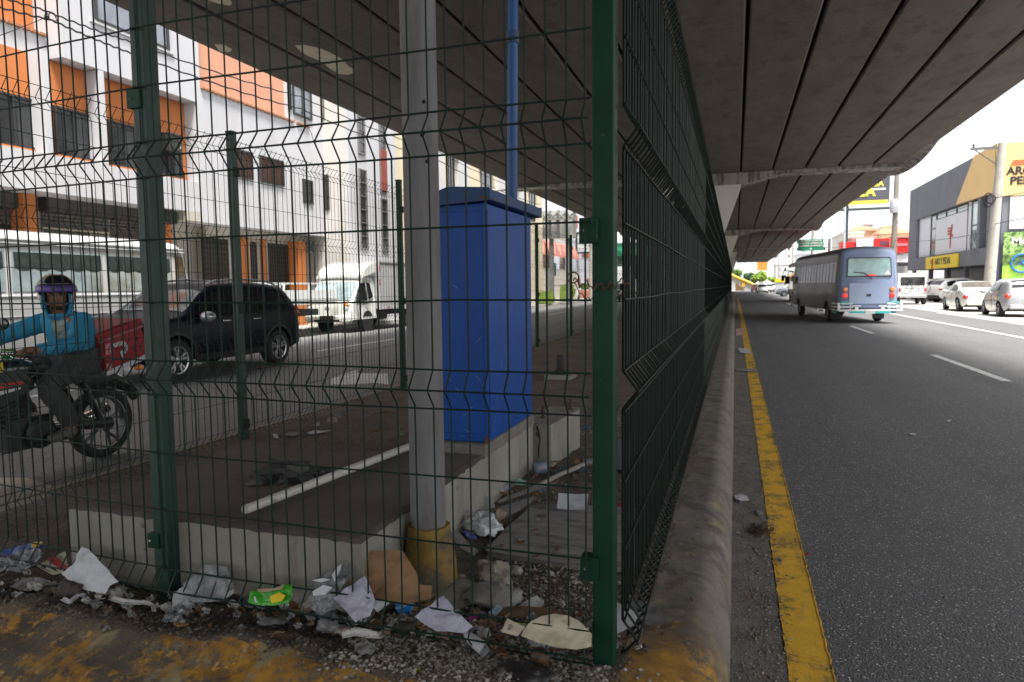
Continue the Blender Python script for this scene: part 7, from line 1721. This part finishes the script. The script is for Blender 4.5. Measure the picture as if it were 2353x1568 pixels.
vsx = ring(.030, .004) + ring(.034, .0) + ring(.034, -.012); b.add(vsx, [tuple(range(n))] + [(i, (i + 1) % n, n + (i + 1) % n, n + i) for i in range(n)] + [(n + i, n + (i + 1) % n, 2 * n + (i + 1) % n, 2 * n + i) for i in range(n)])
lo_ = b.build('lid_disc', mat('lid_blue', (.01, .17, .50), .35, .1, 10), ld, smooth=30)
tdir = (uu * .93 + vv * .36).normalized(); text('lettering', 'logote', PAPER, lo_, cc_ - tdir * .026 - vv * .012 + fdir * .005, tdir, fdir.cross(tdir), .013, .001, .05)
for lab, (x, y), ln, an, mm_ in (('red-brown curled leaf below the standing tissue', (1165, 960), 46, 1.3, LEAFB), ('broad wrinkled brown leaf to the right of the blue lid', (1600, 800), 66, .6, LEAFO), ('orange brown leaf below the blue lid', (1445, 950), 38, .9, LEAFO), ('brown leaf tucked under the second lilac tissue', (1610, 975), 40, -.3, LEAFO),
        ('pale oval leaf lying alone on the yellow painted kerb', (220, 1055), 44, .7, mat('leaf_pale', (.32, .22, .12), .7, .2, 9)), ('dark curled leaf beside the pale oval leaf', (335, 1075), 48, .3, mat('leaf_dark_brown', (.10, .055, .025), .8, .3, 9)), ('yellow-green fresh leaf fallen on the kerb gravel', (1607, 1388), 20, -.4, mat('leaf_yellowgreen', (.30, .33, .06), .6, .1, 9)), ('brown leaf in front of the green snack bag', (300, 865), 40, .1, LEAFB), ('dull brown leaf beneath the snack bag edge', (470, 800), 60, -.2, LEAFO)): leaf(lab, *a_([(x, y)])[0], ln, an, mm_)
ribbon('twisted white tissue rope lying on the gravel before the fence', a_([(870, 1120), (980, 1095), (1120, 1090), (1220, 1075), (1300, 990), (1370, 910)]), 20, TISS, name='tissue_rope', cat='tissue', wob=.02)
wad('plastic_lump', 'grey white plastic lump under the receipt', 'plastic', *a_([(710, 980)])[0], 22, 14, FILM, seed=6); wad('plastic_lump', 'dirty white plastic fold left of the receipt', 'plastic', *a_([(700, 890)])[0], 24, 12, FILM, seed=7)
wad('torn_paper_bit', 'tiny white torn paper bit under the second tissue', 'paper', *a_([(1690, 1030)])[0], 8, 6, PAPER, seed=8)
scrap('grey_film', 'long thin grey film in the dirt left of the receipt', 'plastic film', a_([(60, 950), (110, 890), (200, 870), (400, 890), (300, 940), (150, 960)]), FILM, None, 0, .012, seed=18)
# --- right front
wad('plaster_stone', 'flat grey chunk of plaster in front of the collar', 'stone', *c_([(500, 950)])[0], 62, 24, STONE, seed=9, rough=.35)
wad('crumpled_cloth', 'dirty beige crumpled cloth half buried in the gravel', 'cloth', *c_([(500, 770)])[0], 36, 24, mat('cloth_beige', (.30, .26, .21), .9, .2, 8, .6, 20), seed=11, rough=.8)
scrap('white_tissue', 'white tissue corner poking up behind the wooden strip', 'tissue', c_([(690, 1010), (760, 960), (850, 915), (880, 960), (892, 1012)]), TISS, None, 40, .006, seed=19)
scrap('wood_strip', 'stained yellow brown wooden strip lying behind the cream plate', 'wood', c_([(530, 1020), (760, 1012), (960, 1025), (1100, 1075), (820, 1105), (530, 1075)]), WOODR, None, 12, .01, seed=20)
scrap('price_card', 'small buff card printed with the number 40', 'card', c_([(578, 1190), (622, 1088), (755, 1150), (700, 1222)]), mat('card_buff', (.45, .38, .30), .8, .06, 8), 1.885, 45, .002, seed=21)
pc_ = bpy.data.objects.get('price_card'); P0 = onplane(*c_([(645, 1190)])[0], Vector((0, 1.885, GZ + .012)), Vector((0, -.707, .707))) + Vector((0, -.003, .004)); text('lettering', '40', INK, pc_, P0, Vector((.35, .66, .66)).normalized(), Vector((-.93, .25, .25)).normalized(), .014, .0006)
scrap('green_paper', 'little yellow-green paper scrap next to the number card', 'paper', c_([(690, 1110), (770, 1105), (765, 1145), (700, 1135)]), mat('paper_lime', (.45, .52, .06), .7), None, 30, .003, seed=22)
scrap('magenta_scrap', 'shiny magenta wrapper scrap among brown leaves', 'wrapper', c_([(330, 1085), (390, 1058), (402, 1075), (345, 1112)]), mat('wrap_magenta', (.4, .02, .3), .3), None, 25, .004, seed=23)
scrap('paper_plate', 'cream paper plate leaning on the fence next to the corner post', 'plate', c_([(728, 1220), (750, 1170), (800, 1115), (880, 1072), (980, 1057), (1080, 1068), (1160, 1105), (1225, 1160), (1262, 1210), (1258, 1300), (1150, 1325), (1000, 1310), (850, 1270)]), CREAMP, 1.9, 42, .006, seed=24)
scrap('tissue_edge', 'lilac tissue edge sticking out under the cream plate', 'tissue', c_([(735, 1238), (850, 1270), (1010, 1312), (900, 1318), (800, 1290)]), LILAC, None, 0, .004, seed=25)
scrap('blue_scrap', 'pale blue plastic scrap behind the brown leaves', 'plastic', c_([(475, 1050), (545, 985), (590, 1010), (530, 1080)]), mat('plastic_pale_blue', (.28, .40, .46), .5), None, 30, .005, seed=26)
for lab, (x, y), ln, an, mm_ in (('big dull brown leaf left of the number card', (450, 1130), 64, .8, LEAFB), ('red-brown leaf under the fence wire below the number card', (630, 1260), 62, .1, LEAFB), ('long curled brown leaf in front of the paper roll', (560, 1340), 66, -.7, LEAFB), ('tan leaf fragment far behind on the gravel by the planks', (1520, 430), 20, .4, LEAFO), ('brown leaf bit beside the paper plate foot', (980, 1335), 24, .2, LEAFB)): leaf(lab, *c_([(x, y)])[0], ln, an, mm_)
q0, q1 = onz(*c_([(310, 1210)])[0], .235), onz(*c_([(455, 1325)])[0], .222); b = M(); b.tube([q0, q0.lerp(q1, .3), q1], [.012, .019, .021], 14, False); b.tube([q1 + (q1 - q0) * .001, q0.lerp(q1, .5)], [.015, .012], 12, False)
tag(b.build('paper_roll', PAPER, smooth=60), 'rolled up white paper tube lying on the gravel', 'paper roll')
wad('rotten_fruit', 'round dark brown rotten fruit on the kerb', 'fruit', *c_([(865, 1410)])[0], 22, 24, mat('fruit_rotten', (.06, .03, .014), .55, .5, 9, .4, 20, dirt=(.22, .10, .03), ds=8, dt=.55), seed=13, rough=.12)
wad('black_plastic', 'flattened black plastic lump at the very bottom of view', 'plastic', *c_([(740, 1540)])[0], 54, 18, mat('plastic_black', (.022, .020, .019), .45, .3, 9, .4, 20), seed=14, rough=.6)
scrap('plate_fragment', 'white plate fragment seen just right of the corner post', 'plate', c_([(1400, 1000), (1460, 975), (1560, 1010), (1605, 1080), (1580, 1140), (1460, 1200), (1400, 1190)]), mat('plate_grey_white', (.42, .42, .43), .7, .08, 6), 2.12, 30, .004, seed=27)
scrap('grey_film', 'triangular dark grey film trapped under the right fence', 'plastic film', c_([(1500, 930), (1640, 960), (1740, 985), (1830, 1115), (1690, 1145), (1560, 1060)]), mat('film_grey', (.16, .16, .16), .4, .2, 8, alpha=.85), None, 10, .006, seed=28)
scrap('bark_strip', 'strip of brown bark on the kerb outside the right fence', 'bark', c_([(1700, 1165), (1820, 1130), (1950, 1120), (1955, 1150), (1830, 1175), (1700, 1200)]), WOODR, None, 12, .008, seed=29)
# --- between slab and right fence
scrap('curled_card', 'white curled card sheet resting on the grey paving slab', 'card', c_([(1000, 265), (1012, 150), (1080, 148), (1160, 152), (1240, 155), (1218, 275), (1100, 270)]), PAPER, None, 40, .004, z=.222, curl=.015, seed=30, marks=[(c_([(1030, 235), (1050, 230), (1062, 250), (1045, 262)]), INK)])
wad('plastic_bag', 'crumpled white carrier bag at the foot of the slab side', 'plastic bag', *c_([(420, 405)])[0], 38, 26, mat('bag_white_thin', (.50, .51, .53), .35, .15, 8, .6, 18), seed=15, rough=.75)
scrap('blue_cloth', 'violet blue cloth scrap under the white carrier bag', 'cloth', c_([(285, 440), (320, 430), (395, 480), (380, 495), (330, 490)]), mat('cloth_violet', (.10, .12, .42), .8, .15, 9), None, 20, .01, seed=31)
scrap('card_sheet', 'grey cardboard flap beside the yellow collar', 'cardboard', c_([(185, 445), (250, 430), (330, 520), (405, 580), (370, 612), (270, 560)]), GREYC, None, 10, .006, seed=32)
scrap('magazine_page', 'folded magazine page with pink edge against the slab side', 'paper', c_([(180, 425), (330, 320), (328, 262), (350, 262), (352, 330), (230, 430)]), mat('page_pink', (.42, .36, .42), .7, .3, 20), None, 35, .004, seed=33)
wad('paper_bag', 'beige crumpled paper bag by the wooden planks', 'paper bag', *c_([(520, 315)])[0], 24, 15, mat('bag_beige', (.24, .19, .14), .85, .2, 8, .5, 20), seed=16)
scrap('grey_card', 'grey torn card standing against the slab side', 'card', c_([(432, 265), (428, 200), (445, 150), (520, 190), (532, 260)]), mat('card_offwhite', (.36, .36, .35), .85, .1, 8), None, 55, .006, seed=34)
for i, (lab, pts) in enumerate((('broad weathered grey plank along the paving slab edge', [(520, 330), (560, 250), (830, 165), (800, 215), (660, 300)]), ('narrow splintered plank beyond the beige paper bag', [(545, 195), (760, 115), (1000, 55), (960, 90), (720, 160), (560, 215)]))):
    scrap('wood_plank', lab, 'plank', c_(pts), GREYC if i == 0 else mat('plank_grey', (.24, .22, .20), .9, .2, 7, .4, 25), None, 8, .004, seed=35 + i)
q0, q1 = onz(*d_([(800, 1245)])[0], .24), onz(*d_([(1215, 1050)])[0], .25); b = M(); b.tube([q0, q0.lerp(q1, .5) + Vector((0, 0, .01)), q1], [.012, .014, .016], 8)
tag(b.build('wooden_stick', mat('stick_grey', (.27, .24, .21), .85, .2, 8, .3, 30), smooth=True), 'long pale stick slanting over the litter behind the slab', 'stick')
def can_(lab, px, py, ln, r, d, m1, m2, cat='drink can', name='drink_can'):
    g = onz(px, py, GZ); k = (Vector((0, 0, HC)) - g).length / 1569.; d = Vector(d).normalized(); r *= k; ln *= k; c = g + Vector((0, 0, r))
    t = thing(name, lab, cat, tuple(c)); b = M(); b.tube([c - d * ln / 2, c - d * ln * .42, c + d * ln * .42, c + d * ln / 2], [r * .8, r, r, r * .8], 18, False); b.build('body', m1, t, smooth=50)
    b = M(); b.tube([c - d * ln / 2, c - d * ln * .47], [r * .8, r * .74], 18); b.tube([c + d * ln * .47, c + d * ln / 2], [r * .74, r * .8], 18); b.build('end', m2, t, smooth=50); return t
can_('dented blue and orange drink can beside the slab end', *d_([(868, 1125)])[0], 30, 13, (.85, .5, .12), mat('can_blue', (.16, .24, .34), .35, .3, 14, dirt=(.5, .22, .06), ds=16, dt=.53), mat('can_top', (.22, .22, .23), .3, .1, 10, metal=.9))
can_('small clear plastic bottle lying by the corner post', *d_([(1235, 1070)])[0], 24, 9, (.9, .4, 0), FILM, PAPER, 'bottle', 'plastic_bottle')
jg = onz(*d_([(1490, 1080)])[0], GZ); b = M(); b.lathe([(0, 0), (.055, 0), (.062, .012), (.064, .12), (.058, .165), (.03, .19), (.022, .20), (.022, .225), (0, .225)], (0, 0, 0), 'z', 18)
jo = b.build('plastic_jug', mat('jug_grey', (.20, .215, .235), .5, .1, 5), smooth=40, world=False); jo.location = jg + Vector((0, 0, .004)); jo.rotation_euler = (.12, .1, .3); tag(jo, 'pale grey blue plastic jug standing behind the right fence', 'jug')
for name, lab, cat, pts, mm_, sd_ in (('mint_paper', 'mint green paper scrap against the slab', 'paper', [(660, 1185), (720, 1165), (770, 1195), (745, 1222), (680, 1212)], MINT, 40), ('lilac_card', 'pale lilac card leaning by the mint paper', 'card', [(580, 1270), (590, 1215), (655, 1185), (640, 1230)], LILAC, 41), ('blue_wrapper', 'small blue wrapper on the soil past the footing', 'wrapper', [(1172, 785), (1250, 762), (1250, 778), (1190, 792)], BLUEW, 42), ('red_wrapper', 'small red wrapper beside the paving slab edge', 'wrapper', [(1455, 1372), (1470, 1350), (1522, 1378), (1460, 1380)], REDW, 43), ('candy_wrapper', 'tiny red and yellow candy wrapper far behind the fence', 'wrapper', [(1682, 622), (1684, 590), (1718, 585), (1720, 615)], REDW, 44), ('blue_foil', 'crumpled blue foil strip by the long stick', 'wrapper', [(840, 1270), (905, 1245), (925, 1250), (870, 1275)], mat('foil_teal', (.12, .26, .36), .4), 45), ('grey_film', 'dark grey plastic sheet under the long stick', 'plastic film', [(960, 1100), (1060, 1060), (1240, 1085), (1245, 1125), (1100, 1110), (990, 1130)], mat('film_slate', (.10, .12, .13), .4, .2, 8), 46), ('torn_card', 'brown torn card piece past the drink can', 'cardboard', [(1110, 1015), (1145, 1005), (1185, 1045), (1130, 1060)], CARDB, 47)):
    scrap(name, lab, cat, d_(pts), mm_, None, 15, .008, seed=sd_, marks=[(d_([(1702, 615), (1704, 590), (1716, 588), (1718, 613)]), YELB)] if name == 'candy_wrapper' else None)
for i, (x, y, an) in enumerate(((960, 1195, .3), (1010, 1150, 1.2), (620, 1285, .2), (700, 1265, .9), (830, 1280, .4), (1150, 1130, 2.), (1000, 1040, .5), (1075, 1170, 1.7))): leaf('one of several dry leaves mixed with the planks behind the collar', *d_([(x, y)])[0], random.uniform(18, 34), an, LEAFB if i % 2 else LEAFO, group='dry leaves by the planks')
# --- on the slab and soil
sz = SZ + .004
wad('dark_rag', 'dried dark rag heap lying on the concrete slab', 'rag', 660, 1092, 58, 22, DARKR, z=sz, seed=21, rough=1.1, det=4, n=(44, 26))
wad('dark_rag', 'small grey rag tail left of the dark rag heap', 'rag', 585, 1108, 26, 10, DARKR, z=sz, seed=22, rough=.8); wad('dark_rag', 'coiled end of dark rag next to the white pipe', 'rag', 740, 1090, 24, 11, DARKR, z=sz, seed=23, rough=.9)
def e_(pts): return [(517 + x * .2931, 919.2 + y * .2931) for x, y in pts]
for name, lab, cat, pts, mm_ in (('plastic_spoon', 'flat white plastic spoon on the soil near the far kerb', 'spoon', [(645, 258), (690, 245), (760, 244), (832, 240), (760, 254), (720, 268), (670, 272)], PAPER), ('foil_paper', 'pale crumpled paper left of the plastic spoon', 'paper', [(465, 268), (520, 252), (590, 262), (540, 285), (480, 280)], GREYC), ('white_scrap', 'little white scrap by the far fence post', 'paper', [(372, 272), (410, 270), (418, 300), (385, 300)], PAPER), ('paper_fold', 'folded bluish white paper under the far fence', 'paper', [(690, 205), (735, 172), (742, 205), (715, 216)], LILAC), ('green_bit', 'tiny green plastic bit on the brown soil', 'plastic', [(1370, 268), (1400, 264), (1405, 276), (1375, 279)], GREENB), ('blue_bit', 'tiny blue plastic bit on the brown soil', 'plastic', [(1080, 126), (1110, 124), (1108, 133), (1085, 134)], BLUEW)):
    scrap(name, lab, cat, e_(pts), mm_, None, 0, .006, z=.20, seed=len(pts))
wad('foam_clod', 'pale brown foam clod at the far kerb edge', 'rubble', *e_([(835, 175)])[0], 12, 9, mat('clod_brown', (.28, .22, .17), .9, .2, 8, .5, 20), z=.17, seed=31); wad('plastic_lump', 'clear plastic lump beside the foam clod', 'plastic', *e_([(880, 140)])[0], 10, 8, FILMC, z=.17, seed=32)
for i, (x, y, an) in enumerate(((950, 130, .3), (990, 105, 1.), (1080, 75, .2), (620, 240, .5))): leaf('dry leaf on the brown soil by the far kerb', *e_([(x, y)])[0], 14, an, LEAFO, z=.19, group='dry leaves at the far kerb')
for i in range(26):
    x, y = random.uniform(1230, 1420), random.uniform(790, 940); leaf('dry leaf scattered on the soil behind the cabinet', x, y, random.uniform(5, 9), random.uniform(0, 6), LEAFB, z=.21, group='dry leaves behind the cabinet')
# --- roots and twigs lying on soil
for lab, pts in (('thin dark root on the soil left of the pole', [(1170, 105), (1250, 95), (1330, 100), (1390, 85)]), ('forked dark root nearer the white pipe', [(1140, 250), (1210, 235), (1290, 215), (1345, 205)])):
    b = M(); b.tube([onz(*q, .215) for q in e_(pts)], [.008, .01, .009, .005], 6); tag(b.build('root', WOODR, smooth=True), lab, 'root')
# --- right gutter and kerb
for name, lab, cat, pts, mm_, zz in (('paper_wrapper', 'white crumpled wrapper in the right gutter', 'wrapper', [(1688, 1140), (1700, 1137), (1717, 1142), (1721, 1152), (1705, 1154), (1690, 1150)], PAPER, .012), ('pale_scrap', 'small pale scrap in the gutter below the white wrapper', 'paper', [(1738, 1172), (1748, 1168), (1755, 1184), (1742, 1186)], GREYC, .012), ('bent_scrap', 'bent grey paper scrap on the yellow line', 'paper', [(1785, 1285), (1793, 1278), (1796, 1300), (1789, 1298)], GREYC, .012),
        ('pink_scrap', 'pink and white scrap far along the gutter', 'paper', [(1690, 756), (1708, 755), (1709, 770), (1692, 772)], mat('scrap_pink', (.6, .35, .36), .7), .012), ('white_scraps', 'white paper scrap farther along the gutter', 'paper', [(1696, 800), (1722, 803), (1726, 814), (1700, 812)], PAPER, .012), ('long_scrap', 'long pale scrap across the yellow line far away', 'paper', [(1690, 846), (1742, 850), (1740, 856), (1692, 853)], GREYC, .012), ('red_bit', 'tiny red bit on the asphalt beside the yellow line', 'plastic', [(1848, 1273), (1862, 1272), (1860, 1277), (1850, 1278)], REDW, .006), ('road_scrap', 'small white fleck on the open asphalt', 'paper', [(2090, 996), (2106, 997), (2104, 1001), (2092, 1000)], PAPER, .006), ('road_scrap', 'smaller white fleck farther out on the asphalt', 'paper', [(2176, 966), (2186, 965), (2184, 969), (2178, 970)], PAPER, .006)):
    scrap(name, lab, cat, pts, mm_, None, 0, .008, z=zz, seed=len(lab))
b = M(); c0 = onz(1750, 1222, .008)
for k in range(160):
    a, r_ = random.uniform(0, 6.3), random.uniform(0, .075); p_ = Vector((r_ * math.cos(a) * 1.0, r_ * math.sin(a) * 1.5, random.uniform(0, .025))); d = Vector((random.uniform(-1, 1), random.uniform(-1, 1), random.uniform(-.3, .3))) * .02; b.tube([p_ - d, p_ + Vector((0, 0, .004)), p_ + d], [.0022, .0028, .0018], 4)
o = b.build('dead_weeds', mat('dead_weed', (.10, .07, .045), .9, .3, 20), world=False); o.location = c0; tag(o, 'brown tuft of dead weeds beside the yellow line', 'weeds')
def at_leaf(x, y, z, ln, an, m, lab, group):
    b = M(); rows = []
    for t in lin(0, 1, 6):
        w = ln * .2 * math.sin(PI * (t * .9 + .05)); rows.append([((t - .5) * ln * math.cos(an) - j * w * math.sin(an), (t - .5) * ln * math.sin(an) + j * w * math.cos(an), .004 + .25 * ln * ((t - .5) ** 2 + .3 * j * j)) for j in (-1, 0, 1)])
    b.grid(rows); o = b.build('dry_leaf', m, smooth=True, world=False); o.location = (x, y, z); return tag(o, lab, 'leaf', group)
for i in range(30):
    y = 2.3 + 9 * random.random() ** 1.6; x = random.uniform(-.24, -.13); at_leaf(x, y, .203, random.uniform(.015, .04), random.uniform(0, 6), random.choice((LEAFB, LEAFO, WOODR)), 'dry leaf crumb on top of the right kerb', 'leaf crumbs on the right kerb')
for i in range(60):
    y = 2.2 + 8 * random.random() ** 1.5; at_leaf(random.uniform(.03, .18), y, .009, random.uniform(.012, .035), random.uniform(0, 6), random.choice((LEAFB, LEAFO, GREYC)), 'dry leaf crumb in the right gutter', 'leaf crumbs in the right gutter')
# --- gravel, grit and far litter: nobody could count these
def stones(name, lab, n, f, m, smin, smax, kind='stuff'):
    b = M()
    base = [Vector(v).normalized() for v in ((1, 0, .1), (-1, .1, 0), (0, 1, 0), (.1, -1, 0), (0, 0, 1), (.7, .7, .5), (-.7, .6, .5), (-.6, -.7, .5), (.7, -.6, .5))]
    fc = [(0, 5, 8), (0, 2, 5), (2, 6, 5), (1, 6, 2), (1, 7, 6), (3, 7, 1), (3, 8, 7), (0, 8, 3), (4, 8, 5), (4, 5, 6), (4, 6, 7), (4, 7, 8)]
    for _ in range(n):
        x, y, z = f(); s_ = smin + (smax - smin) * random.random() ** 3; R3 = Matrix.Rotation(random.uniform(0, 6.3), 3, 'Z')
        b.add([tuple((R3 @ Vector((v[0] * random.uniform(.75, 1.25), v[1] * random.uniform(.6, 1.), v[2] * random.uniform(.5, .9)))) * s_ + Vector((x, y, z + s_ * .15))) for v in base], fc)
        b.k[-12:] = [random.choice((0, 0, 1, 2))] * 12
    o = b.build(name, m, world=False); return tag(o, lab, 'gravel', None, kind)
GRV = [mat('gravel_pale', (.34, .31, .27), .9, .2, 40), mat('gravel_grey', (.20, .185, .165), .9, .2, 40), mat('gravel_brown', (.15, .11, .08), .9, .2, 40)]
def fr():
    while True:
        t = random.random()
        if t < .45: x, y = random.uniform(-1.25, -.06), random.triangular(1.74, 2.25, 1.95)
        elif t < .75: x, y = random.uniform(-1.0, -.3), random.uniform(2.0, 3.1)
        else: x, y = random.uniform(-1.25, -.3), random.uniform(3., 7.5)
        if isl_d(x, y) > .2 and not (x > -.36 and random.random() < .93) and not (-1.1 < x < -.3 and 2.9 < y < 3.6 and random.random() < .9): return x, y, isl_z(x, y)
stones('gravel', 'pale loose gravel over the right part of the island', 17000, fr, GRV, .0022, .011)
def fl_():
    x = random.uniform(-3.9, -.3); y = random.choice((random.uniform(1.75, 2.1), random.uniform(3.3, 14))); return x, y, isl_z(x, y)
stones('grit', 'fine brown grit scattered across the island soil', 9000, fl_, [GRV[2], GRV[1], GRV[2]], .002, .008)
def gu(): y = 1.6 + 9 * random.random() ** 1.7; return random.uniform(.0, .2) + abs(random.gauss(0, .03)), y, .006
stones('grit', 'loose grit lying along the right gutter', 5200, gu, GRV, .0016, .008)
for i, (x, y, s_) in enumerate(((1185, 1315, 14), (1060, 1330, 10), (1240, 1385, 9), (1290, 1390, 8), (1320, 1340, 7), (1170, 1350, 7), (1265, 1320, 8))):
    wad('stone', 'pale rough stone embedded in the gravel behind the fence', 'stone', x, y, s_, s_ * .75, GRV[0], seed=40 + i, rough=.3)
for o in list(S.objects):
    if o.name.split('.')[0] == 'stone' and o.get('category') == 'stone': o['group'] = 'pale stones in the gravel'

DSOIL = [mat('soil_dark', (.045, .034, .026), .95, .3, 30, .5, 60), mat('soil_brown', (.085, .065, .048), .95, .3, 30, .5, 60), mat('soil_grey', (.13, .115, .10), .95, .3, 40)]
def ds_(): x = random.uniform(-2.9, -.9); return (lambda y: (x, y, isl_z(x, y)))(random.triangular(1.78, 2.03, 1.93) + (x + 2) * .03)
stones('soil_crumbs', 'dark loose soil crumbs along the front edge of the island', 6000, ds_, DSOIL, .002, .012)
# --- many small dirty scraps and leaf bits caught along the foot of the front fence
DIRTYP = [mat('scrap_dirty_white', (.38, .37, .34), .9, .2, 30, .3, 30, dirt=(.14, .11, .08), ds=18, dt=.5), mat('scrap_dirty_grey', (.20, .20, .19), .85, .2, 30, .3, 30), mat('scrap_dirty_brown', (.17, .11, .07), .9, .25, 30, .3, 30), FILMC, LEAFB, LEAFO, mat('soil_clod', (.06, .047, .038), .95, .3, 20, .6, 30)]
for i in range(240):
    x = random.uniform(-40, 1480); yc = 1330 + (x + 40) / 1520 * 120 + random.gauss(18, 26); yc = max(1290 + (x + 40) / 1520 * 130, yc)
    r_ = random.uniform(5, 15) * (1 if random.random() < .8 else 1.7); n = random.randint(4, 7); a0 = random.uniform(0, 6)
    mm_ = random.choice(DIRTYP)
    if mm_ in (LEAFB, LEAFO): leaf('dry leaf among the litter at the foot of the front fence', x, yc, r_ * 2.2, random.uniform(0, 6), mm_, group='dry leaves along the front fence', z=.208); continue
    if mm_ is DIRTYP[-1]: wad('soil_clod', 'dark clod of dirt among the litter along the front fence', 'dirt clod', x, yc, r_ * 1.3, r_ * .7, mm_, seed=i, rough=.7, n=(12, 8))['group'] = 'dirt clods along the front fence'; continue
    pts = [(x + r_ * random.uniform(.7, 1.25) * math.cos(a0 + 2 * PI * k / n), yc + r_ * .62 * random.uniform(.7, 1.25) * math.sin(a0 + 2 * PI * k / n)) for k in range(n)]
    nm = 'film_bit' if mm_ is FILMC else 'dirty_scrap'
    scrap(nm, 'scrunched clear film bit among the litter along the front fence' if nm == 'film_bit' else 'small dirty torn scrap among the litter along the front fence', 'scrap', pts, mm_, None, random.choice((0, 8, 18, 30)), .012, seed=i, curl=random.uniform(0, .012), group='film bits along the front fence' if nm == 'film_bit' else 'dirty scraps along the front fence')
for i in range(45):
    x, y = random.uniform(1050, 1330), random.uniform(1060, 1300)
    if random.random() < .5: leaf('dry leaf bit in the litter between slab and right fence', x, y, random.uniform(8, 20), random.uniform(0, 6), random.choice((LEAFB, LEAFO)), z=.215, group='dry leaf bits between slab and fence')
    else:
        r_ = random.uniform(4, 9); pts = [(x + r_ * random.uniform(.6, 1.3) * math.cos(2 * PI * k / 5), y + r_ * .5 * random.uniform(.6, 1.3) * math.sin(2 * PI * k / 5)) for k in range(5)]
        scrap('dirty_scrap', 'small dirty scrap in the litter between slab and right fence', 'scrap', pts, random.choice(DIRTYP[:3]), None, random.choice((0, 12, 25)), .008, z=.217, seed=i + 200, group='dirty scraps between slab and fence')
